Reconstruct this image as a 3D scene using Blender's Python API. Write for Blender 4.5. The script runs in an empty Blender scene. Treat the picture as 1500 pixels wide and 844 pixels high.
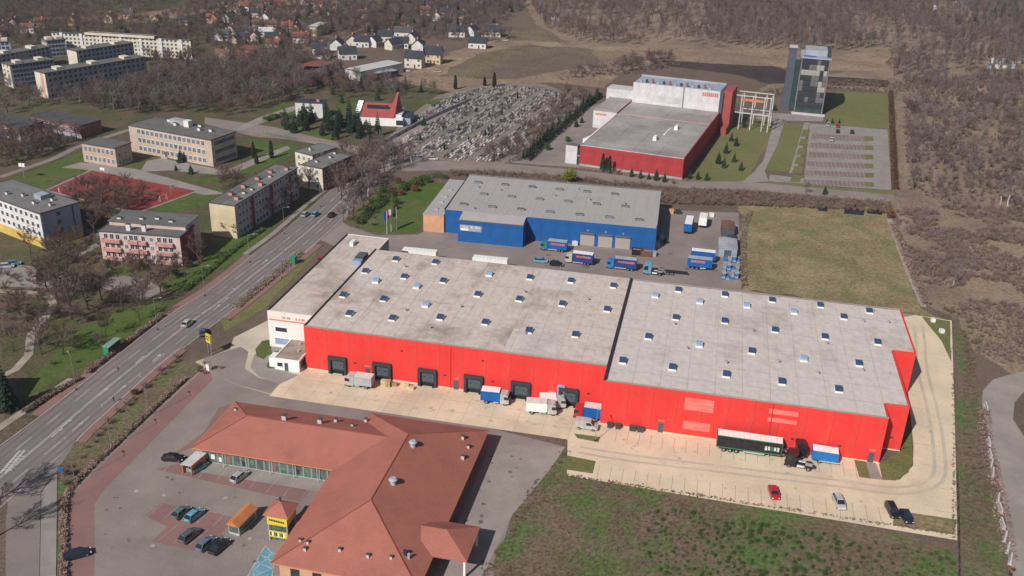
import bpy, math, random
from mathutils import Vector, Matrix
from mathutils.geometry import tessellate_polygon
R = math.radians
scn = bpy.context.scene
COL = scn.collection

# ---------------------------------------------------------------- camera
CX, CY, CZ = 88.194, -187.798, 115.269
YAW, PITCH, ROLL, FPX = R(-11.5393), R(24.556), R(1.8906), 1407.75
_f = Vector((math.sin(YAW)*math.cos(PITCH), math.cos(YAW)*math.cos(PITCH), -math.sin(PITCH)))
_r0 = Vector((math.cos(YAW), -math.sin(YAW), 0)); _u0 = _r0.cross(_f)
_r = _r0*math.cos(ROLL)+_u0*math.sin(ROLL); _u = -_r0*math.sin(ROLL)+_u0*math.cos(ROLL)
cam = bpy.data.cameras.new('camera'); cam_o = bpy.data.objects.new('camera', cam); COL.objects.link(cam_o)
cam.sensor_width = 36; cam.lens = 36*FPX/1500; cam.clip_start = 1; cam.clip_end = 12000
cam_o.matrix_world = Matrix(((_r.x, _u.x, -_f.x, CX), (_r.y, _u.y, -_f.y, CY), (_r.z, _u.z, -_f.z, CZ), (0, 0, 0, 1)))
scn.camera = cam_o

# ---------------------------------------------------------------- sky, sun, exposure
SUN_AZ, SUN_EL = R(203), R(39)          # clockwise from +Y
w = bpy.data.worlds.new('World'); scn.world = w; w.use_nodes = True
nt = w.node_tree; bg = nt.nodes['Background']
sky = nt.nodes.new('ShaderNodeTexSky'); sky.sky_type = 'NISHITA'; sky.sun_disc = False
sky.sun_elevation = SUN_EL; sky.sun_rotation = SUN_AZ; sky.air_density = 1.2; sky.dust_density = 1.6
nt.links.new(sky.outputs[0], bg.inputs[0]); bg.inputs[1].default_value = 0.052
sun = bpy.data.lights.new('sun', 'SUN'); sun.energy = 4.5; sun.angle = R(0.6); sun.color = (1, .955, .90)
sun_o = bpy.data.objects.new('sun', sun); COL.objects.link(sun_o)
_sd = Vector((math.sin(SUN_AZ)*math.cos(SUN_EL), math.cos(SUN_AZ)*math.cos(SUN_EL), math.sin(SUN_EL)))
sun_o.rotation_euler = _sd.to_track_quat('Z', 'Y').to_euler(); sun_o.location = (0, -100, 200)
vs = scn.view_settings; vs.view_transform = 'Standard'; vs.look = 'None'; vs.gamma = 1; vs.exposure = -0.1; vs.use_curve_mapping = False

HAZE = 0.00014
# ---------------------------------------------------------------- helpers
def at(px, py, z=0.0):
    """ground point seen at a pixel of the 1500 px wide photograph"""
    d = _f+_r*((px-750)/FPX)-_u*((py-422)/FPX)
    t = (z-CZ)/d.z
    return Vector((CX+t*d.x, CY+t*d.y, z))
def pix(x, y, z=0):
    d = Vector((x-CX, y-CY, z-CZ)); k = d.dot(_f)
    return 750+FPX*d.dot(_r)/k, 422-FPX*d.dot(_u)/k
MATS = {}
def mat(name, c, rough=.85, var=.15, scale=.5, c2=None, mix=(.4, .62), scale2=6, bump=0, metal=0, spec=.25, rnd=0, coat=0, det=6, stretch=None):
    if name in MATS: return MATS[name]
    m = bpy.data.materials.new(name); m.use_nodes = True; MATS[name] = m
    t = m.node_tree; L = t.links.new; b = t.nodes['Principled BSDF']
    b.inputs['Roughness'].default_value = rough; b.inputs['Metallic'].default_value = metal
    b.inputs['Specular IOR Level'].default_value = spec; b.inputs['Coat Weight'].default_value = coat
    tc = t.nodes.new('ShaderNodeTexCoord'); vec = tc.outputs['Object']
    if stretch:
        mp = t.nodes.new('ShaderNodeMapping'); mp.inputs['Scale'].default_value = stretch; L(vec, mp.inputs[0]); vec = mp.outputs[0]
    n = t.nodes.new('ShaderNodeTexNoise'); n.inputs['Scale'].default_value = scale; n.inputs['Detail'].default_value = det; n.inputs['Roughness'].default_value = .62
    L(vec, n.inputs['Vector'])
    mr = t.nodes.new('ShaderNodeMapRange'); mr.inputs[1].default_value = mix[0]; mr.inputs[2].default_value = mix[1]; L(n.outputs[0], mr.inputs[0])
    mx = t.nodes.new('ShaderNodeMix'); mx.data_type = 'RGBA'
    if c2 is None: c2 = tuple(min(1, v*(1+var)) for v in c); c1 = tuple(v*(1-var) for v in c)
    else: c1 = c
    mx.inputs[6].default_value = (*c1, 1); mx.inputs[7].default_value = (*c2, 1); L(mr.outputs[0], mx.inputs[0])
    out = mx.outputs[2]
    n2 = t.nodes.new('ShaderNodeTexNoise'); n2.inputs['Scale'].default_value = scale2; n2.inputs['Detail'].default_value = 5; L(vec, n2.inputs['Vector'])
    mr2 = t.nodes.new('ShaderNodeMapRange'); mr2.inputs[1].default_value = .3; mr2.inputs[2].default_value = .7
    mr2.inputs[3].default_value = 1-var; mr2.inputs[4].default_value = 1+var; L(n2.outputs[0], mr2.inputs[0])
    vm = t.nodes.new('ShaderNodeVectorMath'); vm.operation = 'SCALE'; L(out, vm.inputs[0]); L(mr2.outputs[0], vm.inputs['Scale']); out = vm.outputs[0]
    if rnd:
        oi = t.nodes.new('ShaderNodeObjectInfo'); mr3 = t.nodes.new('ShaderNodeMapRange'); mr3.inputs[3].default_value = 1-rnd; mr3.inputs[4].default_value = 1+rnd
        L(oi.outputs['Random'], mr3.inputs[0]); v2 = t.nodes.new('ShaderNodeVectorMath'); v2.operation = 'SCALE'; L(out, v2.inputs[0]); L(mr3.outputs[0], v2.inputs['Scale']); out = v2.outputs[0]
    L(out, b.inputs['Base Color'])
    if bump:
        bp = t.nodes.new('ShaderNodeBump'); bp.inputs['Strength'].default_value = bump; bp.inputs['Distance'].default_value = .3; L(n2.outputs[0], bp.inputs['Height']); L(bp.outputs[0], b.inputs['Normal'])
    return m
def ground_mat(name, cols, s1=.03, s2=.25, s3=2.0, bump=.6):
    """three colours mixed over large, middle and fine noise: grass, litter, bare soil"""
    if name in MATS: return MATS[name]
    m = bpy.data.materials.new(name); m.use_nodes = True; MATS[name] = m
    t = m.node_tree; L = t.links.new; b = t.nodes['Principled BSDF']; b.inputs['Roughness'].default_value = .95; b.inputs['Specular IOR Level'].default_value = .1
    tc = t.nodes.new('ShaderNodeTexCoord'); ns = []
    for s in (s1, s2, s3):
        n = t.nodes.new('ShaderNodeTexNoise'); n.inputs['Scale'].default_value = s; n.inputs['Detail'].default_value = 8; n.inputs['Roughness'].default_value = .68; n.inputs['Distortion'].default_value = .4
        L(tc.outputs['Object'], n.inputs['Vector']); ns.append(n)
    def mr(n, a, c, lo=0, hi=1):
        k = t.nodes.new('ShaderNodeMapRange'); k.inputs[1].default_value = a; k.inputs[2].default_value = c; k.inputs[3].default_value = lo; k.inputs[4].default_value = hi; L(n.outputs[0], k.inputs[0]); return k.outputs[0]
    m1 = t.nodes.new('ShaderNodeMix'); m1.data_type = 'RGBA'; m1.inputs[6].default_value = (*cols[0], 1); m1.inputs[7].default_value = (*cols[1], 1); L(mr(ns[0], .42, .58), m1.inputs[0])
    m2 = t.nodes.new('ShaderNodeMix'); m2.data_type = 'RGBA'; L(m1.outputs[2], m2.inputs[6]); m2.inputs[7].default_value = (*cols[2], 1); L(mr(ns[1], .46, .66), m2.inputs[0])
    v = t.nodes.new('ShaderNodeVectorMath'); v.operation = 'SCALE'; L(m2.outputs[2], v.inputs[0]); L(mr(ns[2], .3, .7, .55, 1.45), v.inputs['Scale'])
    L(v.outputs[0], b.inputs['Base Color'])
    bp = t.nodes.new('ShaderNodeBump'); bp.inputs['Strength'].default_value = bump; bp.inputs['Distance'].default_value = .4; L(ns[2].outputs[0], bp.inputs['Height']); L(bp.outputs[0], b.inputs['Normal'])
    return m
def glass(name, c, rough=.08):
    return mat(name, c, rough, var=.1, scale=.4, spec=.7)

def tag(o, label=None, cat=None, group=None, kind=None):
    if label: o['label'] = label
    if cat: o['category'] = cat
    if group: o['group'] = group
    if kind: o['kind'] = kind
    return o
def thing(name, loc, rz=0, label=None, cat=None, group=None):
    o = bpy.data.objects.new(name, None); COL.objects.link(o); o.location = loc; o.rotation_euler = (0, 0, rz); o.empty_display_size = .5
    return tag(o, label, cat, group)
def link(name, me, parent=None, loc=(0, 0, 0), rz=0, sc=None):
    o = bpy.data.objects.new(name, me); COL.objects.link(o); o.location = loc; o.rotation_euler = (0, 0, rz)
    if sc: o.scale = sc
    if parent: o.parent = parent
    return o
def copy_tree(o, parent=None):
    c = o.copy(); COL.objects.link(c); c.parent = parent
    for ch in list(o.children): copy_tree(ch, c)
    return c
class MB:
    def __init__(s): s.v = []; s.f = []; s.mi = []; s.cur = 0
    def poly(s, pts):
        n = len(s.v); s.v += [tuple(p) for p in pts]; s.f.append(tuple(range(n, n+len(pts)))); s.mi.append(s.cur)
    def faces(s, pts, fs):
        n = len(s.v); s.v += [tuple(p) for p in pts]
        for f in fs: s.f.append(tuple(i+n for i in f)); s.mi.append(s.cur)
    def box(s, x0, x1, y0, y1, z0, z1):
        s.faces([(x0,y0,z0),(x1,y0,z0),(x1,y1,z0),(x0,y1,z0),(x0,y0,z1),(x1,y0,z1),(x1,y1,z1),(x0,y1,z1)],
                [(0,3,2,1),(4,5,6,7),(0,1,5,4),(1,2,6,5),(2,3,7,6),(3,0,4,7)]); return s
    def taper(s, x0, x1, y0, y1, z0, z1, ix, iy):
        s.faces([(x0,y0,z0),(x1,y0,z0),(x1,y1,z0),(x0,y1,z0),(x0+ix,y0+iy,z1),(x1-ix,y0+iy,z1),(x1-ix,y1-iy,z1),(x0+ix,y1-iy,z1)],
                [(0,3,2,1),(4,5,6,7),(0,1,5,4),(1,2,6,5),(2,3,7,6),(3,0,4,7)]); return s
    def bar(s, a, b, r0, r1=None, n=4):
        a = Vector(a); b = Vector(b); d = b-a
        if d.length < 1e-6: return s
        r1 = r0 if r1 is None else r1; d.normalize(); e = d.orthogonal().normalized(); g = d.cross(e)
        vs_ = [];
        for c, r in ((a, r0), (b, r1)):
            for k in range(n):
                t = 2*math.pi*k/n; vs_.append(c+e*(r*math.cos(t))+g*(r*math.sin(t)))
        s.faces(vs_, [(k, (k+1) % n, n+(k+1) % n, n+k) for k in range(n)]+[tuple(range(n-1, -1, -1)), tuple(range(n, 2*n))]); return s
    def cyl(s, cx, cy, z0, z1, r, n=10, r1=None): return s.bar((cx, cy, z0), (cx, cy, z1), r, r1, n)
    def prism_y(s, prof, y0, y1):
        n = len(prof); s.faces([(x, y0, z) for x, z in prof]+[(x, y1, z) for x, z in prof],
            [(k, (k+1) % n, n+(k+1) % n, n+k) for k in range(n)]+[tuple(range(n-1, -1, -1)), tuple(range(n, 2*n))]); return s
    def prism_x(s, prof, x0, x1):
        n = len(prof); s.faces([(x0, y, z) for y, z in prof]+[(x1, y, z) for y, z in prof],
            [(k, n+k, n+(k+1) % n, (k+1) % n) for k in range(n)]+[tuple(range(n)), tuple(range(2*n-1, n-1, -1))]); return s
    def mesh(s, name, *mats, smooth=False):
        me = bpy.data.meshes.new(name); me.from_pydata(s.v, [], s.f)
        for m in mats: me.materials.append(MATS[m] if isinstance(m, str) else m)
        if len(mats) > 1: me.polygons.foreach_set('material_index', s.mi)
        if smooth: me.polygons.foreach_set('use_smooth', [True]*len(s.f))
        me.update(); return me
    def build(s, name, m, parent=None, loc=(0, 0, 0), rz=0, smooth=False):
        ms = m if isinstance(m, (tuple, list)) else (m,)
        return link(name, s.mesh(name, *ms, smooth=smooth), parent, loc, rz)
def W(pts): return [at(*p).xy if len(p) == 2 else Vector(p[:2]) for p in pts]
def sheet(name, pts, m, z, parent=None, world=False, jit=0, step=3, thick=0, kind='structure', seed=1):
    """a flat sheet from an outline (pixels, or world metres); jit roughens a natural edge"""
    P = [Vector(p) for p in pts] if world else W(pts)
    if jit:
        rr = random.Random(seed); Q = []
        for i, p in enumerate(P):
            q = P[(i+1) % len(P)]; n = max(1, int((q-p).length/step)); nrm = Vector((-(q-p).y, (q-p).x)).normalized() if (q-p).length else Vector((0, 0))
            off = 0
            for k in range(n):
                off = off*.6+rr.uniform(-jit, jit); Q.append(p.lerp(q, k/n)+nrm*off)
        P = Q
    v3 = [Vector((p.x, p.y, 0)) for p in P]; tris = tessellate_polygon([v3]); n = len(P)
    f = []
    for a, b, c in tris:
        cr = (P[b]-P[a]).cross(P[c]-P[a]); f.append((a, b, c) if cr > 0 else (a, c, b))
    v = [(p.x, p.y, z) for p in P]
    if thick:
        v += [(p.x, p.y, z-thick) for p in P]; f += [(i, n+i, n+(i+1) % n, (i+1) % n) for i in range(n)]
    me = bpy.data.meshes.new(name); me.from_pydata(v, [], f); me.materials.append(MATS[m]); me.update()
    o = link(name, me, parent)
    if kind and not parent: o['kind'] = kind
    return o
def path_pts(P, step=4):
    """Catmull-Rom through the points"""
    out = []
    for i in range(len(P)-1):
        p0 = P[max(0, i-1)]; p1 = P[i]; p2 = P[i+1]; p3 = P[min(len(P)-1, i+2)]; n = max(1, int((p2-p1).length/step))
        for k in range(n):
            t = k/n; out.append(.5*((2*p1)+(p2-p0)*t+(2*p0-5*p1+4*p2-p3)*t*t+(3*p1-p0-3*p2+p3)*t*t*t))
    out.append(P[-1]); return out
def ribbon_mb(mb, P, o0, o1, z, h=0):
    """strip between two sideways offsets of a polyline"""
    n = len(P); a = []; b = []
    for i, p in enumerate(P):
        d = (P[min(n-1, i+1)]-P[max(0, i-1)]).normalized(); s = Vector((d.y, -d.x)); q = p+s*o0; r = p+s*o1
        a.append((q.x, q.y, z)); b.append((r.x, r.y, z))
    for i in range(n-1):
        mb.poly([a[i], b[i], b[i+1], a[i+1]] if o1 > o0 else [b[i], a[i], a[i+1], b[i+1]])
        if h:
            for s in (a, b):
                q0, q1 = s[i], s[i+1]; mb.poly([q0, q1, (q1[0], q1[1], z-h), (q0[0], q0[1], z-h)])
    return mb
def struct(o, kind='structure'): o['kind'] = kind; return o
def cum_split(P, on, off, start=0):
    """cut a polyline into dashes"""
    res = []; cur = []; s = -start; prev = P[0]
    L = [0]
    for i in range(1, len(P)): L.append(L[-1]+(P[i]-P[i-1]).length)
    def pt(t):
        for i in range(1, len(P)):
            if L[i] >= t: return P[i-1].lerp(P[i], (t-L[i-1])/max(1e-6, L[i]-L[i-1]))
        return P[-1]
    t = start
    while t+on < L[-1]: res.append([pt(t), pt(t+on/2), pt(t+on)]); t += on+off
    return res
rng = random.Random(7)
# ---------------------------------------------------------------- materials
ground_mat('soil', [(.175,.125,.10), (.135,.105,.075), (.19,.135,.11)])
ground_mat('park_grass', [(.10,.10,.045), (.15,.105,.08), (.075,.09,.034)], .05, .12, 1.4)
ground_mat('lawn', [(.085,.14,.032), (.125,.14,.05), (.075,.115,.026)], .06, .3, 2.5)
ground_mat('dry_field', [(.31,.245,.14), (.19,.18,.085), (.25,.175,.11)], .07, .16, 1.0)
ground_mat('rough_field', [(.20,.145,.105), (.105,.165,.05), (.165,.115,.08)], .07, .12, 1.2, .8)
ground_mat('lawn_olive', [(.19,.18,.075), (.15,.165,.06), (.21,.185,.09)], .04, .3, 2.5)
ground_mat('scrub_floor', [(.30,.22,.165), (.21,.15,.12), (.28,.22,.135)], .03, .1, .9)
ground_mat('tan_field', [(.34,.25,.17), (.25,.175,.13), (.22,.155,.115)], .02, .07, .5)
ground_mat('brown_field', [(.17,.13,.095), (.20,.16,.10), (.14,.10,.08)], .015, .07, .6)
ground_mat('peat', [(.06,.045,.045), (.085,.06,.055), (.05,.04,.04)], .03, .15, 1)
ground_mat('grave_soil', [(.29,.245,.22), (.235,.195,.175), (.19,.165,.125)], .06, .5, 2.5)
mat('asphalt', (.25,.21,.20), .9, .10, .06, c2=(.20,.17,.165), scale2=5, bump=.1)
mat('lane_wear', (.185,.16,.155), .9, .12, .1, scale2=5)
mat('asphalt_old', (.30,.248,.225), .9, .12, .06, c2=(.235,.195,.182), scale2=5, bump=.1)
mat('asphalt_dark', (.15,.135,.13), .9, .12, .15, scale2=8)
mat('concrete_yard', (.74,.61,.44), .9, .07, .09, c2=(.64,.53,.385), scale2=3)
mat('track_wear', (.54,.465,.37), .9, .10, .12, scale2=3)
mat('concrete_drive', (.32,.275,.25), .9, .1, .12, scale2=5)
mat('paver_pink', (.285,.155,.14), .9, .12, .12, c2=(.235,.14,.13), scale2=8)
mat('paver_dull', (.235,.175,.16), .9, .12, .12, scale2=6)
mat('paver_grey', (.30,.265,.245), .9, .1, .2, scale2=8)
mat('kerb', (.42,.39,.36), .9, .1, .5)
mat('paint_white', (.47,.45,.44), .8, .15, .8)
mat('paint_worn', (.36,.34,.33), .8, .25, .5)
mat('paint_dark', (.34,.29,.235), .9, .1, .5)
mat('paint_blue', (.14,.33,.44), .8, .15, .8)
mat('court_red', (.29,.055,.045), .9, .15, .15, c2=(.24,.05,.042), scale2=4)
mat('gravel_path', (.36,.30,.25), .95, .15, .3)
mat('sand', (.50,.40,.25), .95, .15, .2)

# ---------------------------------------------------------------- ground and terrain
sheet('ground', [(-5000,-400), (5000,-400), (5000,7000), (-5000,7000)], 'soil', 0, world=True)
def zone(name, pts, m, z=.02, jit=.8, step=3, seed=1): return sheet(name, pts, m, z, jit=jit, step=step, seed=seed)
zone('park_ground', [(0,0.1),(0,660),(60,607),(130,552),(253,456),(370,372),(458,300),(560,205),(700,140),(560,118),(380,60),(300,0.1)][::-1], 'park_grass', .02, .5)
zone('field', [(806,664),(772,703),(748,760),(722,844),(700,900),(1150,960),(1402,900),(1400,806)], 'rough_field', .066, .6, 1.5, 2)
zone('verge', [(1400,474),(1403,806),(1404,900),(1480,900),(1470,800),(1440,640),(1438,575),(1425,520),(1408,470)], 'rough_field', .024, .6, 2, 3)
zone('field', [(1085,300),(1300,300),(1352,452),(1390,470),(1350,462),(1085,425)], 'dry_field', .03, 1.2, 2, 4)
zone('scrub_ground', [(1304,300),(1352,445),(1410,470),(1430,520),(1500,560),(1600,600),(1700,300),(1600,100),(1316,118),(1312,285)], 'scrub_floor', .025, 1, 4, 5)
zone('lawn', [(508,328),(552,342),(610,342),(640,300),(664,270),(600,262),(545,290)], 'lawn', .03, .4, 2, 6)
zone('lawn', [(1010,266),(1090,268),(1146,178),(1085,170),(1062,188)], 'lawn_olive', .03, .2, 3, 7)
zone('lawn', [(1118,250),(1158,252),(1178,182),(1150,180)], 'lawn_olive', .035, .1, 3, 8)
zone('lawn', [(1208,184),(1300,188),(1306,138),(1226,134),(1212,160)], 'lawn_olive', .03, .3, 3, 9)
zone('verge', [(1313,136),(1320,280),(1300,292),(1110,276),(1120,266),(1306,280),(1300,188)], 'lawn_olive', .022, .3, 3, 10)
zone('field', [(560,118),(700,140),(800,122),(880,128),(900,108),(980,90),(1300,108),(1300,78),(900,66),(840,62),(700,58),(620,100)], 'tan_field', .03, 2, 6, 11)
zone('field', [(640,112),(760,116),(880,92),(860,70),(770,66),(700,80)], 'brown_field', .05, 2, 6, 12)
zone('peat_strip', [(950,88),(1130,97),(1190,112),(1300,118),(1300,128),(1120,122),(1070,108),(980,98)], 'peat', .06, 1.5, 5, 13)
zone('field', [(1100,140),(1225,128),(1310,135),(1500,118),(1500,106),(1300,102),(1230,106),(1130,122)], 'scrub_floor', .045, 1.5, 5, 14)
zone('field', [(60,26),(200,22),(330,2),(440,-6),(700,-6),(560,14),(470,24),(330,12),(220,34)], 'tan_field', .03, 3, 10, 15)
zone('field', [(700,62),(760,20),(900,26),(840,60)], 'brown_field', .028, 3, 10, 16)
zone('field', [(1045,8),(1120,12),(1118,-4),(1050,-6)], 'lawn_olive', .05, 2, 8, 17)
zone('field', [(1110,12),(1265,18),(1260,2),(1120,-2)], 'tan_field', .045, 2, 8, 18)
# lawns round the flats and the school
for i, p in enumerate([[(40,255),(120,222),(150,252),(90,262),(70,280),(20,262)], [(115,246),(170,246),(215,236),(200,248),(150,252)], [(212,262),(330,262),(345,246),(420,212),(440,214),(420,232),(330,272),(250,262)],
                       [(205,305),(290,282),(312,272),(330,282),(300,300),(250,312)], [(365,205),(440,215),(400,236),(368,250)], [(385,182),(470,190),(505,208),(375,202)],
                       [(215,438),(252,452),(150,520),(110,545),(30,582),(40,560),(120,480)], [(275,395),(345,345),(410,335),(380,362),(260,430),(240,420)], [(160,385),(200,392),(185,410),(150,402)],
                       [(610,148),(680,142),(690,146),(640,156)], [(500,150),(530,148),(525,160),(490,160)], [(402,154),(432,152),(432,168),(392,178)]]):
    zone('lawn', p, 'lawn', .04+.0013*i, .4, 2, 20+i)
# far dark woods' floor
zone('forest_floor', [(840,66),(900,68),(1300,80),(1310,112),(1500,100),(1700,60),(1600,-20),(1120,-10),(1000,0),(880,-6),(760,-8),(790,40)], 'scrub_floor', .035, 2, 8, 40)

# ---------------------------------------------------------------- roads and paving
LE = [(-60,700),(0,655),(60,611),(130,556),(175,520),(253,460),(315,420),(370,375),(413,343),(458,303),(500,268),(528,240),(556,216)]
RE = [(-60,800),(20,728),(100,655),(123,634),(168,593),(235,533),(283,500),(330,463),(373,430),(420,392),(470,352),(503,326),(522,298),(546,260),(574,228)]
sheet('road', LE+RE[::-1], 'asphalt', .06)
sheet('road', [(8,870),(9,760),(14,720),(60,690),(110,650),(84,690),(60,720),(57,870)], 'asphalt', .064)
cl = path_pts(W([((a+c)/2, (b+d)/2) for (a, b), (c, d) in zip([LE[0], LE[1], LE[2], LE[3], LE[4], LE[5], LE[6], LE[7], LE[8], LE[9], LE[10], LE[11]],
        [RE[0], RE[1], RE[2], RE[4], RE[4], RE[6], RE[7], RE[8], RE[9], RE[10], RE[12], RE[13]])]), 4)
mk = MB()
for d in cum_split(cl, 5, 5): ribbon_mb(mk, d, -3.4, -3.22, .075); ribbon_mb(mk, d, 3.3, 3.48, .075)
ribbon_mb(mk, cl, -.2, -.04, .075); ribbon_mb(mk, cl, .14, .30, .075)
ribbon_mb(mk, cl, 6.3, 6.46, .075)
def arrow(mb, px, py, ang, L=4, turn=0):
    p = at(px, py); c, s = math.cos(ang), math.sin(ang)
    def q(x, y): return (p.x+c*x-s*y, p.y+s*x+c*y, .076)
    mb.poly([q(-L/2,-.12), q(L*.2,-.12), q(L*.2,.12), q(-L/2,.12)]); mb.poly([q(L*.2,-.42), q(L/2,0), q(L*.2,.42)])
dr = (cl[40]-cl[30]); an = math.atan2(dr.y, dr.x)
for px, py in [(152,574),(178,570),(205,527),(230,524),(114,625),(98,620),(84,634),(330,440),(318,450),(388,384)]: arrow(mk, px, py, an)
o = mk.build('road_marking', 'paint_white'); struct(o)
mk = MB()
for q_ in (-5.8, -4.2, -2.5, -.9, .9, 2.5, 4.2, 5.7): ribbon_mb(mk, cl, q_-.28, q_+.28, .07)
struct(mk.build('lane_wear', 'lane_wear'))
# gore stripes by the junction
mk = MB()
for a, b in [((0,694),(30,660)), ((8,694),(36,660))]:
    A, B = at(*a).xy, at(*b).xy; ribbon_mb(mk, [A, (A+B)/2, B], -.25, .25, .078)
for k in range(6):
    A = at(4+k*4, 690-k*4).xy; ribbon_mb(mk, [A, A+Vector((.5, .5)), A+Vector((1.6, .6))], -.15, .15, .077)
struct(mk.build('road_marking', 'paint_white'))
# pavements and kerbs of the avenue
def strip(name, pts, w0, w1, z, m, h=.14, step=4):
    mb = MB(); ribbon_mb(mb, path_pts(W(pts), step), w0, w1, z, h); return struct(mb.build(name, m))
strip('kerb', LE, -.25, 0, .18, 'kerb', .16)
strip('pavement', [(60,611),(130,556),(175,520),(253,460),(315,420),(370,375)], -2.6, -.25, .17, 'paver_pink')
strip('pavement', [(370,375),(413,343),(458,303),(500,268),(528,240)], -3.6, -1.8, .17, 'paver_grey')
strip('pavement', [(0,668),(30,640),(90,598),(140,562)], -7.5, -5.5, .1, 'gravel_path', .08)
strip('kerb', [(110,648),(123,634),(168,593),(235,533),(262,512),(275,506)], 0, .25, .18, 'kerb', .16)
strip('pavement', [(110,648),(123,634),(168,593),(235,533),(262,512)], .25, 2.3, .17, 'paver_pink')
strip('kerb', [(325,466),(373,430),(420,392),(462,358)], 0, .25, .18, 'kerb', .16)
strip('pavement', [(325,466),(373,430),(420,392),(462,358)], .25, 2.6, .17, 'paver_pink')
sheet('pavement', [(58,870),(61,722),(84,692),(82,870)], 'paver_grey', .14, thick=.12)
# verge between the avenue and the shops, street behind the blue warehouse, drives
zone('verge', [(82,870),(84,692),(112,652),(180,598),(246,540),(262,530),(300,534),(275,556),(222,604),(150,672),(108,714),(96,735),(93,870)], 'rough_field', .05, .3, 2, 50)
sheet('road', [(528,240),(575,224),(640,236),(740,240),(830,248),(920,258),(1000,266),(1090,266),(1200,276),(1310,286),(1308,298),(1200,288),(1090,278),(1000,276),(900,268),(820,258),(740,252),(640,250),(560,252)], 'asphalt_old', .062)
sheet('road', [(556,216),(574,228),(640,186),(700,154),(692,150),(620,178)], 'asphalt_old', .06)
sheet('road', [(300,172),(400,186),(440,196),(520,214),(560,214),(540,232),(500,218),(420,204),(370,200),(300,182)], 'asphalt_old', .058)
sheet('path', [(340,190),(380,172),(440,152),(470,146),(472,150),(442,158),(390,178),(352,192)], 'paver_grey', .06)
# lots
sheet('car_park', [(93,900),(94,735),(106,718),(148,676),(222,607),(276,558),(306,533),(345,560),(430,580),(720,628),(828,655),(772,703),(748,760),(722,850),(715,900)], 'asphalt_old', .055)
sheet('paving', [(94,900),(95,738),(108,722),(150,680),(224,610),(278,560),(304,536),(312,556),(262,606),(180,690),(150,720),(138,740),(138,900)], 'paver_pink', .07)
for pts in ([(229,690),(270,660),(297,632),(340,595),(350,595),(280,660),(290,690)][:0] or [(229,688),(300,668),(470,700),(440,736)], [(300,632),(320,598),(345,590),(284,655),(252,668)],
            [(212,756),(236,738),(300,748),(345,760),(318,790),(300,810),(222,794),(245,772)]):
    sheet('paving', pts, 'paver_pink', .068)
mk = MB()
for k in range(9):
    A, B = at(240+k*25, 690.5+k*5.2).xy, at(262+k*25, 668+k*4.6).xy; ribbon_mb(mk, [A, (A+B)/2, B], -.05, .05, .08)
for k in range(5):
    A, B = at(232+k*22, 792+k*4).xy, at(262+k*22, 768+k*4).xy; ribbon_mb(mk, [A, (A+B)/2, B], -.05, .05, .08)
    A, B = at(216+k*24, 757+k*3.5).xy, at(238+k*24, 739+k*2.6).xy; ribbon_mb(mk, [A, (A+B)/2, B], -.05, .05, .08)
struct(mk.build('parking_marking', 'paint_worn'))
# blue disabled bays with white hatching
sheet('paving', [(364,844),(358,900),(402,900),(400,830),(402,808),(388,800)], 'paint_blue', .072)
mk = MB()
for a, b in [((365,842),(398,812)), ((374,822),(402,836)), ((388,800),(404,816)), ((368,838),(388,860)), ((380,812),(404,826)), ((362,850),(392,836)), ((388,801),(362,846)), ((403,810),(398,850))]:
    A, B = at(*a).xy, at(*b).xy; ribbon_mb(mk, [A, (A+B)/2, B], -.09, .09, .082)
struct(mk.build('parking_marking', 'paint_white'))
sheet('path', [(-5,-45.2),(23.4,-45.2),(23.4,-41),(-5,-41)], 'sand', .079, world=True) if 0 else sheet('path', [(-5,-44.6),(23.4,-44.6),(23.4,-41),(-5,-41)], 'paver_grey', .079, world=True)
# rear service drive of the shops is a paler slab
sheet('service_drive', [(50.5,-20),(66,-17),(64,-27),(60,-42),(58.5,-60),(58,-80),(50.5,-80)], 'concrete_drive', .075, world=True)
# warehouse plot
sheet('forecourt', [(-27,-4),(-22,4),(-24,10),(-19,24),(-16,62),(-13,62),(-13,9),(0,9),(0,-14),(-12,-11.5),(-20,-8)], 'track_wear', .066, world=True)
sheet('forecourt', [(-26,-2),(-20,6),(-17,4),(-14,-4),(-9,-7),(-3,-8),(-3,-13),(-12,-11.4),(-20,-8)], 'asphalt_old', .074, world=True)
sheet('paving', [(-13,9),(-7.4,7.8),(-7.4,-2),(-0.4,-3.4),(-3,-8.5),(-9,-6.6),(-13,-3),(-15,3)], 'paver_grey', .078, world=True)
sheet('yard', [(-3,-14),(-3,-3),(0,0.3),(72.5,.3),(72.5,-5.7),(131.3,-5.7),(131,-12),(134.5,-11),(138,-5),(139.3,3),(141.6,26),(141.6,50),(143,62),(146,70),*[tuple(at(*q).xy) for q in ((1340,462),(1394,470),(1397,560),(1400,680),(1402,792))],(68,-27),(66,-14)], 'concrete_yard', .07, world=True)
zone('verge', [(152,66),(158,66),(158,45),(156,44),(155,56)][:0] or [(1350,464),(1392,471),(1393,530),(1378,498)], 'lawn_olive', .085, .1, 2, 61)
sheet('lawn', [(131,-12),(133.6,-11.6),(136.6,-8),(138.3,-3),(139,3),(136,0.5),(136,-.4),(131,-6.2)], 'lawn_olive', .09, world=True)
sheet('lawn', [(136.1,.3),(139,3),(141.2,25),(136.1,25.6)], 'lawn_olive', .09, world=True)
sheet('path', [(128.6,-12.2),(131,-12),(130.4,-6),(128.4,-6)], 'paver_grey', .094, world=True)
sheet('lawn', [(126.4,-12.2),(128.6,-12.2),(128.4,-6),(126,-6)], 'lawn_olive', .088, world=True)
sheet('lawn', [(67,-20),(73,-20.5),(73,-25),(66.5,-25)], 'lawn_olive', .085, world=True)
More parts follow.
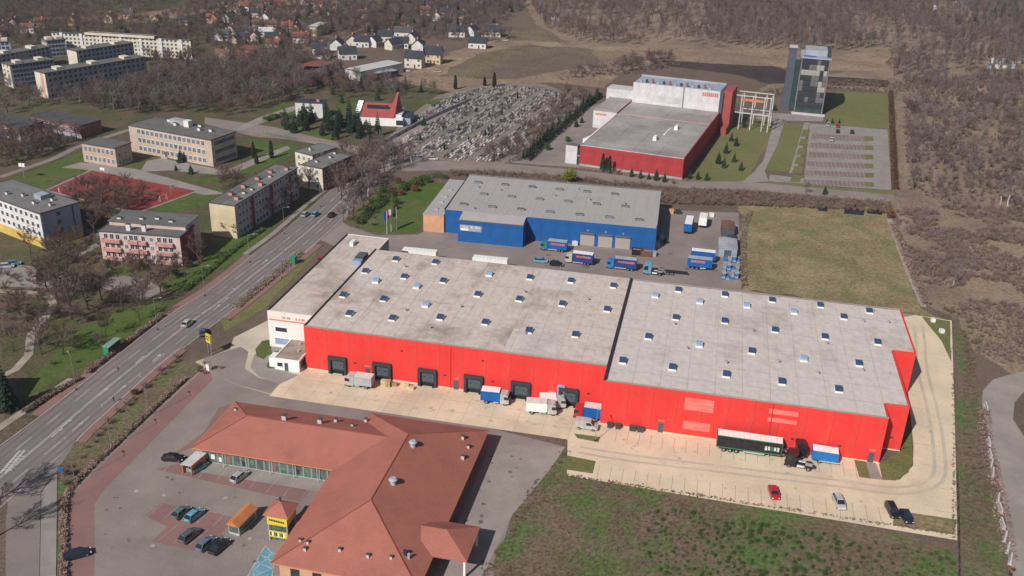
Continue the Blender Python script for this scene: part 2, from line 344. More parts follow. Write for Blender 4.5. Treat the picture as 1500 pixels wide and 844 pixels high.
sheet('lawn', [(67,-11.4),(68,-13),(72.6,-13.4),(72.8,-11.2)], 'lawn_olive', .086, world=True)
sheet('lawn', [(132,-22),(143.5,-22),(142,-27),(131,-27)], 'dry_field', .085, world=True)
mk = MB()
def wear(mb, P, offs, w, z): 
    for o_ in offs: ribbon_mb(mb, P, o_-w, o_+w, z)
wear(mk, path_pts([Vector(p) for p in [(69,-17.2),(80,-17.5),(100,-16.6),(122,-15.6),(134,-15),(142,-9),(144.6,4),(146,20),(147,40),(149,56),(150,66)]], 3), (-1.1, 1.1), .38, .081)
struct(mk.build('tyre_track', 'track_wear'))
mk = MB()
for k in range(23):
    x = 74+k*2.5
    if 1: mk.box(x-.045, x+.045, -26.4, -21.6, .078, .084)
    if k < 22: mk.box(x+2-.045, x+2+.045, -12.6, -7.8, .078, .084)
struct(mk.build('parking_marking', 'paint_dark'))
# slab joints of the concrete yard
mk = MB()
for k in range(12): mk.box(k*6-.03, k*6+.03, -13.8, -.4, .071, .0765)
for y in (-5, -9.6): mk.box(-2.6, 66, y-.03, y+.03, .071, .077)
for k in range(9): mk.box(139.5, 145, -20+k*8-.04, -20+k*8+.04, .071, .0765)
struct(mk.build('slab_joint', 'paint_dark'))
strip('kerb', [], 0, 1, 0, 'kerb') if 0 else None
# oil stains, patched asphalt, drain covers
rr = random.Random(21); mk = MB(); mk2 = MB()
def blot(mb, x, y, r_, z):
    n = 9; mb.poly([(x+math.cos(6.283*k/n)*r_*rr.uniform(.5, 1.2), y+math.sin(6.283*k/n)*r_*rr.uniform(.5, 1.2), z) for k in range(n)])
for k in range(26):
    p = at(rr.uniform(150, 380), rr.uniform(680, 840)).xy; blot(mk, p.x, p.y, rr.uniform(.1, .5), .0835+.00001*k)
for k in range(22): blot(mk, rr.uniform(51, 58), rr.uniform(-75, -22), rr.uniform(.2, .6), .0836+.00001*k)
for k in range(40): blot(mk2, rr.uniform(0, 66), rr.uniform(-12.5, -2), rr.uniform(.2, .8), .0835+.00001*k)
for k in range(50): blot(mk2, rr.uniform(72, 138), rr.uniform(-25, -8), rr.uniform(.15, .6), .0845+.00001*k)
for k in range(30):
    p = at(rr.uniform(780, 1060), rr.uniform(372, 404)).xy; blot(mk, p.x, p.y, rr.uniform(.3, 1.2), .0835+.00001*k)
struct(mk.build('oil_stain', 'asphalt_dark')); struct(mk2.build('oil_stain', 'track_wear'))
mk = MB()
for x, y in ((10,-9), (34,-9.4), (58,-10), (90,-15), (112,-14.6), (144,10)): mk.box(x-.4, x+.4, y-.4, y+.4, .082, .0865)
for q in ((200,720), (240,726), (330,730), (224,800), (366,790)):
    p = at(*q); mk.box(p.x-.35, p.x+.35, p.y-.35, p.y+.35, .08, .0875)
struct(mk.build('drain_cover', 'kerb'))
# blue warehouse lot, factory yard, tower drives
sheet('yard', [(470,352),(503,326),(512,332),(552,345),(612,344),(640,330),(760,360),(960,300),(985,308),(1082,312),(1086,425),(1345,462),(1330,480),(920,432),(560,372),(500,366)], 'asphalt_old', .058)
sheet('yard', [(-16,62),(75,50.5),(142,50.5),(142,62),(110,70),(0,72),(-16,70)], 'asphalt_old', .052, world=True)
sheet('yard', [(742,238),(790,218),(860,158),(884,150),(928,146),(905,190),(850,215),(848,246)], 'asphalt_old', .057)
sheet('verge', [(848,246),(850,241),(1003,257),(1004,266),(920,257)], 'lawn_olive', .056)
sheet('road', [(1086,268),(1104,252),(1118,236),(1134,176),(1150,176),(1138,214),(1120,250),(1126,266)], 'paver_grey', .064)
sheet('path', [(1156,254),(1178,180),(1186,180),(1166,254)], 'paver_grey', .066)
sheet('path', [(1085,166),(1140,166),(1206,170),(1206,178),(1134,177),(1085,172)], 'paver_grey', .062)
pk = [(1186,181),(1300,190),(1306,279),(1126,266),(1128,256),(1178,262)]
sheet('car_park', pk, 'paver_grey', .06)
for k in range(6):
    y0 = 196+k*13.4; x0 = 1190-k*2.6; x1 = 1272+k*.4
    sheet('paving', [(x0, y0), (x1, y0+4), (x1, y0+11.4), (x0-2, y0+7.4)], 'paver_dull', .072)
    sheet('lawn', [(1266+k*.3, y0+3.7), (1279+k*.2, y0+4.5), (1279+k*.2, y0+11), (1266+k*.3, y0+10.2)], 'lawn_olive', .085)
    sheet('lawn', [(1176-k*3, y0-6), (1187-k*2.4, y0-5), (1184-k*2.6, y0+5), (1173-k*3.4, y0+4)], 'lawn_olive', .085)
mk = MB()
for k in range(6):
    y0 = 196+k*13.4; x0 = 1190-k*2.6; x1 = 1272
    A, B = at(x0, y0+4).xy, at(x1, y0+8).xy
    for j in range(16):
        c = A.lerp(B, j/15); mk.box(c.x-.07, c.x+.07, c.y-5, c.y+5, .076, .082)
struct(mk.build('parking_marking', 'paint_worn'))
# right-hand gravel road
sheet('road', [(1540,540),(1490,546),(1455,556),(1440,572),(1438,590),(1448,640),(1462,700),(1476,780),(1490,900),(1600,900),(1540,640),(1500,640),(1484,615),(1486,590),(1500,574),(1540,570)], 'concrete_drive', .06)
zone('verge', [(322,470),(345,456),(376,430),(410,402),(450,366),(465,372),(420,418),(392,448),(352,474),(330,486)], 'lawn_olive', .045, .3, 2, 62)
sheet('lawn', [(374,512),(384,500),(396,498),(398,516),(386,527),(376,522)], 'lawn', .095); sheet('lawn', [(394,518),(408,514),(410,519),(398,522)], 'lawn', .096); sheet('lawn', [(390,534),(397,528),(403,530),(402,540),(392,540)], 'lawn', .097)
mat('pond_water', (.02,.025,.035), .12, .2, .3, spec=.5)
for q in ([(1197,298),(1213,297),(1212,310),(1199,309)], [(1238,300),(1267,301),(1265,316),(1236,313)], [(1271,306),(1293,309),(1292,315),(1270,313)], [(885,270),(905,272),(903,290),(884,286)], [(925,276),(952,279),(950,290),(930,288)]): sheet('pond', q, 'pond_water', .09)
strip('path', [(1296,298),(1306,330),(1322,375),(1340,420),(1354,450)], -.7, .9, .05, 'gravel_path', .03)
# left gardens: paths, small lots, court
strip('path', [(-20,425),(20,428),(62,430),(78,445),(62,470),(45,490),(42,520),(22,542),(0,552)], -1.0, 1.0, .06, 'gravel_path', .03)
strip('path', [(60,300),(110,330),(150,350),(118,372),(90,390)], -1.2, 1.2, .06, 'paver_grey', .03)
strip('path', [(0,260),(40,246),(80,232),(118,214),(190,190)], -1.5, 1.5, .06, 'asphalt_old', .03)
sheet('car_park', [(0,385),(60,392),(110,410),(140,425),(0,420)], 'paver_grey', .055)
sheet('path', [(140,420),(170,402),(215,410),(240,425),(215,440),(180,430)], 'asphalt_old', .056)
sheet('court', [(70,279),(135,250),(287,280),(200,312)], 'court_red', .07)
mk = MB()
cc = W([(70,279),(135,250),(287,280),(200,312)])
for i in range(4):
    A, B = cc[i], cc[(i+1) % 4]; ribbon_mb(mk, [A, (A+B)/2, B], -1.0, .0, .075)
struct(mk.build('court_edge', 'paver_grey'))
sheet('path', [(118,238),(200,248),(330,284),(300,286),(120,248),(90,246)], 'paver_grey', .06)
sheet('path', [(215,236),(236,232),(330,250),(378,230),(420,214),(426,218),(380,238),(335,258),(250,250),(205,252)], 'paver_grey', .063)
sheet('cemetery_ground', [(556,214),(640,236),(735,241),(800,205),(862,150),(800,124),(724,122),(640,140),(600,170)], 'grave_soil', .05)
# ---------------------------------------------------------------- the red warehouse
mat('red_clad', (.78,.042,.035), .6, .06, .12, c2=(.70,.065,.052), scale2=1.5, spec=.3, rnd=.05, stretch=(1.5, 1, .35))
mat('red_faded', (.82,.22,.19), .7, .08, .3, c2=(.80,.15,.13), stretch=(1, 1, 6))
mat('red_dull', (.50,.035,.035), .7, .1, .2)
mat('membrane', (.62,.525,.475), .9, .10, .09, c2=(.44,.36,.32), mix=(.46,.74), scale2=.9, stretch=(1, .6, 1))
mat('membrane_pale', (.62,.545,.515), .9, .09, .08, c2=(.48,.415,.385), mix=(.47,.76), scale2=.8, stretch=(1, .6, 1))
def dirty(name, s1, amt, dark):
    m = MATS[name]; t = m.node_tree; L = t.links.new; b = t.nodes['Principled BSDF']; src = b.inputs['Base Color'].links[0].from_socket; tc = t.nodes.new('ShaderNodeNewGeometry')
    prev = src
    for sc, lo, hi, a_, st in ((s1, .52, .68, amt, (1, 1, 1)), (s1*5, .58, .72, amt*.8, (1, 1, 1)), (.5, .56, .75, amt*.7, (.12, 1.6, 1)), (.5, .56, .75, amt*.6, (1.6, .1, 1))):
        mp = t.nodes.new('ShaderNodeMapping'); mp.inputs['Scale'].default_value = st; L(tc.outputs['Position'], mp.inputs[0])
        n = t.nodes.new('ShaderNodeTexNoise'); n.inputs['Scale'].default_value = sc; n.inputs['Detail'].default_value = 7; n.inputs['Roughness'].default_value = .7; L(mp.outputs[0], n.inputs['Vector'])
        r = t.nodes.new('ShaderNodeMapRange'); r.inputs[1].default_value = lo; r.inputs[2].default_value = hi; r.inputs[4].default_value = a_; L(n.outputs[0], r.inputs[0])
        x = t.nodes.new('ShaderNodeMix'); x.data_type = 'RGBA'; L(r.outputs[0], x.inputs[0]); L(prev, x.inputs[6]); x.inputs[7].default_value = (*dark, 1); prev = x.outputs[2]
    L(prev, b.inputs['Base Color'])
dirty('membrane', .07, .75, (.27,.205,.17)); dirty('membrane_pale', .06, .6, (.31,.255,.225)); dirty('concrete_yard', .05, .45, (.40,.33,.25)); dirty('asphalt_old', .05, .4, (.17,.145,.135)); dirty('asphalt', .04, .35, (.15,.13,.125)); dirty('red_clad', .12, .22, (.52,.05,.045))
mat('seam', (.37,.32,.295), .9, .1, .4)
mat('stain', (.33,.27,.235), .95, .2, .3)
mat('white_clad', (.80,.78,.76), .6, .04, .2)
mat('white_clean', (.86,.86,.85), .5, .02, .3)
mat('cream_band', (.82,.72,.66), .6, .05, .3)
mat('flashing_and_shadow', (.035,.035,.04), .6, .2, .8)
mat('dark_metal', (.05,.055,.065), .5, .15, 1)
mat('door_grey', (.085,.11,.13), .45, .1, .5)
mat('door_frame', (.045,.05,.058), .7, .1, .5)
mat('skylight_glass', (.045,.08,.16), .45, .12, .5, spec=.3)
mat('skylight_dome', (.27,.38,.55), .35, .1, .5, spec=.4)
mat('galv', (.50,.51,.53), .45, .1, 1, metal=.4)
mat('rubber', (.02,.02,.022), .9)
mat('win_dark', (.035,.045,.06), .12, .15, .6, spec=.6)
mat('letter_red', (.75,.22,.16), .7, .05)
mat('letter_grey', (.42,.36,.33), .7, .05)
wh = thing('warehouse', (0, 0, 0), 0, 'long red warehouse with flat grey roof, roof lights and six loading doors', 'warehouse')
H1, H2, BK = 11.44, 11.1, 50.0
# left hall: wall panels 5.5 m wide with open joints
def wall_run(parent, x0, x1, y, z0, z1, m, pitch=5.55, face=-1, depth=.25, skip=None):
    n = max(1, round((x1-x0)/pitch)); w_ = (x1-x0)/n
    me = MB().box(.012, w_-.012, 0, depth, 0, z1-z0).mesh('wall_panel', m)
    for k in range(n): link('wall_panel', me, parent, (x0+k*w_, y, z0))
def wall_run_y(parent, y0, y1, x, z0, z1, m, pitch=5.55, depth=.25):
    n = max(1, round((y1-y0)/pitch)); w_ = (y1-y0)/n
    me = MB().box(0, depth, .012, w_-.012, 0, z1-z0).mesh('wall_panel', m)
    for k in range(n): link('wall_panel', me, parent, (x, y0+k*w_, z0))
core = MB()
core.box(.2, 72.1, .22, BK, 0, H1-.35); core.box(72.15, 130.8, -5.75, BK-.2, 0, H2-.35); core.box(130.7, 135.8, .2, BK-.2, 0, H2-.36); core.box(135.7, 141, 26, BK-.2, 0, H2-.37)
core.build('wall', 'red_dull', wh)
wall_run(wh, 0, 72.2, 0, .35, H1, 'red_clad')
wall_run(wh, 72.2, 131, -5.95, .35, H2, 'red_clad')
wall_run(wh, 131.02, 136, 0, .35, H2, 'red_clad'); wall_run(wh, 136.02, 141.2, 25.8, .35, H2, 'red_clad')
wall_run_y(wh, -5.68, -.02, 130.75, .35, H2, 'red_clad'); wall_run_y(wh, .27, 25.78, 135.75, .35, H2, 'red_clad'); wall_run_y(wh, 26.07, BK, 140.95, .35, H2, 'red_clad')
wall_run_y(wh, -5.68, 0, 71.9, .35, H2, 'red_clad'); wall_run_y(wh, .27, BK, 0, .35, H1, 'red_clad'); wall_run_y(wh, .3, BK, 71.97, H2-.6, H1, 'red_clad')
wall_run(wh, 0, 141, BK, .35, H2-.1, 'red_clad')
b = MB(); b.box(.3, 72.1, .04, .1, 0, .35); b.box(72.3, 130.9, -5.91, -5.85, 0, .35); b.box(131, 136, .04, .1, 0, .35); b.box(136, 141, 25.84, 25.9, 0, .35)
b.build('plinth', 'concrete_yard', wh)
# roofs: membrane sheets butted side by side
def roof_area(x0, x1, y0, y1, z, m, nx, ny, seed):
    rr = random.Random(seed); dx, dy = (x1-x0)/nx, (y1-y0)/ny
    for k in range(3): pass
    mes = [MB().box(.01, dx-.01, .01, dy-.01, -.3, .004*q).mesh('roof_sheet', m if q != 1 else 'membrane_pale') for q in range(3)]
    for i in range(nx):
        for j in range(ny): link('roof_sheet', mes[rr.choice((0, 0, 1, 2))], wh, (x0+i*dx, y0+j*dy, z-.08))
roof_area(.3, 71.9, .3, BK-.2, H1, 'membrane', 6, 4, 1)
roof_area(72.3, 130.7, -5.65, -.05, H2, 'membrane_pale', 5, 1, 2)
roof_area(72.3, 135.7, 0.0, 25.8, H2, 'membrane_pale', 5, 2, 3)
roof_area(72.3, 140.9, 25.85, BK-.2, H2, 'membrane_pale', 6, 2, 4)
# welded seams and darker water stains
sm = MB(); rr = random.Random(3)
for k in range(1, 13):
    x = k*5.5; sm.box(x-.03, x+.03, .4, BK-.4, H1-.075, H1-.056)
for k in range(1, 7):
    y = k*7.1; sm.box(.4, 71.8, y-.03, y+.03, H1-.075, H1-.052)
for k in range(1, 11):
    x = 72.3+k*5.85; sm.box(x-.03, x+.03, -5.5 if x < 130 else .3, BK-.4, H2-.075, H2-.056)
for k in range(0, 7):
    y = -.02+k*7.0; sm.box(72.5, 135.5, y-.04, y+.04, H2-.075, H2-.052)
sm.build('roof_seam', 'seam', wh)
# parapet flashings; the black one between the halls paints their shadow line
fl = MB(); fl.box(-.08, .3, .25, BK, H1-.02, H1+.16); fl.box(71.98, 72.5, -5.9, BK-.1, H2-.05, H1+.14); fl.build('parapet', 'flashing_and_shadow', wh)
fl = MB(); fl.box(.3, 71.95, -.06, .42, H1, H1+.1); fl.box(72.55, 131.05, -6.01, -5.55, H2, H2+.1); fl.box(.3, 141.2, BK-.2, BK+.3, H2+.02, H2+.1)
fl.build('parapet', 'seam', wh)
fl = MB(); fl.box(135.72, 136.06, -.06, 25.8, H2, H2+.13); fl.box(140.92, 141.26, 25.75, BK-.2, H2, H2+.13); fl.box(130.72, 131.06, -5.5, -.07, H2, H2+.13); fl.box(131.1, 135.7, -.06, .24, H2, H2+.12); fl.box(136.1, 140.9, 25.74, 26.04, H2, H2+.12)
fl.build('parapet', 'red_clad', wh)
gut = MB(); 
for x in (36, 108): gut.cyl(x, -.1 if x < 72 else -6.05, .3, 11, .07, 6)
gut.build('downpipe', 'red_dull', wh)
# roof lights: curb + lid
def sky_mesh(): return MB().prism_x([(-1.15,-.1),(1.15,-.1),(1.15,.85),(-1.15,.4)], -.95, .95).mesh('roof_light', 'white_clad'), MB().prism_x([(-1.12,.42),(1.18,.88),(1.1,.98),(-1.1,.54)], -.92, .92).mesh('lid', 'skylight_glass'), MB().prism_x([(-1.15,.42),(-.9,.68),(0,.95),(.9,1.05),(1.15,.86)], -.9, .9).mesh('lid', 'skylight_dome')
kerb_m, lid_m, dome_m = sky_mesh()
SL = [(8.1,8.8),(18.9,9.2),(29.8,12.7),(40.9,13.1),(51.9,11.7),(62.9,12.6),(2.8,18.3),(13.3,18.8),(24.4,18.6),(35.3,28),(46.1,28.2),(57.1,28.4),(68.4,28.3),(7.7,28.9),(19,28.5),(24.5,33.7),(13.9,33.4),(35.1,41.4),(46,42.2),(56.9,43.1),(2.9,33.9),(68.2,43),(8,44),(19,45)]
SR = [(79.4,40.9),(85.4,29),(79.7,16.9),(75.1,3.5),(90.8,40.3),(97.2,30.4),(91.6,16.2),(86.2,3.4),(102.6,41.2),(109.2,28.8),(103.6,16.1),(98,3.4),(114.2,40.8),(120.8,28.3),(115.2,15.6),(109.9,3.3),(126.3,41),(132.9,28.8),(127.4,16.6),(121.8,3.2),(85,46),(97,46.4),(109,46.3),(121,46.5),(133,46.4)]
DOME = {(24.4,18.6),(19,28.5),(35.1,41.4),(91.6,16.2),(79.4,40.9),(90.8,40.3),(102.6,41.2),(115.2,15.6),(114.2,40.8),(7.7,28.9)}
for P, z in ((SL, H1-.07), (SR, H2-.07)):
    for x, y in P:
        o = link('roof_light', kerb_m, wh, (x, y, z), R(rng.uniform(-3, 3)), (.86, .86, .9)); link('lid', dome_m if (x, y) in DOME else lid_m, o)
vm = MB(); vm.cyl(0, 0, 0, .5, .16, 8); vm.cyl(0, 0, .5, .62, .28, 8); vme = vm.mesh('roof_vent', 'galv')
for x, y in [(20.5,14.5),(51.3,10.2),(29,7),(46.5,33),(63,33),(12,40),(33,20),(89,13.6),(104,27),(85.3,25.6),(121,25),(109.5,12.6),(128,13.6),(131,40),(98,9),(118,9.5),(137,41),(134,47)]: link('roof_vent', vme, wh, (x, y, (H1 if x < 72 else H2)-.07), 0, (1.2, 1.2, 1.2))
# loading docks
fr = MB(); fr.box(-2.25, -1.6, -.75, .02, -.0, 4.5); fr.box(1.6, 2.25, -.75, .02, 0, 4.5); fr.box(-1.6, 1.6, -.75, .02, 3.75, 4.5); fr_m = fr.mesh('dock_shelter', 'door_frame')
dm = MB(); 
for k in range(5): dm.box(-1.6, 1.6, -.16, -.02, 1.05+k*.54, 1.05+k*.54+.52)
dm_m = dm.mesh('dock_door', 'door_grey'); bm_m = MB().box(-.14, .14, -1.0, -.75, .0, 1.1).mesh('bumper', 'rubber')
lv = MB().box(-1.55, 1.55, -.5, -.02, .95, 1.04).mesh('leveller', 'dark_metal'); wn = MB().box(-.35, .35, -.19, -.14, 0, .22).mesh('pane', 'win_dark'); pb = MB().box(-1.6, 1.6, -.3, -.05, 0, .95).mesh('dock_pit', 'rubber')
lamp = MB().box(-.07, .07, -.22, .05, -.05, .07).mesh('wall_lamp', 'red_faded')
for k in range(6):
    x = 8.2+k*11.12
    s = link('dock_shelter', fr_m, wh, (x, 0, .08)); d = link('dock_door', dm_m, wh, (x, 0, .08))
    link('pane', wn, d, (-.7, 0, 2.2)); link('pane', wn, d, (.7, 0, 2.2)); link('leveller', lv, wh, (x, 0, .08)); link('dock_pit', pb, wh, (x, 0, .08))
    link('bumper', bm_m, s, (-1.5, 0, 0)); link('bumper', bm_m, s, (1.5, 0, 0)); link('wall_lamp', lamp, wh, (x, -.1, 5.1)); link('wall_lamp', lamp, wh, (x-5, -.1, 9))
side = MB().box(-2.6, -.9, -.35, .05, 3.3, 5.0).box(-2.62, -1.9, -.36, .06, .3, 3.3).build('dock_patch', 'skylight_dome', wh, (8.2+5*11.12, -.02, .1))
# personnel doors, sign plates, pale painted-out fields
pd = MB().box(-.5, .5, -.08, .02, 0, 2.1).mesh('door', 'door_grey'); ph = MB().box(.32, .42, -.14, -.06, 1, 1.05).mesh('handle', 'galv')
sp = MB().box(-.7, .7, -.05, .02, 0, .28).mesh('sign_plate', 'red_faded')
for x, y in [(15.6,0),(37.3,0),(59.7,0),(85.2,-5.95),(129.2,-5.95)]:
    d = link('door', pd, wh, (x, y, .1), 0, (1.15, 1, 1.1)); link('handle', ph, d); link('sign_plate', sp, wh, (x, y, 2.9))
for x in (88.5, 98, 119.5, 111): link('wall_lamp', lamp, wh, (x, -6.05, 2.4+(.8 if x > 110 else 0)))
gr = MB().box(-.3, .3, -.1, .02, 0, .35).mesh('vent_grille', 'dark_metal')
for x, z in ((12.6, 3.3), (34.6, 3.3), (46, 3.4), (68.3, 3.6), (24.2, 8.2), (43.6, 8.4), (100.6, 1.8), (112.9, 2.9), (122.6, 2.8)): link('vent_grille', gr, wh, (x, 0 if x < 72 else -5.95, z))
link('vent_grille', gr, wh, (133.8, 0, 3.0))
# painted-out fields on the front, located from the wall plane
def on_wall(px, py, y):
    d = _f+_r*((px-750)/FPX)-_u*((py-422)/FPX); t = (y-CY)/d.y; return CX+t*d.x, CZ+t*d.z
for xl, xr_, yt, yb_ in ((1004,1045,582,600), (1001,1040,616,628), (1127,1170,598.5,605.5), (1125,1168,611,617)):
    x0, zt = on_wall(xl, yt, -5.95); _, zb = on_wall(xl, yb_, -5.95); x1, _ = on_wall(xr_, yb_, -5.95)
    MB().box(x0, x1, -5.985, -5.94, zb, zt).build('painted_field', 'red_faded', wh)
for x in (103.2, 104.2, 93.2): link('wall_lamp', lamp, wh, (x, -6.0, 6.3))
# white office block on the left end
of = MB(); HA = 10.2; of.box(-12.9, -.1, 8.05, 61.4, 0, HA-.4); of.build('wall', 'white_clad', wh)
wall_run(wh, -13, -.02, 7.75, .4, 7.7, 'white_clad', 4.4); wall_run(wh, -13, -.02, 7.74, 7.74, HA, 'cream_band', 13)
wall_run_y(wh, 8.02, 61.4, -13, .4, HA, 'white_clad', 6); 
MB().box(-.13, -.02, 50.4, 61.4, .3, HA-.3).build('wall', 'door_grey', wh)  # dark sheet over the white wall: shade of this side painted as colour
n = 5
for k in range(6): MB().box(-12.7, -.1, 8.1+k*8.85, 8.1+(k+1)*8.85-.03, HA-.4, HA-.1+.006*(k % 2)).build('roof_sheet', 'membrane', wh)
fl = MB(); fl.box(-13.1, -12.65, 8, 61.5, HA, HA+.12); fl.build('parapet', 'flashing_and_shadow', wh)
fl = MB(); fl.box(-12.6, -.05, 7.7, 8.05, HA, HA+.1); fl.box(-12.6, 0, 61.1, 61.5, HA, HA+.1); fl.build('parapet', 'white_clad', wh)
def pane_win(parent, x, y, z, w_, h_, m='win_dark', f='white_clean'):
    o = MB().box(-w_/2-.08, w_/2+.08, -.06, .02, -.08, h_+.08).build('window', f, parent, (x, y, z)); MB().box(-w_/2, w_/2, -.09, -.03, 0, h_).build('pane', m, o); return o
for x, z, w_ in ((-9.6, 4.9, 3), (-2.2, 4.9, 2.3)): pane_win(wh, x, 7.74, z, w_, 1.1)
pane_win(wh, -9.3, 7.74, 1.3, 4.2, 1.7, 'skylight_dome')
# remains of lettering on the fascia: a row of grey and pale red blocks
for k, (x0, x1) in enumerate([(-12.2,-9.3),(-9.1,-8.3),(-7.9,-7),(-6.8,-6.1),(-5.6,-5.2),(-4.8,-4.4),(-4.1,-3.2),(-2.8,-1.6)]):
    MB().box(x0, x1, 7.69, 7.75, 8.5, 9.1).build('letter', 'letter_grey' if k in (1, 2, 4, 5, 6) else 'cream_band', wh)
MB().box(-12.6, -.6, 7.69, 7.75, 7.8, 8.12).build('letter', 'red_faded', wh)
# roof plant of the office block
u = MB().box(-3.3, -.9, 42, 46.5, HA, HA+1.5).build('roof_unit', 'door_grey', wh); MB().box(-3.4, -.8, 40.4, 42, HA, HA+1.2).build('fan_housing', 'skylight_dome', u); MB().box(-.7, -.5, 33, 46, HA, HA+.3).build('duct', 'galv', wh)
for y in (28, 24, 20.5): MB().box(-1.5, -.6, y, y+.9, HA-.1, HA+.5).build('roof_unit', 'galv', wh)
MB().box(-9, -7.9, 53, 55.6, HA-.1, HA+1.1).build('roof_unit', 'white_clad', wh)
# entrance lodge
lg = MB(); lg.box(-7, -.7, -2.3, 3, .1, 3.0); lg.build('lodge_wall', 'white_clean', wh)
MB().box(-6.8, -.9, -2.1, 7.7, 3.0, 3.06).build('lodge_roof', 'stain', wh); MB().box(-6.9, -2.2, 3, 7.74, .1, 2.95).build('lodge_wall', 'white_clean', wh)
b = MB(); b.box(-7.1, -.6, -2.42, -2.2, 3.0, 3.28); b.box(-7.1, -6.85, -2.2, 7.7, 3, 3.28); b.box(-.85, -.6, -2.2, 3.1, 3, 3.28); b.build('lodge_parapet', 'white_clean', wh)
pane_win(wh, -5.6, -2.31, 1.1, 1.3, 1.0); 
d = link('door', pd, wh, (-4, -2.32, .1), 0, (.9, 1, 1)); link('handle', ph, d)
MB().box(-.72, -.66, -1.6, 2.4, .6, 2.6).build('window', 'door_grey', wh)
MB().box(-8.8, -7.0, -1.4, 1.2, .1, 2.5).build('lodge_wall', 'white_clean', wh); MB().box(-8.9, -7.0, -1.5, 1.3, 2.5, 2.6).build('lodge_roof', 'white_clad', wh)
for (x, y) in ((-4.2, 5.6), (-3, 2)): MB().box(x, x+.5, y, y+.5, 3.05, 3.6).build('roof_unit', 'galv', wh)

# ---------------------------------------------------------------- wheelie bins by the wall
mat('bin_grey', (.06,.07,.08), .6); mat('bin_blue', (.02,.08,.25), .5)
def waste_bin(x, y, m, label, wd=1.1):
    t = thing('waste_bin', (x, y, .07), 0, label, 'bin', 'bins along the red wall')
    MB().taper(-wd/2, wd/2, -.45, .45, 1.15, .15, .08, .08).build('body', m, t); MB().prism_x([(-.5,1.15),(-.5,1.25),(0,1.42),(.5,1.25),(.5,1.15)], -wd/2-.03, wd/2+.03).build('lid', m, t)
    for sx in (-1, 1):
        for sy in (-1, 1): MB().bar((sx*(wd/2-.15)-.05, sy*.3, .09), (sx*(wd/2-.15)+.05, sy*.3, .09), .09, n=8).build('wheel', 'rubber', t)
for x, lab in ((74.2, 'grey wheeled bin nearest the corner of the projecting red hall'), (76, 'grey wheeled bin second from the hall corner'), (79.2, 'large grey container left of a pair by the red wall'), (80.9, 'large grey container right of a pair by the red wall')): waste_bin(x, -7, 'bin_grey', lab, 1.35 if x > 78 else 1.1)
# ---------------------------------------------------------------- vehicles
mat('tyre', (.018,.018,.02), .9); mat('rim', (.35,.36,.38), .4, metal=.6); mat('car_glass', (.02,.027,.035), .06, .1, spec=.8)
mat('lamp_clear', (.75,.76,.78), .2); mat('lamp_red', (.35,.02,.02), .3); mat('chassis', (.03,.03,.033), .8, .2, 2); mat('plate', (.7,.7,.66), .6)
def paint(name, c): return mat('paint_'+name, c, .32, .03, .5, spec=.5, coat=.4)
for n_, c_ in dict(white=(.88,.88,.87), silver=(.42,.44,.46), black=(.015,.016,.018), navy=(.015,.025,.06), blue=(.03,.10,.24), steel=(.12,.17,.24), green=(.10,.16,.15), red=(.50,.02,.03), grey=(.10,.11,.12), maroon=(.022,.011,.013), azure=(.02,.22,.50), teal=(.05,.19,.25)).items(): paint(n_, c_)
WHEEL = {}
def wheel(parent, x, y, r=.32, wd=.2):
    k = (r, wd)
    if k not in WHEEL:
        WHEEL[k] = (MB().bar((0, -wd/2, 0), (0, wd/2, 0), r, n=12).mesh('wheel', 'tyre'), MB().bar((0, -wd/2-.012, 0), (0, wd/2+.012, 0), r*.6, n=8).mesh('rim', 'rim'))
    o = link('wheel', WHEEL[k][0], parent, (x, y, r)); link('rim', WHEEL[k][1], o); return o
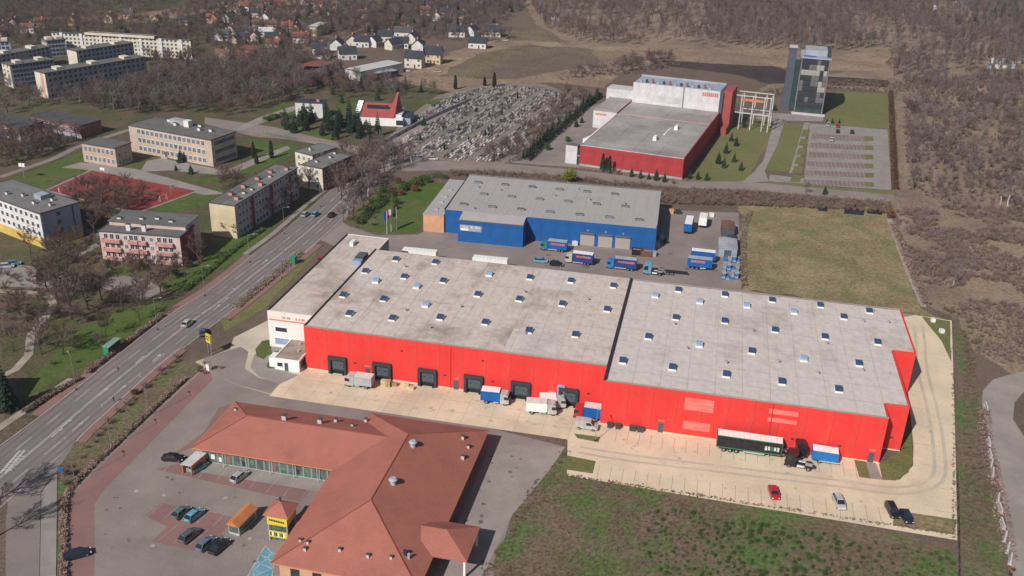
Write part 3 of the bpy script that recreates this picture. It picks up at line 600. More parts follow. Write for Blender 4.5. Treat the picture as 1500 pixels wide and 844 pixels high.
def car(px, py, deg, col, label, kind='hatch', group=None, L=4.3, loc=None):
    p = Vector((*loc, .07)) if loc else at(px, py, .07); p.z = .09
    t = thing('car', p, R(deg), label, 'car', group); wd = .88
    hood, boot = (.95, .35) if kind == 'hatch' else ((1.05, .95) if kind == 'sedan' else (.95, .2)); rf = 1.46 if kind != 'suv' else 1.62; belt = .92 if kind != 'suv' else 1.0
    a, b = L/2, -L/2; m = 'paint_'+col; body = MB()
    st = [(b, .72, .45, .78), (b+.12, .84, .28, .9), (b+.5, wd, .22, belt), (0, wd+.01, .2, belt), (a-hood-.3, wd, .2, belt-.01), (a-.45, .85, .24, belt-.14), (a-.1, .76, .28, belt-.28), (a, .62, .38, .58)]
    vs_ = []
    for x, h, z0, z1 in st: vs_ += [(x, -h, z0), (x, -h, z0+(z1-z0)*.55), (x, -h*.93, z1), (x, h*.93, z1), (x, h, z0+(z1-z0)*.55), (x, h, z0)]
    fs = []
    for i in range(len(st)-1):
        for k in range(6): fs.append((i*6+k, (i+1)*6+k, (i+1)*6+(k+1) % 6, i*6+(k+1) % 6))
    fs += [tuple(range(5, -1, -1)), tuple(range((len(st)-1)*6, len(st)*6))]
    body.faces(vs_, fs)
    body.build('body', m, t)
    x0, x1 = b+boot*.55, a-hood-.05; r0, r1 = b+boot+.45, a-hood-.75; wb, wt = .80, .62
    MB().taper(x0, x1, -wb, wb, belt-.02, belt-.01, 0, 0).build('sill', m, t)
    g = MB(); g.poly([(x1,-wb,belt), (x1,wb,belt), (r1,wt,rf-.03), (r1,-wt,rf-.03)]); g.build('windscreen', 'car_glass', t)
    g = MB(); g.poly([(x0,wb,belt), (x0,-wb,belt), (r0,-wt,rf-.03), (r0,wt,rf-.03)]); g.build('rear_window', 'car_glass', t)
    for s in (-1, 1):
        g = MB(); g.poly([(x0,s*wb,belt), (x1,s*wb,belt), (r1,s*wt,rf-.03), (r0,s*wt,rf-.03)]); g.build('side_window', 'car_glass', t)
        for xa, xb in ((x0, r0), (x1, r1), ((x0+x1)/2-.1, (r0+r1)/2-.05)): MB().bar((xa, s*(wb+.005), belt), (xb, s*(wt+.005), rf-.02), .035).build('pillar', m, t)
        MB().box(a-.28, a-.04, s*.62-.13, s*.62+.13, .56, .68).build('headlight', 'lamp_clear', t); MB().box(b-.01, b+.1, s*.6-.12, s*.6+.12, .66, .84).build('tail_light', 'lamp_red', t)
        MB().box(x1-.55, x1-.42, s*.9-.07, s*.9+.09 if s > 0 else s*.9+.07, belt, belt+.13).build('mirror', m, t)
        for xx in (a-.8, b+.8): wheel(t, xx, s*.76)
    MB().taper(r0-.03, r1+.03, -wt-.03, wt+.03, rf-.04, rf+.03, .12, .1).build('roof', m, t)
    return t
MY = 'cars parked in the red warehouse yard'
car(1133, 725, -80, 'red', 'red hatchback parked in the yard bay below the lorry cabs', 'hatch', MY)
car(1228.5, 739, -79, 'white', 'white estate car parked alone in the yard bays', 'suv', MY, 4.6)
car(1306, 751, -80, 'black', 'black car, left of the dark pair at the yard corner', 'suv', MY, 4.7)
car(1327, 760, -80, 'navy', 'dark blue car, right of the dark pair at the yard corner', 'hatch', MY, 4.1)
RY = 'cars parked outside the tiled shops'
car(254, 674, 8, 'black', 'black car parked left of the orange trolley shelter', 'sedan', RY, 4.5)
car(291, 687, 72, 'blue', 'dark blue car tucked right of the orange trolley shelter', 'hatch', RY)
car(351, 701, 76, 'silver', 'silver car standing alone in front of the shop windows', 'hatch', RY)
car(266, 754, 76, 'green', 'grey-green car, left of the pair in the upper pink bays', 'hatch', RY, 4.1)
car(285, 758, 76, 'blue', 'blue car, right of the pair in the upper pink bays', 'hatch', RY)
car(278, 788, 77, 'grey', 'dark grey car, leftmost of three in the lower pink bays', 'suv', RY, 4.5)
car(302, 800, 77, 'steel', 'dark steel car, middle of three in the lower pink bays', 'hatch', RY)
car(322, 804, 77, 'black', 'black car, rightmost of three in the lower pink bays', 'sedan', RY, 4.6)
car(114, 815, 40, 'navy', 'dark navy car crossing the pink paving by the car park exit', 'sedan', RY, 4.6)
aa = math.degrees(an)
car(275, 476, aa, 'white', 'white car driving on the avenue near the yellow pylon sign', 'hatch', 'cars on the avenue')
car(297, 489, aa+30, 'grey', 'dark car turning off the avenue behind the yellow sign', 'hatch', 'cars on the avenue')
car(462, 316, aa-2, 'blue', 'dark blue car, left of two far along the avenue', 'hatch', 'cars on the avenue')
car(486, 317, aa-2, 'black', 'black car, right of two far along the avenue', 'hatch', 'cars on the avenue')
car(447, 316, aa, 'silver', 'pale car at the kerb beside the beige flats', 'hatch', 'cars on the avenue')
car(525, 284, aa+6, 'black', 'dark car parked between roadside trees', 'hatch', 'cars on the avenue')
car(473, 382, 78, 'red', 'red car parked beside the white office block', 'hatch', None)
for px, py, c, k, lab in [(1227,186,'red','hatch','red car at the upper edge of the tower car park'), (1227,194,'black','hatch','black car just below the red one at the tower'), (1248,195,'navy','hatch','dark car to the right of the red one at the tower'), (1218,206,'white','hatch','white car in the second row of the tower car park'), (1213,184,'silver','suv','pale van by the trees of the tower car park')]:
    car(px, py, 86, c, lab, k, 'cars at the tower')
for px, py, d, c, lab in [(612,229,20,'silver','pale car, left one outside the cemetery gate'), (634,234,10,'white','white car, right one outside the cemetery gate'), (10,392,30,'silver','pale car parked in the far left lot'), (20,388,30,'teal','teal car parked in the far left lot'), (792,384,5,'blue','dark blue van in the blue yard beside the truck row'), (815,389,5,'black','dark car at the near edge of the blue yard'),
                          (740,60,20,'white','white van on the bare field track'), (596,105,0,'white','white van beside the new houses'), (641,106,30,'white','small white car below the yellow house')]:
    car(px, py, d, c, lab, 'hatch')

# lorries ------------------------------------------------
mat('curtain_blue', (.012,.11,.38), .5, .08, .6, stretch=(3, 1, .5)); mat('curtain_navy', (.03,.055,.22), .5, .08, .6); mat('curtain_sky', (.02,.18,.48), .5, .08, .6)
mat('box_white', (.88,.87,.85), .45, .03, .4); mat('box_roof', (.70,.66,.61), .7, .06, .5); mat('box_grey', (.42,.43,.45), .5, .08, .4); mat('frame_green', (.03,.24,.10), .5, .1); mat('curtain_black', (.03,.025,.03), .6, .2, .7)
mat('print_orange', (.62,.20,.12), .6); mat('print_white', (.62,.62,.62), .6, .3, 2); mat('wood', (.48,.34,.19), .85, .2, 2); mat('wood_pale', (.68,.56,.36), .85, .15, 2)
def cab(t, x, m, h=2.9, ln=2.1):
    b = MB(); b.prism_y([(x, .5), (x+ln, .5), (x+ln+.05, 1.35), (x+ln-.18, h-.25), (x+ln-.5, h), (x, h+.1)], -1.2, 1.2); c = b.build('cab', m, t)
    g = MB(); g.poly([(x+ln+.06,-1.08,1.45), (x+ln+.06,1.08,1.45), (x+ln-.14,1.02,h-.4), (x+ln-.14,-1.02,h-.4)]); g.build('windscreen', 'car_glass', c)
    for s in (-1, 1):
        g = MB(); g.poly([(x+.9,s*1.21,1.5), (x+ln-.12,s*1.21,1.5), (x+ln-.28,s*1.21,h-.5), (x+.9,s*1.21,h-.5)]); g.build('side_window', 'car_glass', c)
        MB().box(x+ln-.2, x+ln-.05, s*1.38-.12, s*1.38+.12, 1.7, 2.4).build('mirror', 'chassis', c); MB().box(x+ln, x+ln+.08, s*.9-.2, s*.9+.2, .75, .95).build('headlight', 'lamp_clear', c)
    MB().box(x+ln-.1, x+ln+.12, -1.2, 1.2, .35, .7).build('bumper', 'chassis', c); return c
def box_body(t, x0, x1, z0, z1, side, roof='box_roof', frame=None, wd=1.25, end=None):
    b = MB(); b.box(x0, x1, -wd, wd, z0, z1); o = b.build('load_box', side, t)
    MB().box(x0+.03, x1-.03, -wd+.05, wd-.05, z1, z1+.05).build('roof', roof, o)
    f = frame or side; e = MB()
    for s in (-1, 1):
        e.box(x0-.03, x1+.03, s*(wd+.02)-.03, s*(wd+.02)+.03, z1-.14, z1+.02); e.box(x0-.03, x1+.03, s*(wd+.02)-.03, s*(wd+.02)+.03, z0-.05, z0+.16)
        for xx in (x0, x1): e.box(xx-.06, xx+.06, s*(wd+.02)-.05, s*(wd+.02)+.05, z0+.16, z1-.14)
    e.build('frame', f, o); d = MB(); d.box(x0-.04, x0-.01, -wd+.06, -.02, z0+.1, z1-.15); d.box(x0-.04, x0-.01, .02, wd-.06, z0+.1, z1-.15); d.build('rear_door', end or side, o)
    r = MB()
    for k in range(1, int((x1-x0)/1.1)): r.box(x0+k*1.1-.02, x0+k*1.1+.02, -wd+.06, wd-.06, z1+.05, z1+.065)
    r.build('roof_rib', 'box_grey', o); return o
def marks(o, x0, x1, z0, z1, m, n, wd=1.262, seed=1):
    rr = random.Random(seed); x = x0; k = 0
    while x < x1:
        w_ = rr.uniform(.28, .5)
        for s in (-1, 1): MB().box(x, min(x+w_, x1), s*wd-.012, s*wd+.012, z0, z1).build('letter', m, o)
        x += w_+.12
def rigid(px, py, deg, label, cabm, side, L=6.5, h=3.2, roof='box_roof', group=None, frame=None, name='lorry', loc=None, cat='lorry', text=None):
    p = Vector((*loc, 0)) if loc else at(px, py); p.z = .09; t = thing(name, p, R(deg), label, cat, group)
    xb = L/2-2.2; MB().box(-L/2+.1, L/2-.3, -.45, .45, .55, .85).build('chassis', 'chassis', t)
    cab(t, xb, cabm, min(2.8, h-.2), 2.0); o = box_body(t, -L/2, xb-.15, .95, h, side, roof, frame)
    if text: marks(o, -L/2+.6, xb-1.2, (h+.95)/2+.1, (h+.95)/2+.7, text, 6)
    for s in (-1, 1):
        for x in (L/2-1.0, -L/2+1.3) + ((-L/2+2.3,) if L > 7.5 else ()): wheel(t, x, s*1.0, .45, .3)
        MB().box(-L/2+2.9, xb-.3, s*1.15-.05, s*1.15+.05, .5, .8).build('side_guard', 'box_grey', t)
    return t
def trailer(px, py, deg, label, side, L=13.4, h=4.0, roof='box_white', frame=None, group=None, loc=None, legs=True, name='trailer', z0=1.1, text=None, axles=3):
    p = Vector((*loc, 0)) if loc else at(px, py); p.z = .09; t = thing(name, p, R(deg), label, 'trailer', group)
    o = box_body(t, -L/2, L/2, z0, h, side, roof, frame); MB().box(-L/2+.2, L/2-.4, -.5, .5, z0-.35, z0-.05).build('chassis', 'chassis', t)
    for s in (-1, 1):
        for k in range(axles): wheel(t, -L/2+1.6+k*1.3, s*1.0, .48, .34)
        MB().box(-L/2+5.6, L/2-3.4, s*1.18-.04, s*1.18+.04, .55, .9).build('side_guard', 'box_grey', t)
        if legs: MB().box(L/2-2.6, L/2-2.45, s*.8-.08, s*.8+.08, 0, z0-.3).build('landing_leg', 'box_grey', t)
    if text: marks(o, -L/2+1, L/2-2, (h+z0)/2, (h+z0)/2+.8, text, 5, seed=int(px))
    return t
def tractor(px, py, deg, label, m, group=None, loc=None):
    p = Vector((*loc, 0)) if loc else at(px, py); p.z = .09; t = thing('tractor_unit', p, R(deg), label, 'lorry', group)
    cab(t, .9, m, 3.4, 2.2); MB().box(-3, .9, -.42, .42, .6, .9).build('chassis', 'chassis', t); MB().box(-2.4, -1, -.5, .5, .9, 1.02).build('fifth_wheel', 'box_grey', t)
    b = MB(); b.prism_y([(.6, 3.2), (1.0, 3.5), (2.4, 3.5), (2.75, 3.3), (2.4, 3.3)], -1.1, 1.1); b.build('air_deflector', m, t)
    for s in (-1, 1):
        MB().bar((-.9, s*.9, .7), (.6, s*.9, .7), .3, n=10).build('fuel_tank', 'galv', t)
        for x in (2.2, -1.7): wheel(t, x, s*1.0, .5, .32)
        MB().prism_y([(-2.3,.95),(-2.1,1.08),(-1.3,1.08),(-1.1,.95)], s*1.0-.2, s*1.0+.2).build('mudguard', 'chassis', t)
    return t
rigid(0, 0, 180, 'white box lorry backed along the red wall near the left docks', 'paint_white', 'box_grey', 6.6, 3.0, 'box_roof', loc=(15.2, -4.4))
rigid(0, 0, 4, 'blue-sided lorry with white roof between the fourth and fifth docks', 'paint_white', 'curtain_blue', 6.6, 3.3, 'box_white', loc=(47.6, -3.2))
rigid(0, 0, 8, 'white box lorry in front of the fifth dock, nearer the camera', 'paint_white', 'box_white', 7, 3.0, 'box_roof', loc=(58.6, -4.8))
rigid(0, 0, 14, 'white box van right behind the nearer white lorry at the docks', 'paint_white', 'box_white', 6.0, 2.9, 'box_white', loc=(60.6, -1.6+.0))
rigid(0, 0, 180, 'blue box lorry with a red cab by the hall corner', 'paint_red', 'curtain_blue', 6.6, 3.3, 'box_roof', loc=(69.0, -4.2))
def van(loc, deg, label, m, L=5.2):
    t = thing('van', (*loc, .09), R(deg), label, 'van'); b = MB()
    b.prism_y([(-L/2,.4),(L/2,.4),(L/2+.02,.95),(L/2-.85,1.2),(L/2-1.5,2.1),(L/2-1.8,2.2),(-L/2+.05,2.2)], -.95, .95); b.build('body', m, t)
    g = MB(); g.poly([(L/2-.84,-.82,1.24),(L/2-.84,.82,1.24),(L/2-1.46,.78,2.06),(L/2-1.46,-.78,2.06)]); g.build('windscreen', 'car_glass', t)
    for s in (-1, 1):
        g = MB(); g.poly([(L/2-2.5,s*.96,1.3),(L/2-1.15,s*.96,1.3),(L/2-1.6,s*.96,1.95),(L/2-2.5,s*.96,1.95)]); g.build('side_window', 'car_glass', t)
        for x in (L/2-.95, -L/2+1): wheel(t, x, s*.85, .34, .22)
        MB().box(L/2-.1, L/2+.04, s*.7-.15, s*.7+.15, .75, .95).build('headlight', 'lamp_clear', t); MB().box(-L/2-.02, -L/2+.05, s*.85-.08, s*.85+.08, .9, 1.4).build('tail_light', 'lamp_red', t)
    return t
van((69.3, -8.6), 0, 'white van beside the grass island near the hall corner', 'paint_white', 5)
trailer(0, 0, 0, 'long black curtain trailer with green frame and white roof', 'curtain_black', 13.4, 4.0, 'box_white', 'frame_green', loc=(104.0, -8.9), text=None)
tr = [o for o in COL.objects if o.name.startswith('trailer')][0]
for k in range(5):
    MB().box(3.2+k*.62, 3.2+k*.62+.45, -1.29, -1.255, 1.9+.1*(k % 2), 2.9).build('letter', 'print_white' if k != 2 else 'frame_green', tr)
MB().box(-6.4, 2.8, -1.285, -1.26, 1.5, 3.4).build('curtain', 'curtain_black', tr)
tractor(0, 0, 4, 'black tractor unit parked behind the green-framed trailer', 'paint_black', loc=(112.9, -7.5))
tractor(0, 0, 172, 'dark maroon tractor unit parked in front of the green-framed trailer', 'paint_maroon', loc=(114.6, -11.6))
trailer(0, 0, -2, 'short bright blue swap body with white roof by the red wall', 'curtain_sky', 5.2, 3.0, 'box_white', loc=(119.6, -8.2), z0=.95, axles=1)
BT = 'lorries in the blue warehouse yard'
rigid(811, 367, 180, 'teal lorry with grey roof parked beside the blue recess', 'paint_teal', 'curtain_blue', 8.4, 3.4, 'box_grey', BT, text='print_orange')
rigid(848, 386, 178, 'white-cabbed lorry with navy curtain in the blue yard', 'paint_white', 'curtain_navy', 8.6, 3.6, 'box_white', BT, text='print_orange')
rigid(910, 394, 180, 'bright blue-cabbed lorry with red lettering on its navy curtain', 'paint_azure', 'curtain_navy', 9, 3.6, 'box_grey', BT, text='print_orange')
tractor(958, 402, 180, 'blue and white tractor unit standing without a trailer', 'paint_blue', BT)
t = thing('flatbed_trailer', at(990, 402, .09), 0, 'low dark skeletal trailer behind the blue tractor unit', 'trailer', BT)
MB().box(-3.5, 3.5, -.5, .5, .9, 1.1).build('frame', 'chassis', t)
for s in (-1, 1):
    for x in (-2.4, -1.1): wheel(t, x, s*1, .45, .3)
trailer(1008, 338, 88, 'tall trailer with blue end and white roof in the far yard', 'curtain_blue', 8.6, 3.8, 'box_white', group=BT)
trailer(1029, 331, 88, 'shorter white trailer beside the blue-ended one', 'box_white', 6, 3.6, 'box_white', group=BT)
trailer(1024, 394, 0, 'blue trailer with grey roof, nearer of two side by side', 'curtain_blue', 7.3, 3.6, 'box_grey', group=BT, text='print_orange')
trailer(1029, 383, 0, 'blue trailer with pale roof, farther of two side by side', 'curtain_blue', 7.3, 3.6, 'box_white', group=BT)
for k, (x, lab) in enumerate(((6.6, 'white-roofed trailer backed to the warehouse rear, left one'), (28.6, 'white-roofed trailer backed to the warehouse rear, right one'))): trailer(0, 0, 2, lab, 'box_white', 10.5, 3.8, 'box_white', loc=(x, 70.5))
# pallets and cargo
def pallet_stack(loc, n, label, deg=0, w_=1.2, m='wood_pale', group='pallet stacks beside the docks'):
    t = thing('pallet_stack', (*loc, .08), R(deg), label, 'pallets', group)
    for k in range(n):
        z = k*.17; b = MB()
        for j in range(5): b.box(-w_/2+j*w_/5+.015, -w_/2+(j+1)*w_/5-.015, -.5, .5, z+.12, z+.15)
        for y in (-.45, -.05, .35): b.box(-w_/2, w_/2, y, y+.1, z, z+.12)
        b.build('pallet', m, t, rz=R(rng.uniform(-3, 3)))
pallet_stack((20.5, -2.5), 8, 'tall pale pallet stack behind the white box lorry', 5, 1.3, 'wood_pale'); pallet_stack((21.7, -2.9), 10, 'tallest orange-brown pallet stack behind the white box lorry', 0, 1.2, 'wood'); pallet_stack((23.0, -2.2), 5, 'low pallet stack left of the third dock', 8, 1.2, 'wood')
pallet_stack((26.0, -2.3), 7, 'pale pallet stack just left of the third dock', 3, 1.3); pallet_stack((27.4, -2.6), 4, 'short pale pallet stack touching the third dock', -4, 1.2)
# ---------------------------------------------------------------- other buildings
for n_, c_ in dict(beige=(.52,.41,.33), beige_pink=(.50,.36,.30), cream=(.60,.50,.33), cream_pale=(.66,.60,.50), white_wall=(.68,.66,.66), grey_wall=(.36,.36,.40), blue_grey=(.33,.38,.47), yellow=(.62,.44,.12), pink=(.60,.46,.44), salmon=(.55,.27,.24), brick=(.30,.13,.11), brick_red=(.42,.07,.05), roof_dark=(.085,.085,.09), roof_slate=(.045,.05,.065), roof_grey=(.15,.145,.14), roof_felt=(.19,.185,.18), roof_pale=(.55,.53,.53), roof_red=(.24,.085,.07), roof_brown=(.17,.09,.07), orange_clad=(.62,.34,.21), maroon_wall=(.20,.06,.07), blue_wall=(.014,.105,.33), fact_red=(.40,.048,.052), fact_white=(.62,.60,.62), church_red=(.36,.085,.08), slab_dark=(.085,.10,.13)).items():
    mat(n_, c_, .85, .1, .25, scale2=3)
mat('win_blue', (.12,.15,.20), .15, .3, .3, spec=.6, rnd=.35); mat('blue_roof', (.43,.40,.395), .7, .04, .1, scale2=1.5, stretch=(2, .2, 1)); mat('fact_roof', (.40,.37,.36), .9, .1, .05, c2=(.30,.275,.265), scale2=.6)
WM = {}
def win_mesh(w_, h_, frame, gl):
    k = (w_, h_, frame, gl)
    if k not in WM:
        b = MB(); b.box(-w_/2-.09, w_/2+.09, -.05, .03, -.09, h_+.09); b.cur = 1; b.box(-w_/2, -.04, -.075, 0, 0, h_); b.box(.04, w_/2, -.075, 0, 0, h_); WM[k] = b.mesh('window', frame, gl)
    return WM[k]
def win_row(t, side, x0, x1, n, z, w_, h_, Lb, Wb, frame='white_clean', gl='win_blue', skip=()):
    me = win_mesh(w_, h_, frame, gl)
    for k in range(n):
        if k in skip: continue
        u = x0+(x1-x0)*(k+.5)/n
        if side == 'f': link('window', me, t, (u, -.02, z))
        elif side == 'r': link('window', me, t, (Lb+.02, u, z), R(90))
        elif side == 'l': link('window', me, t, (-.02, u, z), R(-90))
def block(name, label, cat, FL, FR, BR, h, wall, roof, group=None, side_wall=None, loc=None, over=.25, W_=None, parapet=True, side=False):
    a, b_, c = at(*FL, h).xy, at(*FR, h).xy, at(*BR, h).xy
    d = b_-a; L = d.length; ang = math.atan2(d.y, d.x); 
    if side: ang = math.atan2((c-b_).y, (c-b_).x)-math.pi/2; L = max(9, d.dot(Vector((math.cos(ang), math.sin(ang)))))
    n = Vector((-math.sin(ang), math.cos(ang))); Wd = W_ or abs((c-b_).dot(n))
    t = thing(name, (a.x, a.y, 0), ang, label, cat, group)
    if side_wall:
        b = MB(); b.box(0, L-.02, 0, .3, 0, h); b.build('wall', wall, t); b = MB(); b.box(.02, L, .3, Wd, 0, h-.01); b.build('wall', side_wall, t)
    else: b = MB(); b.box(0, L, 0, Wd, 0, h); b.build('wall', wall, t)
    b = MB(); b.box(-over, L+over, -over, Wd+over, h, h+.22); r_ = b.build('roof', roof, t)
    if parapet:
        e = MB()
        for x0, x1, y0, y1 in ((-over-.05, L+over+.05, -over-.05, -over+.12), (-over-.05, L+over+.05, Wd+over-.12, Wd+over+.05), (-over-.05, -over+.12, -over+.12, Wd+over-.12), (L+over-.12, L+over+.05, -over+.12, Wd+over-.12)): e.box(x0, x1, y0, y1, h+.05, h+.36)
        e.build('gutter', 'roof_dark', r_)
    t['L'] = L; t['W'] = Wd; return t, L, Wd
def chimneys(t, pts, h, m='white_wall', hh=1.2, s=.6):
    for x, y in pts:
        c = MB().box(x-s, x+s, y-s*.7, y+s*.7, h, h+hh).build('chimney', m, t); MB().box(x-s-.1, x+s+.1, y-s*.7-.1, y+s*.7+.1, h+hh, h+hh+.12).build('cap', 'roof_dark', c)
# school
t, L, Wd = block('school', 'long three-storey beige school with dark flat roof beyond the red court', 'school', (188,184), (309,206), (354,195), 10.5, 'beige', 'roof_grey')
for fl, z in enumerate((1.2, 4.6, 8.0)): win_row(t, 'f', 4, L-3, 15, z, 1.5, 1.7, L, Wd); win_row(t, 'r', 1.5, Wd-1, 7, z, 1.6, 1.7, L, Wd)
chimneys(t, [(10, 12), (16, 9), (21, 10), (26, 12), (29, 8), (34, 9)], 10.7, 'white_wall', 1.1, .7); MB().box(12, 19, Wd-4, Wd-1, 10.7, 12.6).build('roof_house', 'grey_wall', t); MB().box(20, 22.5, Wd-5, Wd-2.5, 10.7, 13.2).build('roof_house', 'white_wall', t)
d = MB().box(17.4, 18.8, -.1, .05, 0, 2.4).build('door', 'roof_brown', t); MB().box(16.6, 19.6, -1.6, 0, 0, .35).build('step', 'kerb', t)
t, L, Wd = block('gym', 'two-storey beige gym in front of the long school', 'school', (119,210), (168,218), (199,211), 7.4, 'beige_pink', 'roof_grey')
for z in (1.2, 4.7): win_row(t, 'f', .8, L-.6, 7, z, 1.2, 1.8, L, Wd); win_row(t, 'r', 1, Wd-1, 4, z*.8, 1.2, 1.4, L, Wd, skip=(1,) if z > 4 else ())
# flats
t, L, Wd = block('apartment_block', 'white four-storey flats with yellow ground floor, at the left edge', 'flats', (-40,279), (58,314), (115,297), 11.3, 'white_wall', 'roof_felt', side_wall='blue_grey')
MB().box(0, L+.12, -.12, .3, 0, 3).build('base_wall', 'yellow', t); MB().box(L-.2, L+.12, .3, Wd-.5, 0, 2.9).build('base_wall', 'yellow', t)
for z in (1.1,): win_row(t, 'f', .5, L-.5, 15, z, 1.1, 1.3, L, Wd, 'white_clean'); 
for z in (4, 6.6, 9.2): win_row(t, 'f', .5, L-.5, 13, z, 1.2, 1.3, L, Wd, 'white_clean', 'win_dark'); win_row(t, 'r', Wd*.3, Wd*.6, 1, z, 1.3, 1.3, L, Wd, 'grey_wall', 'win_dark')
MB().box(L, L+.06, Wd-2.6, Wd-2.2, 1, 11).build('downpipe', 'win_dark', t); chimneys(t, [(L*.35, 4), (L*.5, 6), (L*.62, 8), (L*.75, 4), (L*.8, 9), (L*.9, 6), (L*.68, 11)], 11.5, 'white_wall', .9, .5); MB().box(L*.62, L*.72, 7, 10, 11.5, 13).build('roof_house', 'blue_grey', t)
t, L, Wd = block('apartment_block', 'pink three-storey flats with salmon balconies beside the avenue', 'flats', (145,339), (263,348), (281,331), 9, 'pink', 'roof_grey', side_wall='maroon_wall')  # maroon side wall puts the shade of that end into its colour
MB().box(.6, L-.4, Wd-4.5, Wd+5, 0, 10.4).build('rear_wall', 'pink', t); MB().box(.3, L-.1, Wd-4.8, Wd+5.2, 10.4, 10.65).build('rear_roof', 'roof_grey', t)
for z in (1.2, 4, 6.8):
    for x0, x1 in ((1, 6.5), (9, 12), (12.4, 14.6), (17.5, 22.8)):
        if x1 > L: continue
        bl = MB(); bl.box(x0, x1, -1.0, 0, z-.9, z-.75); bl.box(x0, x1, -1.05, -.95, z-.75, z+.25); bl.box(x0, x0+.1, -.95, 0, z-.75, z+.25); bl.box(x1-.1, x1, -.95, 0, z-.75, z+.25); bl.build('balcony', 'salmon', t)
        win_row(t, 'f', x0, x1, max(1, int((x1-x0)/1.5)), z+.2, 1.1, 1.5, L, Wd, 'white_clean', 'win_dark')
    win_row(t, 'f', 7, 9, 1, z+.2, 1, 1.3, L, Wd); win_row(t, 'f', 15, 17, 1, z+.2, 1, 1.3, L, Wd)
chimneys(t, [(8.3, 2), (13, 2.2), (3, 7), (14, 9), (19, 7.5), (9.5, 8)], 9.2, 'white_wall', 2.0, .6)
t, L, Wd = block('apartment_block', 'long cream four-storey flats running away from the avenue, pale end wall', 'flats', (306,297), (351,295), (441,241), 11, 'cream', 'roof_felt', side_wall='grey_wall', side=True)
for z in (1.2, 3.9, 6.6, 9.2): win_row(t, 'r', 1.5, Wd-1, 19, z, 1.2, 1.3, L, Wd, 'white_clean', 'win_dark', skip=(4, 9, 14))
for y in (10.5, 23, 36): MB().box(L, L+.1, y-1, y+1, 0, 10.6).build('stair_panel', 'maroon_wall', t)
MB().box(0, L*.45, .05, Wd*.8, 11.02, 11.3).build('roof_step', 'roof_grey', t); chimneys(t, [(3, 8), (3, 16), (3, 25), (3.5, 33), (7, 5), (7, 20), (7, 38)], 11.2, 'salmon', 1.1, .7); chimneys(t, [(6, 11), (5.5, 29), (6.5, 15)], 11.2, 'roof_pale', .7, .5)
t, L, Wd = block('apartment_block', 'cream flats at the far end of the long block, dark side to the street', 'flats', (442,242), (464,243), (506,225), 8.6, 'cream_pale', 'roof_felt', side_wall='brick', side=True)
for z in (1.2, 3.8, 6.4): win_row(t, 'r', 1, Wd-1, 8, z, 1.2, 1.3, L, Wd, 'white_clean', 'win_dark'); win_row(t, 'f', 1, L-.5, 2, z, 1.1, 1.3, L, Wd)
chimneys(t, [(3, 5), (4, 12), (2.5, 17)], 8.8, 'roof_pale', .8, .5)
t, L, Wd = block('apartment_block', 'low cream block with grey roof behind the street trees', 'flats', (432,222), (455,223), (490,212), 9, 'cream_pale', 'roof_felt', side=True)
for z in (1.2, 3.9, 6.6): win_row(t, 'f', .6, L-.5, 3, z, 1.1, 1.3, L, Wd)
chimneys(t, [(4, 4)], 9.2, 'white_wall', 1.2, .4)
for FL, FR, BR, lab in [((44,171), (117,185), (145,176), 'low red-brick building with blue-white base left of the school'), ((-30,176), (28,188), (60,178), 'low red-brick building cut by the left edge')]:
    t, L, Wd = block('brick_building', lab, 'building', FL, FR, BR, 5.2, 'brick', 'roof_dark'); MB().box(-.06, L+.06, -.06, .2, 0, 1.5).build('base_wall', 'blue_grey', t)
    win_row(t, 'f', 1, L-1, 10, 2.4, 1.6, 1.4, L, Wd)
def panel_block(lab, FL, FR, BR, h, wall, side, floors, nf, nr, win='win_dark', grp='far panel-built apartment blocks', band=None):
    t, L, Wd = block('apartment_block', lab, 'flats', FL, FR, BR, h, wall, 'roof_grey', grp, side_wall=side, side=nf < 10)  # grey and blue long sides hold their shade in the wall colour
    fh = h/floors
    for k in range(floors):
        if nf: win_row(t, 'f', .5, L-.5, nf, k*fh+.9, 1.2, 1.2, L, Wd, 'white_clean', win)
        if nr: win_row(t, 'r', .8, Wd-.8, nr, k*fh+.9, 1.3, 1.2, L, Wd, 'blue_grey', win)  # frames darkened to match the painted shade of the long side
    for q in range(max(2, int(Wd/14))): MB().box(L*.25, L*.75, (q+.5)*Wd/max(2, int(Wd/14))-1.6, (q+.5)*Wd/max(2, int(Wd/14))+1.6, h+.2, h+1.5).build('roof_house', 'cream_pale', t)
    if band: MB().box(L*.55, L*.78, -.08, .02, 0, h-.2).build('colour_band', band, t)
    return t, L, Wd
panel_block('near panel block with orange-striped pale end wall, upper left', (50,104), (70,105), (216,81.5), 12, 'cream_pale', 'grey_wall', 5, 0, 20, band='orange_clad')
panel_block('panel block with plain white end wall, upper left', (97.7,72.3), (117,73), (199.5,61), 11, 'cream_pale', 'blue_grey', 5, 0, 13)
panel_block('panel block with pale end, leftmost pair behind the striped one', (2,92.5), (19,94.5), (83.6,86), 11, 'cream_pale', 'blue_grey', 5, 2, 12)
panel_block('panel block with grey shaded side behind the leftmost pale end wall', (-25,80), (0,82), (80,68), 10, 'cream_pale', 'grey_wall', 5, 2, 12)
panel_block('pink panel block with blue shaded side in front of the long white one', (60,57), (84,58), (112,55.5), 9, 'pink', 'blue_grey', 4, 4, 5)
panel_block('white panel block with blue shaded side cut by the left edge', (-20,59), (10,60), (45,58.5), 9, 'white_wall', 'blue_grey', 4, 5, 5)
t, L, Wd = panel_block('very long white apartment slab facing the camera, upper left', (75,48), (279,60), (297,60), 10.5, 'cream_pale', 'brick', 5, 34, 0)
for k in range(7): MB().box(L*(k+.5)/7-.9, L*(k+.5)/7+.9, -.5, 0, 0, 10.9).build('stair_panel', 'white_wall', t)
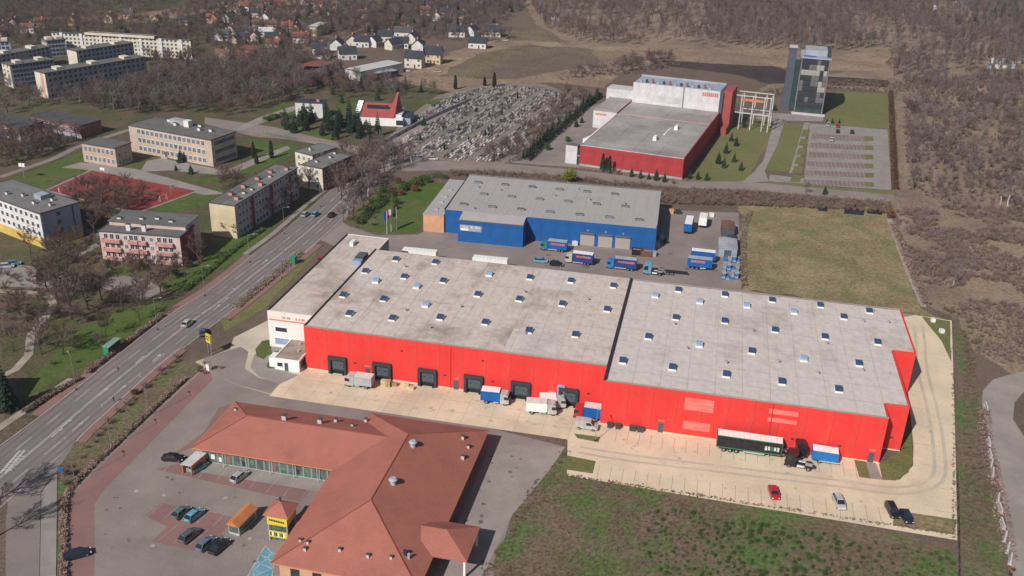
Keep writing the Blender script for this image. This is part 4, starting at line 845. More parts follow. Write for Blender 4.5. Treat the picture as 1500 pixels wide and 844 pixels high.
panel_block('plain flats beyond the left edge shading the garden', (-150,560), (-60,545), (-35,515), 11, 'white_wall', 'blue_grey', 4, 6, 6, grp=None)
# house and chapel by the cemetery
t, L, Wd = block('house', 'white two-storey house with dark flat roof behind conifers', 'house', (432,150), (472,152), (485,147), 6.8, 'white_wall', 'roof_slate', side_wall='blue_grey')
for z in (1.1, 4): win_row(t, 'f', 2.2, L-3.5, 3, z, 1.2, 1.3, L, Wd, 'white_clean', 'win_dark')
chimneys(t, [(L*.8, 2.5)], 7, 'salmon', 1.3, .7)
a = at(548, 184); b2 = at(592, 186); ang = math.atan2(b2.y-a.y, b2.x-a.x)
t = thing('church', (a.x, a.y, 0), ang, 'modern church with steep red roof and white walls beside the cemetery', 'church')
MB().box(-7, 13, 0, 3, 0, 3.6).build('wall', 'white_clean', t); MB().box(10, 13.2, -.08, .02, .6, 2.8).build('window', 'win_dark', t)
MB().box(-9, 12, 3, 16, 0, 4.6).build('wall', 'white_wall', t)
r = MB(); r.faces([(-6,0,3.6),(9,0,3.6),(8,9,8.6),(-4,9,8.6),(-6,.4,3.4),(9,.4,3.4)], [(0,1,2,3)]); r.prism_x([(0, 3.6), (9, 8.4), (9, 8), (.4, 3.4)], -6, 9); r.build('roof', 'church_red', t)
MB().prism_x([(8.6, 4.5), (8.6, 9.2), (15, 7.2), (15, 4.5)], -5, 8).build('nave', 'roof_dark', t); MB().box(-4, 6, 5, 5.06, 6.4, 8.2).build('window', 'win_dark', t)
s = MB(); s.faces([(6,2,4),(9,2,4),(10,9,13.6),(9.2,9,13.6),(11,12,4),(6,12,4)], [(0,1,2,3),(1,4,2),(0,3,5),(5,4,1,0),(3,2,4,5)]); s.build('spire', 'church_red', t)
s = MB(); s.faces([(-9.5,3,4),(-7,2,4),(-6,8,9.2),(-8.5,9,9),(-9.5,13,4),(-6,13,4)], [(0,1,2,3),(0,3,4),(1,5,2),(2,5,4,3)]); s.build('roof_fin', 'white_clean', t)
MB().box(12, 16, 3, 14, 0, 3.4).build('wing', 'blue_grey', t); MB().box(11.9, 16.2, 2.8, 14.2, 3.4, 3.6).build('wing_roof', 'roof_slate', t)

# blue warehouse ------------------------------------------------
bw = thing('blue_warehouse', (7, 96.2, 0), R(2.2), 'blue warehouse with pale ribbed roof and an orange wing', 'warehouse')
L, Wd, h = 68.6, 37, 7.9
def bwall(x0, x1, y, z1, n, m='blue_wall', z0=0):
    w_ = (x1-x0)/n; me = MB().box(.01, w_-.01, 0, .25, z0, z1).mesh('wall_panel', m)
    for k in range(n): link('wall_panel', me, bw, (x0+k*w_, y, 0))
MB().box(.2, L-.2, .2, Wd-.1, 0, h-.3).build('wall', 'blue_wall', bw)
bwall(0, 6, 0, h, 1); bwall(27.2, L, 0, h, 9)
me = MB().box(0, .25, .01, 6.1, 0, h).mesh('wall_panel', 'blue_wall')
for k in range(6): link('wall_panel', me, bw, (L-.25, .26+k*6.12, 0))
n = 17; w_ = L/n
m_ = MB(); m_.faces([(.015,.1,0),(w_-.015,.1,0),(w_-.015,Wd-.1,.25),(.015,Wd-.1,.25),(.015,.1,-.2),(w_-.015,.1,-.2),(w_-.015,Wd-.1,0),(.015,Wd-.1,0)], [(0,1,2,3),(0,4,5,1),(1,5,6,2),(3,2,6,7),(0,3,7,4)]); m_ = m_.mesh('roof_sheet', 'blue_roof')
for k in range(n): link('roof_sheet', m_, bw, (k*w_, 0, h-.02))
rb = MB(); 
for k in range(1, 69): rb.faces([(k-.02,.15,h-.01),(k+.02,.15,h-.01),(k+.02,Wd-.2,h+.25),(k-.02,Wd-.2,h+.25),(k,.15,h+.02),(k,Wd-.2,h+.28)], [(0,1,4),(0,4,5,3),(1,2,5,4)])
rb.build('roof_rib', 'blue_roof', bw)
MB().box(-.1, L+.1, Wd-.25, Wd+.15, h-.2, h+.75).build('parapet', 'roof_grey', bw); MB().box(-.12, .12, 0, Wd, h, h+.35).build('parapet', 'roof_dark', bw)
# front bay with sign
yb = -6.7
MB().box(6.1, 27, yb+.2, .2, 0, 6.9).build('wall', 'blue_wall', bw); bwall(6, 27.15, yb, 7.15, 4); me = MB().box(0, .2, 0, -yb, 0, 7.1).mesh('wall_panel', 'blue_wall'); link('wall_panel', me, bw, (27.0, yb+.26, 0), 0, (1, .95, 1)); link('wall_panel', me, bw, (6.0, yb+.26, 0), 0, (1, .95, 1))
r = MB(); r.faces([(6.1,yb+.6,7.1),(26.9,yb+.6,7.1),(26.9,.05,7.84),(6.1,.05,7.84)], [(0,1,2,3)]); r.build('bay_roof', 'blue_roof', bw)
MB().box(6, 27.15, yb+.3, yb+.6, 7.12, 7.3).build('gutter', 'roof_brown', bw)
sg = MB().box(6.7, 13.6, yb-.12, yb-.01, 3.9, 5.9).build('sign_board', 'blue_grey', bw)
x = 7.0; rr = random.Random(4)
for k, w2 in enumerate((.75, .6, .7, .55, 0, .6, .7, .6, .75, .6)):
    if w2: MB().box(x, x+w2, yb-.17, yb-.11, 4.9, 5.6).build('letter', 'cream_pale' if k % 3 else 'orange_clad', sg)
    x += (w2 or .2)+.09
MB().box(7.0, 9.4, yb-.17, yb-.11, 4.1, 4.7).build('letter', 'white_clean', sg); MB().box(10, 13.2, yb-.17, yb-.11, 4.2, 4.6).build('letter', 'blue_grey', sg)
# docks
mat('dock_door_pale', (.40,.36,.33), .6, .08, 1, stretch=(.2, 1, 6))
for px0, px1, py in ((849, 870, 361), (875, 896, 364), (900, 922, 366)):
    P, Q = at(px0, py), at(px1, py); xa, xb = [ (bw.matrix_basis.inverted() @ Vector((v.x, v.y, 0))).x for v in (P, Q)]
    o = MB(); 
    for k in range(7): o.box(xa, xb, -.14, -.02, .1+k*.58, .1+k*.58+.56)
    o = o.build('dock_door', 'dock_door_pale', bw); MB().box(xa-.1, xb+.1, -.7, .02, 4.2, 4.45).build('canopy', 'roof_grey', o); MB().box((xa+xb)/2-.2, (xa+xb)/2+.2, -.1, .02, 5, 5.5).build('lamp', 'salmon', bw)
um = MB().box(-1.3, 1.3, -.5, .5, 0, .55).mesh('roof_light', 'roof_felt'); ul = MB().taper(-1.2, 1.2, -.45, .45, .55, .7, .2, .15).mesh('lid', 'win_blue')
for k in range(20):
    u_, v_ = (k % 7)*9.6+5+(4.4 if (k//7) % 2 else 0), 6+(k//7)*11.5
    if u_ < 67:
        o = link('roof_light', um, bw, (u_, v_, h+.02+v_*.0067)); link('lid', ul, o)
fvm = MB().cyl(0, 0, 0, .7, .3, 8).cyl(0, 0, .7, .9, .45, 8).mesh('roof_vent', 'galv')
for u_, v_ in ((14, 23), (33, 22), (45, 21), (57, 20), (9, 3), (6, 24), (40, 31)): link('roof_vent', fvm, bw, (u_, v_, h+.1))
# orange wing
MB().box(-7, -.05, -.7, 36.5, 0, 5.9).build('wing_wall', 'orange_clad', bw)
for k in range(6): MB().box(-7.1, -.16, -.8+k*6.2, -.8+(k+1)*6.2-.03, 5.9, 6.15).build('wing_roof', 'blue_roof', bw)
for v_ in (4, 11, 17, 24): MB().box(-4.6, -3.2, v_, v_+.7, 6.15, 6.6).build('roof_light', 'galv', bw)
# things stored in the blue yard
def shed(px, py, lab, L_, W_, h_, m, rm, ang=2, cat='shed', name='storage_shed'):
    p = at(px, py); t = thing(name, (p.x, p.y, .06), R(ang), lab, cat)
    MB().box(0, L_, 0, W_, 0, h_).build('wall', m, t); MB().prism_y([(-.15, h_), (L_/2, h_+.35), (L_+.15, h_), (L_+.15, h_-.08), (-.15, h_-.08)], -.15, W_+.15).build('roof', rm, t); MB().box(L_*.3, L_*.7, -.06, .02, 0, h_*.8).build('door', 'door_grey', t); return t
shed(1052, 376, 'grey-blue storage shed, nearest of the row at the yard edge', 5.6, 9, 3, 'blue_grey', 'grey_wall'); shed(1056, 346, 'open dark storage shed, farthest of the row at the yard edge', 4.2, 7, 3, 'roof_dark', 'roof_brown'); shed(1064, 362, 'small charcoal hut squeezed between the storage sheds', 3.2, 4, 2.6, 'roof_slate', 'roof_slate')
mat('crate_blue', (.05,.18,.42), .6, .15, 2)
ci = 0
for r_ in range(3):
    for c_ in range(4):
        p = at(1062+c_*6.3+r_*-1.5, 384+r_*12); hh = 1+((r_*4+c_) % 3)*.8
        t = thing('crate_stack', (p.x, p.y, .06), R(3), 'stacked blue and grey crates at the yard corner', 'crates', 'crate stacks at the corner of the blue yard')
        for q in range(int(hh/.5)): MB().box(-.55, .55, -1.1, 1.1, q*.5, q*.5+.47).build('crate', 'crate_blue' if (r_+q+c_) % 3 else 'galv', t)
def skip_box(px, py, lab, m, L_=3.4, ang=2):
    p = at(px, py); t = thing('skip_container', (p.x, p.y, .06), R(ang), lab, 'container'); b = MB()
    b.box(0, L_, 0, .1, .15, 1.9); b.box(0, L_, 1.9, 2, .15, 1.9); b.box(0, .1, .1, 1.9, .15, 1.9); b.box(L_-.1, L_, .1, 1.9, .15, 1.9); b.box(0, L_, 0, 2, .1, .15); b.build('body', m, t)
    for k in range(4): MB().box(.3+k*(L_-.6)/3, .4+k*(L_-.6)/3, -.06, 0, .2, 1.85).build('rib', m, t)
    MB().box(.1, L_-.1, .1, 1.9, .2, 1.5).build('load', 'stain', t)
skip_box(925, 374, 'maroon open container beside the pale docks', 'paint_maroon'); skip_box(938, 376, 'brown open container by the blue wall corner', 'roof_brown')
def cargo(px, py, lab, m, s=1.2): 
    p = at(px, py); t = thing('cargo_box', (p.x, p.y, .06), R(rng.uniform(0, 40)), lab, 'cargo'); MB().box(-s/2, s/2, -s/2, s/2, .15, s).build('box', m, t); MB().box(-s/2, s/2, -s/2, s/2, 0, .13).build('pallet', 'wood', t); MB().box(-s/2-.01, s/2+.01, -.06, .06, .2, s+.01).build('strap', 'chassis', t)
for px, py, lab, m, s in [(842,360,'white tall carton beside the first pale dock','box_white',1.4), (957,375,'grey wrapped bale at the blue hall corner, nearest','galv',1.6), (962,362,'grey wrapped bale at the blue hall corner, middle','blue_grey',1.8), (968,350,'dark wrapped bale at the blue hall corner, farthest','grey_wall',1.6), (975,357,'black bale standing apart at the blue hall corner','roof_slate',1.2), (983,313,'orange carton at the far yard edge','orange_clad',1.6), (1042,318,'white carton right of the tall trailers','box_white',1.4), (993,314,'dark carton at the far yard edge beside the orange one','roof_slate',1.6)]: cargo(px, py, lab, m, s)
# ---------------------------------------------------------------- factory with white high hall
fa = thing('factory', (38.5, 182.5, 0), R(-8.5), 'red factory with grey flat roof and a tall white rear hall', 'factory')
def panels_x(par, x0, x1, y, z0, z1, n, m, d=.25):
    w_ = (x1-x0)/n; me = MB().box(.02, w_-.02, 0, d, z0, z1).mesh('wall_panel', m)
    for k in range(n): link('wall_panel', me, par, (x0+k*w_, y, 0))
def panels_y(par, y0, y1, x, z0, z1, n, m, d=.25):
    w_ = (y1-y0)/n; me = MB().box(0, d, .02, w_-.02, z0, z1).mesh('wall_panel', m)
    for k in range(n): link('wall_panel', me, par, (x, y0+k*w_, 0))
HF = 8.5
MB().box(.2, 41.6, .2, 81, 0, HF-.3).build('wall', 'fact_red', fa); panels_x(fa, 0, 41.8, 0, 1, HF, 7, 'fact_red'); MB().box(0, 41.8, .02, .2, 0, 1).build('plinth', 'grey_wall', fa); panels_y(fa, .27, 81, 41.55, 0, HF, 13, 'fact_red'); panels_y(fa, .27, 81, 0, 0, HF, 13, 'fact_red')
for i in range(4):
    for j in range(6): MB().box(.25+i*10.33, .25+(i+1)*10.33-.06, .3+j*13.4, .3+(j+1)*13.4-.06, HF-.3, HF-.1+.012*((i+j) % 3)).build('roof_sheet', 'fact_roof', fa)
MB().box(0, 41.8, -.04, .28, HF, HF+.2).build('parapet', 'roof_pale', fa); MB().box(41.5, 41.86, .3, 81, HF, HF+.2).build('parapet', 'fact_red', fa)
MB().box(3, 41.3, 57, 57.35, HF-.1, HF+.12).build('roof_pipe', 'salmon', fa)
for x, y, sx, sy in ((29, 41, 1.0, 3.4), (24.5, 20.5, 1, 3.4), (26.6, 31, .5, 12)): MB().taper(x, x+sx*1.6, y, y+sy, HF-.1, HF+(1.6 if sx == 1 else .2), .2, .2).build('roof_monitor', 'white_clad', fa)
MB().box(.6, 40.8, 81, 97, 0, 17.7).build('hall_wall', 'fact_white', fa); panels_x(fa, .5, 41, 80.75, HF, 18, 5, 'fact_white'); MB().box(24.2, 24.6, 80.6, 80.8, HF, 18).build('downpipe', 'roof_grey', fa)
MB().box(.8, 40.6, 81, 97, 17.7, 17.85).build('hall_roof', 'blue_grey', fa); MB().box(.5, 41, 96.6, 97.1, 17.8, 18.6).build('parapet', 'grey_wall', fa)
for k in range(13): MB().box(3+k*2.7, 3.9+k*2.7, 83, 84.2, 17.8, 18.7+.5*(k % 3)).build('roof_unit', ('galv', 'dark_metal', 'brick')[k % 3], fa)
MB().box(10, 23.6, 80.66, 80.76, 10, 13).build('painted_field', 'roof_pale', fa)
for k in range(8): MB().box(33+k*.92, 33.7+k*.92, 80.64, 80.76, 15.2, 16.9).build('letter', 'print_orange', fa)
MB().box(41, 42.4, 81.3, 96, 0, 17.5).build('corner_strip', 'slab_dark', fa); py_ = MB().box(42.4, 46.2, 82.5, 97.4, 0, 17.9).build('pylon', 'church_red', fa); MB().box(44, 46.4, 74, 82.4, 0, 3).build('porch', 'church_red', fa)
MB().box(-12, -1, 59.5, 88, 0, 8).build('side_hall', 'fact_white', fa); MB().box(-12.1, -.9, 59.4, 88, 8, 8.25).build('side_roof', 'fact_roof', fa); MB().box(-14, -.5, 88.05, 97, 0, 12).build('side_hall', 'fact_white', fa); MB().box(-14.1, -.4, 88, 97.1, 12, 12.2).build('side_roof', 'roof_pale', fa)
for k in range(5): MB().box(-11+k*1.05, -10.2+k*1.05, 59.35, 59.5, 6.2, 6.9).build('letter', 'print_orange', fa)
MB().box(-5, -2.4, 59.3, 59.48, 0, 2.8).build('gate_door', 'grey_wall', fa); MB().box(-.9, 9, 56, 60, 0, 6.5).build('link_block', 'church_red', fa)
cn = MB(); cn.prism_x([(22, 5.2), (58, 5.2), (58, 5.5), (22, 5.5)], -3.6, -.1); cn.build('canopy', 'white_clad', fa)
for k in range(5): MB().box(-3.5, -3.3, 23+k*8.4, 23.2+k*8.4, 0, 5.2).build('post', 'galv', fa)
p = at(836, 240); t = thing('silo', (p.x, p.y, 0), R(-8), 'tall white box silo left of the red factory', 'silo'); MB().box(-2.4, 2.4, 0, 3.6, 0, 7.6).build('body', 'fact_white', t); MB().box(-2.5, 2.5, -.1, 3.7, 7.6, 7.8).build('roof', 'roof_grey', t); MB().box(2.4, 4.6, .6, 3, 0, 6.8).build('duct', 'dark_metal', t); MB().box(2.4, 4.7, .5, .7, 3.4, 3.7).build('rail', 'fact_white', t)
trailer(866, 213, 70, 'white trailer standing in the factory yard', 'box_white', 11, 3.9, 'box_white', text='print_orange')
# white steel portal beside the factory
q = fa.matrix_basis
st = thing('steel_frame', q @ Vector((50, 88, 0)), R(-8.5), 'white open steel portal frame between factory and tower', 'frame')
for x in (0, 5.2, 10.4, 13.2):
    for y in (0, 9): MB().box(x-.2, x+.2, y-.2, y+.2, 0, 15.5).build('post', 'roof_pale', st)
for z in (7.6, 15.5):
    for y in (0, 9): MB().box(-2.5, 13.5, y-.16, y+.16, z, z+.4).build('beam', 'roof_pale', st)
    for x in (0, 5.2, 10.4, 13.2): MB().box(x-.12, x+.12, .3, 8.7, z+.05, z+.3).build('beam', 'roof_pale', st)
MB().box(.4, 10, -.35, -.27, 13.4, 14.6).build('banner', 'print_orange', st)
# glass tower and its dark lift slab
tw = thing('office_tower', (127.8, 303.4, 0), R(-3), 'glass office tower with chequered grey and pale facade panels', 'tower')
mat('panel_glass', (.04,.045,.055), .3, .3, .3, spec=.6); mat('panel_mid', (.15,.145,.15), .4, .15, .3); mat('panel_pale', (.36,.34,.33), .5, .1, .3); mat('glass_green', (.03,.06,.058), .1, .2, .3, spec=.7)
HT = 27.0; MB().box(.3, 13.4, .3, 20, 0, HT).build('core', 'panel_mid', tw)
rows = ['ggggggg', 'gggmggm', 'mmmmmpm', 'mggmgpg', 'pppmmgg', 'mppgppp', 'ggmppgm', 'gmggmmg', 'ggmgggg'][::-1]
rows = ['ggggggg', 'ggmggmm', 'gggggmg', 'mggggpp', 'mggmmpm', 'gggmmgm', 'pppppgp', 'ggmmppg', 'ggggmgg']
cw, rh = 12.4/7, (HT-3.4)/9; km = {'g': 'panel_glass', 'm': 'panel_mid', 'p': 'panel_pale'}; PM = {k: MB().box(.04, cw-.04, 0, .3, .05, rh-.05).mesh('facade_panel', v) for k, v in km.items()}
for r_, s in enumerate(rows):
    for c_, ch in enumerate(s): link('facade_panel', PM[ch], tw, (.65+c_*cw, 0, 3.2+r_*rh))
PY = {k: MB().box(-.3, 0, .04, 2.4, .05, rh-.05).mesh('facade_panel', v) for k, v in km.items()}
for r_ in range(9):
    for c_ in range(8): link('facade_panel', PY['gmgpgggm'[(r_*3+c_) % 8]], tw, (.28, .4+c_*2.45, 3.2+r_*rh)); link('facade_panel', PY['gmggpgmg'[(r_*5+c_) % 8]], tw, (13.75, .4+c_*2.45, 3.2+r_*rh))
for x in (.05, 13.1): MB().box(x, x+.55, -.35, .2, 0, HT+.3).build('column', 'roof_felt', tw)
MB().box(.65, 13.05, .05, .3, .2, 3.1).build('lobby_glass', 'glass_green', tw); MB().box(-.3, 14, -.6, 20.6, HT, HT+.5).build('roof', 'blue_grey', tw); MB().box(1.5, 12.5, 7, 19.5, HT+.5, HT+3).build('plant_room', 'grey_wall', tw); MB().box(12, 13.6, 3, 20, HT+.5, HT+3.2).build('screen', 'dark_metal', tw); MB().box(1, 7, 2, 5, HT+.5, HT+.6).build('roof_panel', 'curtain_blue', tw)
MB().box(-2.4, .2, 4, 7, 0, HT-2).build('link_glass', 'glass_green', tw)
MB().box(-6.2, -2.4, 3.4, 9, 0, 31).build('lift_slab', 'slab_dark', tw); MB().box(-6.3, -2.3, 3.3, 9.1, 31, 31.4).build('slab_cap', 'roof_pale', tw)
MB().box(-1, 15, -3.2, -.4, 0, .6).build('terrace', 'roof_pale', tw)
# ---------------------------------------------------------------- shops with tiled hip roof
m = mat('tile_red', (.46,.168,.125), .8, .08, .25, c2=(.41,.155,.118), scale2=5)
tr_ = m.node_tree; wv = tr_.nodes.new('ShaderNodeTexBrick'); wv.inputs['Scale'].default_value = 1; wv.inputs['Brick Width'].default_value = .4; wv.inputs['Row Height'].default_value = .34; wv.inputs['Mortar Size'].default_value = .04; wv.inputs['Color1'].default_value = (1, 1, 1, 1); wv.inputs['Color2'].default_value = (.8, .8, .8, 1); wv.inputs['Mortar'].default_value = (0, 0, 0, 1)
tcc = tr_.nodes.new('ShaderNodeTexCoord'); tr_.links.new(tcc.outputs['Object'], wv.inputs[0]); bpn = tr_.nodes.new('ShaderNodeBump'); bpn.inputs['Strength'].default_value = .5; bpn.inputs['Distance'].default_value = .06; tr_.links.new(wv.outputs[0], bpn.inputs['Height']); tr_.links.new(bpn.outputs[0], tr_.nodes['Principled BSDF'].inputs['Normal'])
dirty('tile_red', .12, .28, (.22,.075,.055)); dirty('fact_roof', .06, .6, (.20,.17,.155)); dirty('blue_roof', .08, .3, (.30,.27,.255))
bs = tr_.nodes['Principled BSDF']; src = bs.inputs['Base Color'].links[0].from_socket; mm = tr_.nodes.new('ShaderNodeMix'); mm.data_type = 'RGBA'; mm.blend_type = 'MULTIPLY'; mm.inputs[0].default_value = .16; tr_.links.new(src, mm.inputs[6]); tr_.links.new(wv.outputs[0], mm.inputs[7]); tr_.links.new(mm.outputs[2], bs.inputs['Base Color'])
mat('ridge_tile', (.30,.09,.065), .8, .1); mat('orange_paint', (.60,.22,.08), .6, .08); mat('render_peach', (.60,.36,.24), .85, .08); mat('sign_yellow', (.68,.58,.06), .5, .05); mat('sign_black', (.03,.03,.03), .6); mat('shop_glass', (.10,.15,.14), .12, .3, .6, spec=.6); mat('shop_white', (.50,.55,.52), .5, .1); mat('poster_green', (.10,.22,.13), .5, .3, 1.5)
sh = thing('shop_building', (0, 0, 0), 0, 'low T-shaped shops with red tiled hip roof in the foreground', 'shops')
e, ra, rbz = 4.0, 7.2, 9.0; xL, xR, yS, yN, xr, yrS, yrN = 24.0, 50.0, -70.0, -20.8, 36.8, -55.6, -33.8; aw, ay0, ay1, ax, ayr = -6.0, -42.4, -24.0, 1.7, -33.2; xv = 32.2
def rp(name, pts, m='tile_red'):
    b = MB(); b.poly(pts); n = len(pts); lo = [(x, y, z-.22) for x, y, z in pts]; b.poly(lo[::-1])
    for i in range(n): b.poly([pts[i], lo[i], lo[(i+1) % n], pts[(i+1) % n]])
    return b.build(name, m, sh)
rp('roof_slope', [(xL,yS,e),(xr,yrS,rbz),(xr,yrN,rbz),(xL,yN,e),(xL,ay1,e),(xv,ayr,ra),(xL,ay0,e)]); rp('roof_slope', [(xL,yS,e),(xR,yS,e),(xr,yrS,rbz)]); rp('roof_slope', [(xR,yS,e),(xR,yN,e),(xr,yrN,rbz),(xr,yrS,rbz)]); rp('roof_slope', [(xR,yN,e),(xL,yN,e),(xr,yrN,rbz)])
rp('roof_slope', [(aw,ay0,e),(xL,ay0,e),(xv,ayr,ra),(ax,ayr,ra)]); rp('roof_slope', [(xL,ay1,e),(aw,ay1,e),(ax,ayr,ra),(xv,ayr,ra)]); rp('roof_slope', [(aw,ay1,e),(aw,ay0,e),(ax,ayr,ra)])
rg = MB()
for a_, b_ in (((xr,yrS,rbz),(xr,yrN,rbz)), ((xr,yrS,rbz),(xL,yS,e)), ((xr,yrS,rbz),(xR,yS,e)), ((xr,yrN,rbz),(xR,yN,e)), ((xr,yrN,rbz),(xL,yN,e)), ((ax,ayr,ra),(xv,ayr,ra)), ((ax,ayr,ra),(aw,ay0,e)), ((ax,ayr,ra),(aw,ay1,e))): rg.bar(a_, b_, .13, n=6)
rg.build('ridge', 'ridge_tile', sh)
g = MB()
for a_, b_ in (((xR+.06,yS,e-.1),(xR+.06,yN,e-.1)), ((xL-.05,yS-.06,e-.1),(xR+.06,yS-.06,e-.1)), ((aw,ay0-.06,e-.1),(xL,ay0-.06,e-.1)), ((aw-.06,ay0,e-.1),(aw-.06,ay1,e-.1)), ((xL-.06,yS,e-.1),(xL-.06,ay0,e-.1))): g.bar(a_, b_, .09, n=6)
g.build('gutter', 'orange_paint', sh)
MB().box(xL+1, xR-1, yS+1, yN-1, 0, e-.05).build('wall', 'render_peach', sh); MB().box(aw+1, xL+.9, ay0+1.4, ay1-1, 0, e-.06).build('wall', 'shop_white', sh)
rr = random.Random(5); x = -4.6; k = 0
while x < 22.6:
    w_ = 1.55; o = MB().box(x, x+w_, ay0+1.28, ay0+1.42, .25, 3.6).build('shop_window', 'shop_white', sh); MB().box(x+.08, x+w_-.08, ay0+1.22, ay0+1.3, .35, 2.7).build('pane', 'shop_glass', o); MB().box(x+.1, x+w_-.1, ay0+1.2, ay0+1.3, 2.8, 3.5).build('fascia', rr.choice(('shop_white', 'poster_green', 'sign_yellow', 'curtain_blue', 'shop_white')), o)
    if rr.random() < .75: MB().box(x+.25, x+w_-rr.uniform(.3, .8), ay0+1.19, ay0+1.215, rr.uniform(.5, 1.2), rr.uniform(1.7, 2.5)).build('poster', rr.choice(('poster_green', 'white_clean', 'poster_green', 'brick', 'blue_wall', 'roof_pale', 'win_dark')), o)
    x += 1.68
for k in range(17): MB().box(-4.7+k*1.68-.05, -4.7+k*1.68+.05, ay0+.35, ay0+.45, 0, e-.3).build('post', 'shop_white', sh) if k % 3 == 0 else None
for k, x in enumerate((27, 31, 36, 41, 45)): MB().box(x, x+1.6, yS+.92, yS+1.02, 1, 2.6).build('window', 'win_dark', sh)
MB().box(28.4, 30, yS+.86, yS+.98, 2.9, 3.5).build('sign_board', 'sign_yellow', sh)
def roofz(x, y):
    z = 0
    if xL <= x <= xR and yS <= y <= yN: z = min(4+5*(x-xL)/12.8, 4+5*(xR-x)/13.2, 4+5*(y-yS)/14.4, 4+5*(yN-y)/13)
    if aw <= x <= xv and ay0 <= y <= ay1: z = max(z, min(4+3.2*(y-ay0)/9.2, 4+3.2*(ay1-y)/9.2, 4+3.2*(x-aw)/7.7))
    return z
def on_roof(px, py):
    z = 6
    for _ in range(25): p = at(px, py, z); z = .5*z+.5*max(4, roofz(p.x, p.y))
    return p.x, p.y, z
mat('cowl', (.40,.44,.50), .5, .1)
for px, py in ((605,654), (576,709)):
    x, y, z = on_roof(px, py); o = MB().cyl(0, 0, -.4, 1.0, .55, 12).build('roof_vent', 'cowl', sh, (x, y, z)); MB().cyl(0, 0, 1.0, 1.35, .85, 12, .5).build('cowl', 'cowl', o)
for px, py, s in ((417,615,.45), (469,620,.42), (492,618,.3), (516,624,.22), (536,618,.3), (678,643,.28), (686,656,.25), (678,672,.3), (447,806,.22), (440,793,.2), (451,796,.2), (498,807,.22), (539,816,.24), (573,818,.2), (345,601,.2)):
    x, y, z = on_roof(px, py); o = MB().box(-s, s, -s, s, -.4, s*2.6).build('chimney', 'roof_pale', sh, (x, y, z)); MB().box(-s-.06, s+.06, -s-.06, s+.06, s*2.6, s*2.6+.1).build('cap', 'roof_dark', o)
x, y, z = on_roof(594, 812); MB().cyl(0, 0, -.4, .8, .4, 8).build('roof_vent', 'dark_metal', sh, (x, y, z)); x, y, z = on_roof(599, 818); MB().cyl(0, 0, -.4, 1.0, .25, 8).build('roof_vent', 'cowl', sh, (x, y, z))
# porch
px0, px1, py0, py1, ap = 43.8, 56.1, -61.6, -52.0, 6.2; c0, c1 = (46.5, -56.8, ap), (51.2, -56.8, ap)
rp('porch_roof', [(px0+4,py0,4.05),(px1,py0,4.05),c1,c0]); rp('porch_roof', [(px1,py0,4.05),(px1,py1,4.05),c1]); rp('porch_roof', [(px1,py1,4.05),(px0+4,py1,4.05),c0,c1])
for x, y in ((55.6, -61.1), (55.6, -52.5)): MB().box(x-.2, x+.2, y-.2, y+.2, 0, 4).build('post', 'white_clad', sh)
# yellow-signed kiosk turret
kt = thing('kiosk_turret', (20.7, -58.4, 0), 0, 'square turret with red pyramid roof and yellow sign bands', 'kiosk')
MB().box(-1.9, 1.9, -1.9, 1.9, 3.6, 5.9).build('wall', 'orange_paint', kt)
for s in ((-1.92, 1.92, -1.98, -1.9, 3.8, 5.7), (1.9, 1.98, -1.8, 1.8, 3.8, 5.7)): o = MB().box(*s).build('sign_board', 'sign_yellow' if s[1] < 1.95 else 'yellow', kt)
for k in range(9): MB().box(-1.5+k*.33, -1.27+k*.33, -2.02, -1.97, 4.6-.03*k, 5.0-.03*k).build('letter', 'sign_black', kt)
r = MB(); r.faces([(-2.5,-2.5,5.9),(2.5,-2.5,5.9),(2.5,2.5,5.9),(-2.5,2.5,5.9),(0,0,7.7)], [(0,1,4),(1,2,4),(2,3,4),(3,0,4),(3,2,1,0)]); r.build('roof', 'tile_red', kt); MB().cyl(0, 0, 7.5, 8.2, .12, 6).cyl(0, 0, 8.2, 8.5, .25, 8).build('finial', 'dark_metal', kt)
for sx in (-1, 1):
    for sy in (-1, 1): MB().box(sx*1.75-.12, sx*1.75+.12, sy*1.75-.12, sy*1.75+.12, 0, 3.6).build('post', 'grey_wall', kt)
MB().box(-1.6, 1.6, -1.5, 1.5, 0, 2.9).build('booth', 'shop_glass', kt); MB().box(-1.7, 1.7, -1.95, -1.85, 1.0, 2.4).build('sign_board', 'sign_yellow', kt)
for k in range(8): MB().box(-1.5+k*.36, -1.25+k*.36, -1.99, -1.94, 1.3, 2.1).build('letter', ('sign_black', 'white_clean', 'roof_grey')[k % 3], kt)
# trolley shelter and orange kiosk
p = at(268, 694); t = thing('trolley_shelter', (p.x, p.y, .07), R(-8), 'orange trolley shelter with pale sloping roof among parked cars', 'shelter')
MB().box(0, .12, 0, 4.6, 0, 2.1).build('side_panel', 'orange_paint', t); MB().box(2.1, 2.22, 0, 4.6, 0, 2.3).build('side_panel', 'orange_paint', t); MB().box(.12, 2.1, 4.4, 4.55, 0, 2.1).build('back_panel', 'orange_paint', t); MB().prism_y([(-.2,2.15),(2.4,2.4),(2.4,2.5),(-.2,2.25)], -.2, 4.8).build('roof', 'roof_pale', t)
for k in range(5): MB().box(.5, 1.6, .5+k*.7, .9+k*.7, .3, 1).build('trolley', 'galv', t)
p = at(334, 782); t = thing('garden_kiosk', (p.x, p.y, .07), R(-8), 'small orange-roofed glazed kiosk standing in the car park', 'kiosk')
MB().box(.15, 2.35, .15, 5.6, 0, 2.2).build('wall', 'shop_white', t); MB().box(.3, 2.2, .05, .16, .5, 1.9).build('window', 'shop_glass', t); MB().prism_y([(-.15,2.2),(1.25,3.1),(2.65,2.2)], -.25, 5.9).build('roof', 'orange_paint', t); MB().box(2.33, 2.42, .6, 5.2, .4, 1.8).build('window', 'shop_glass', t)
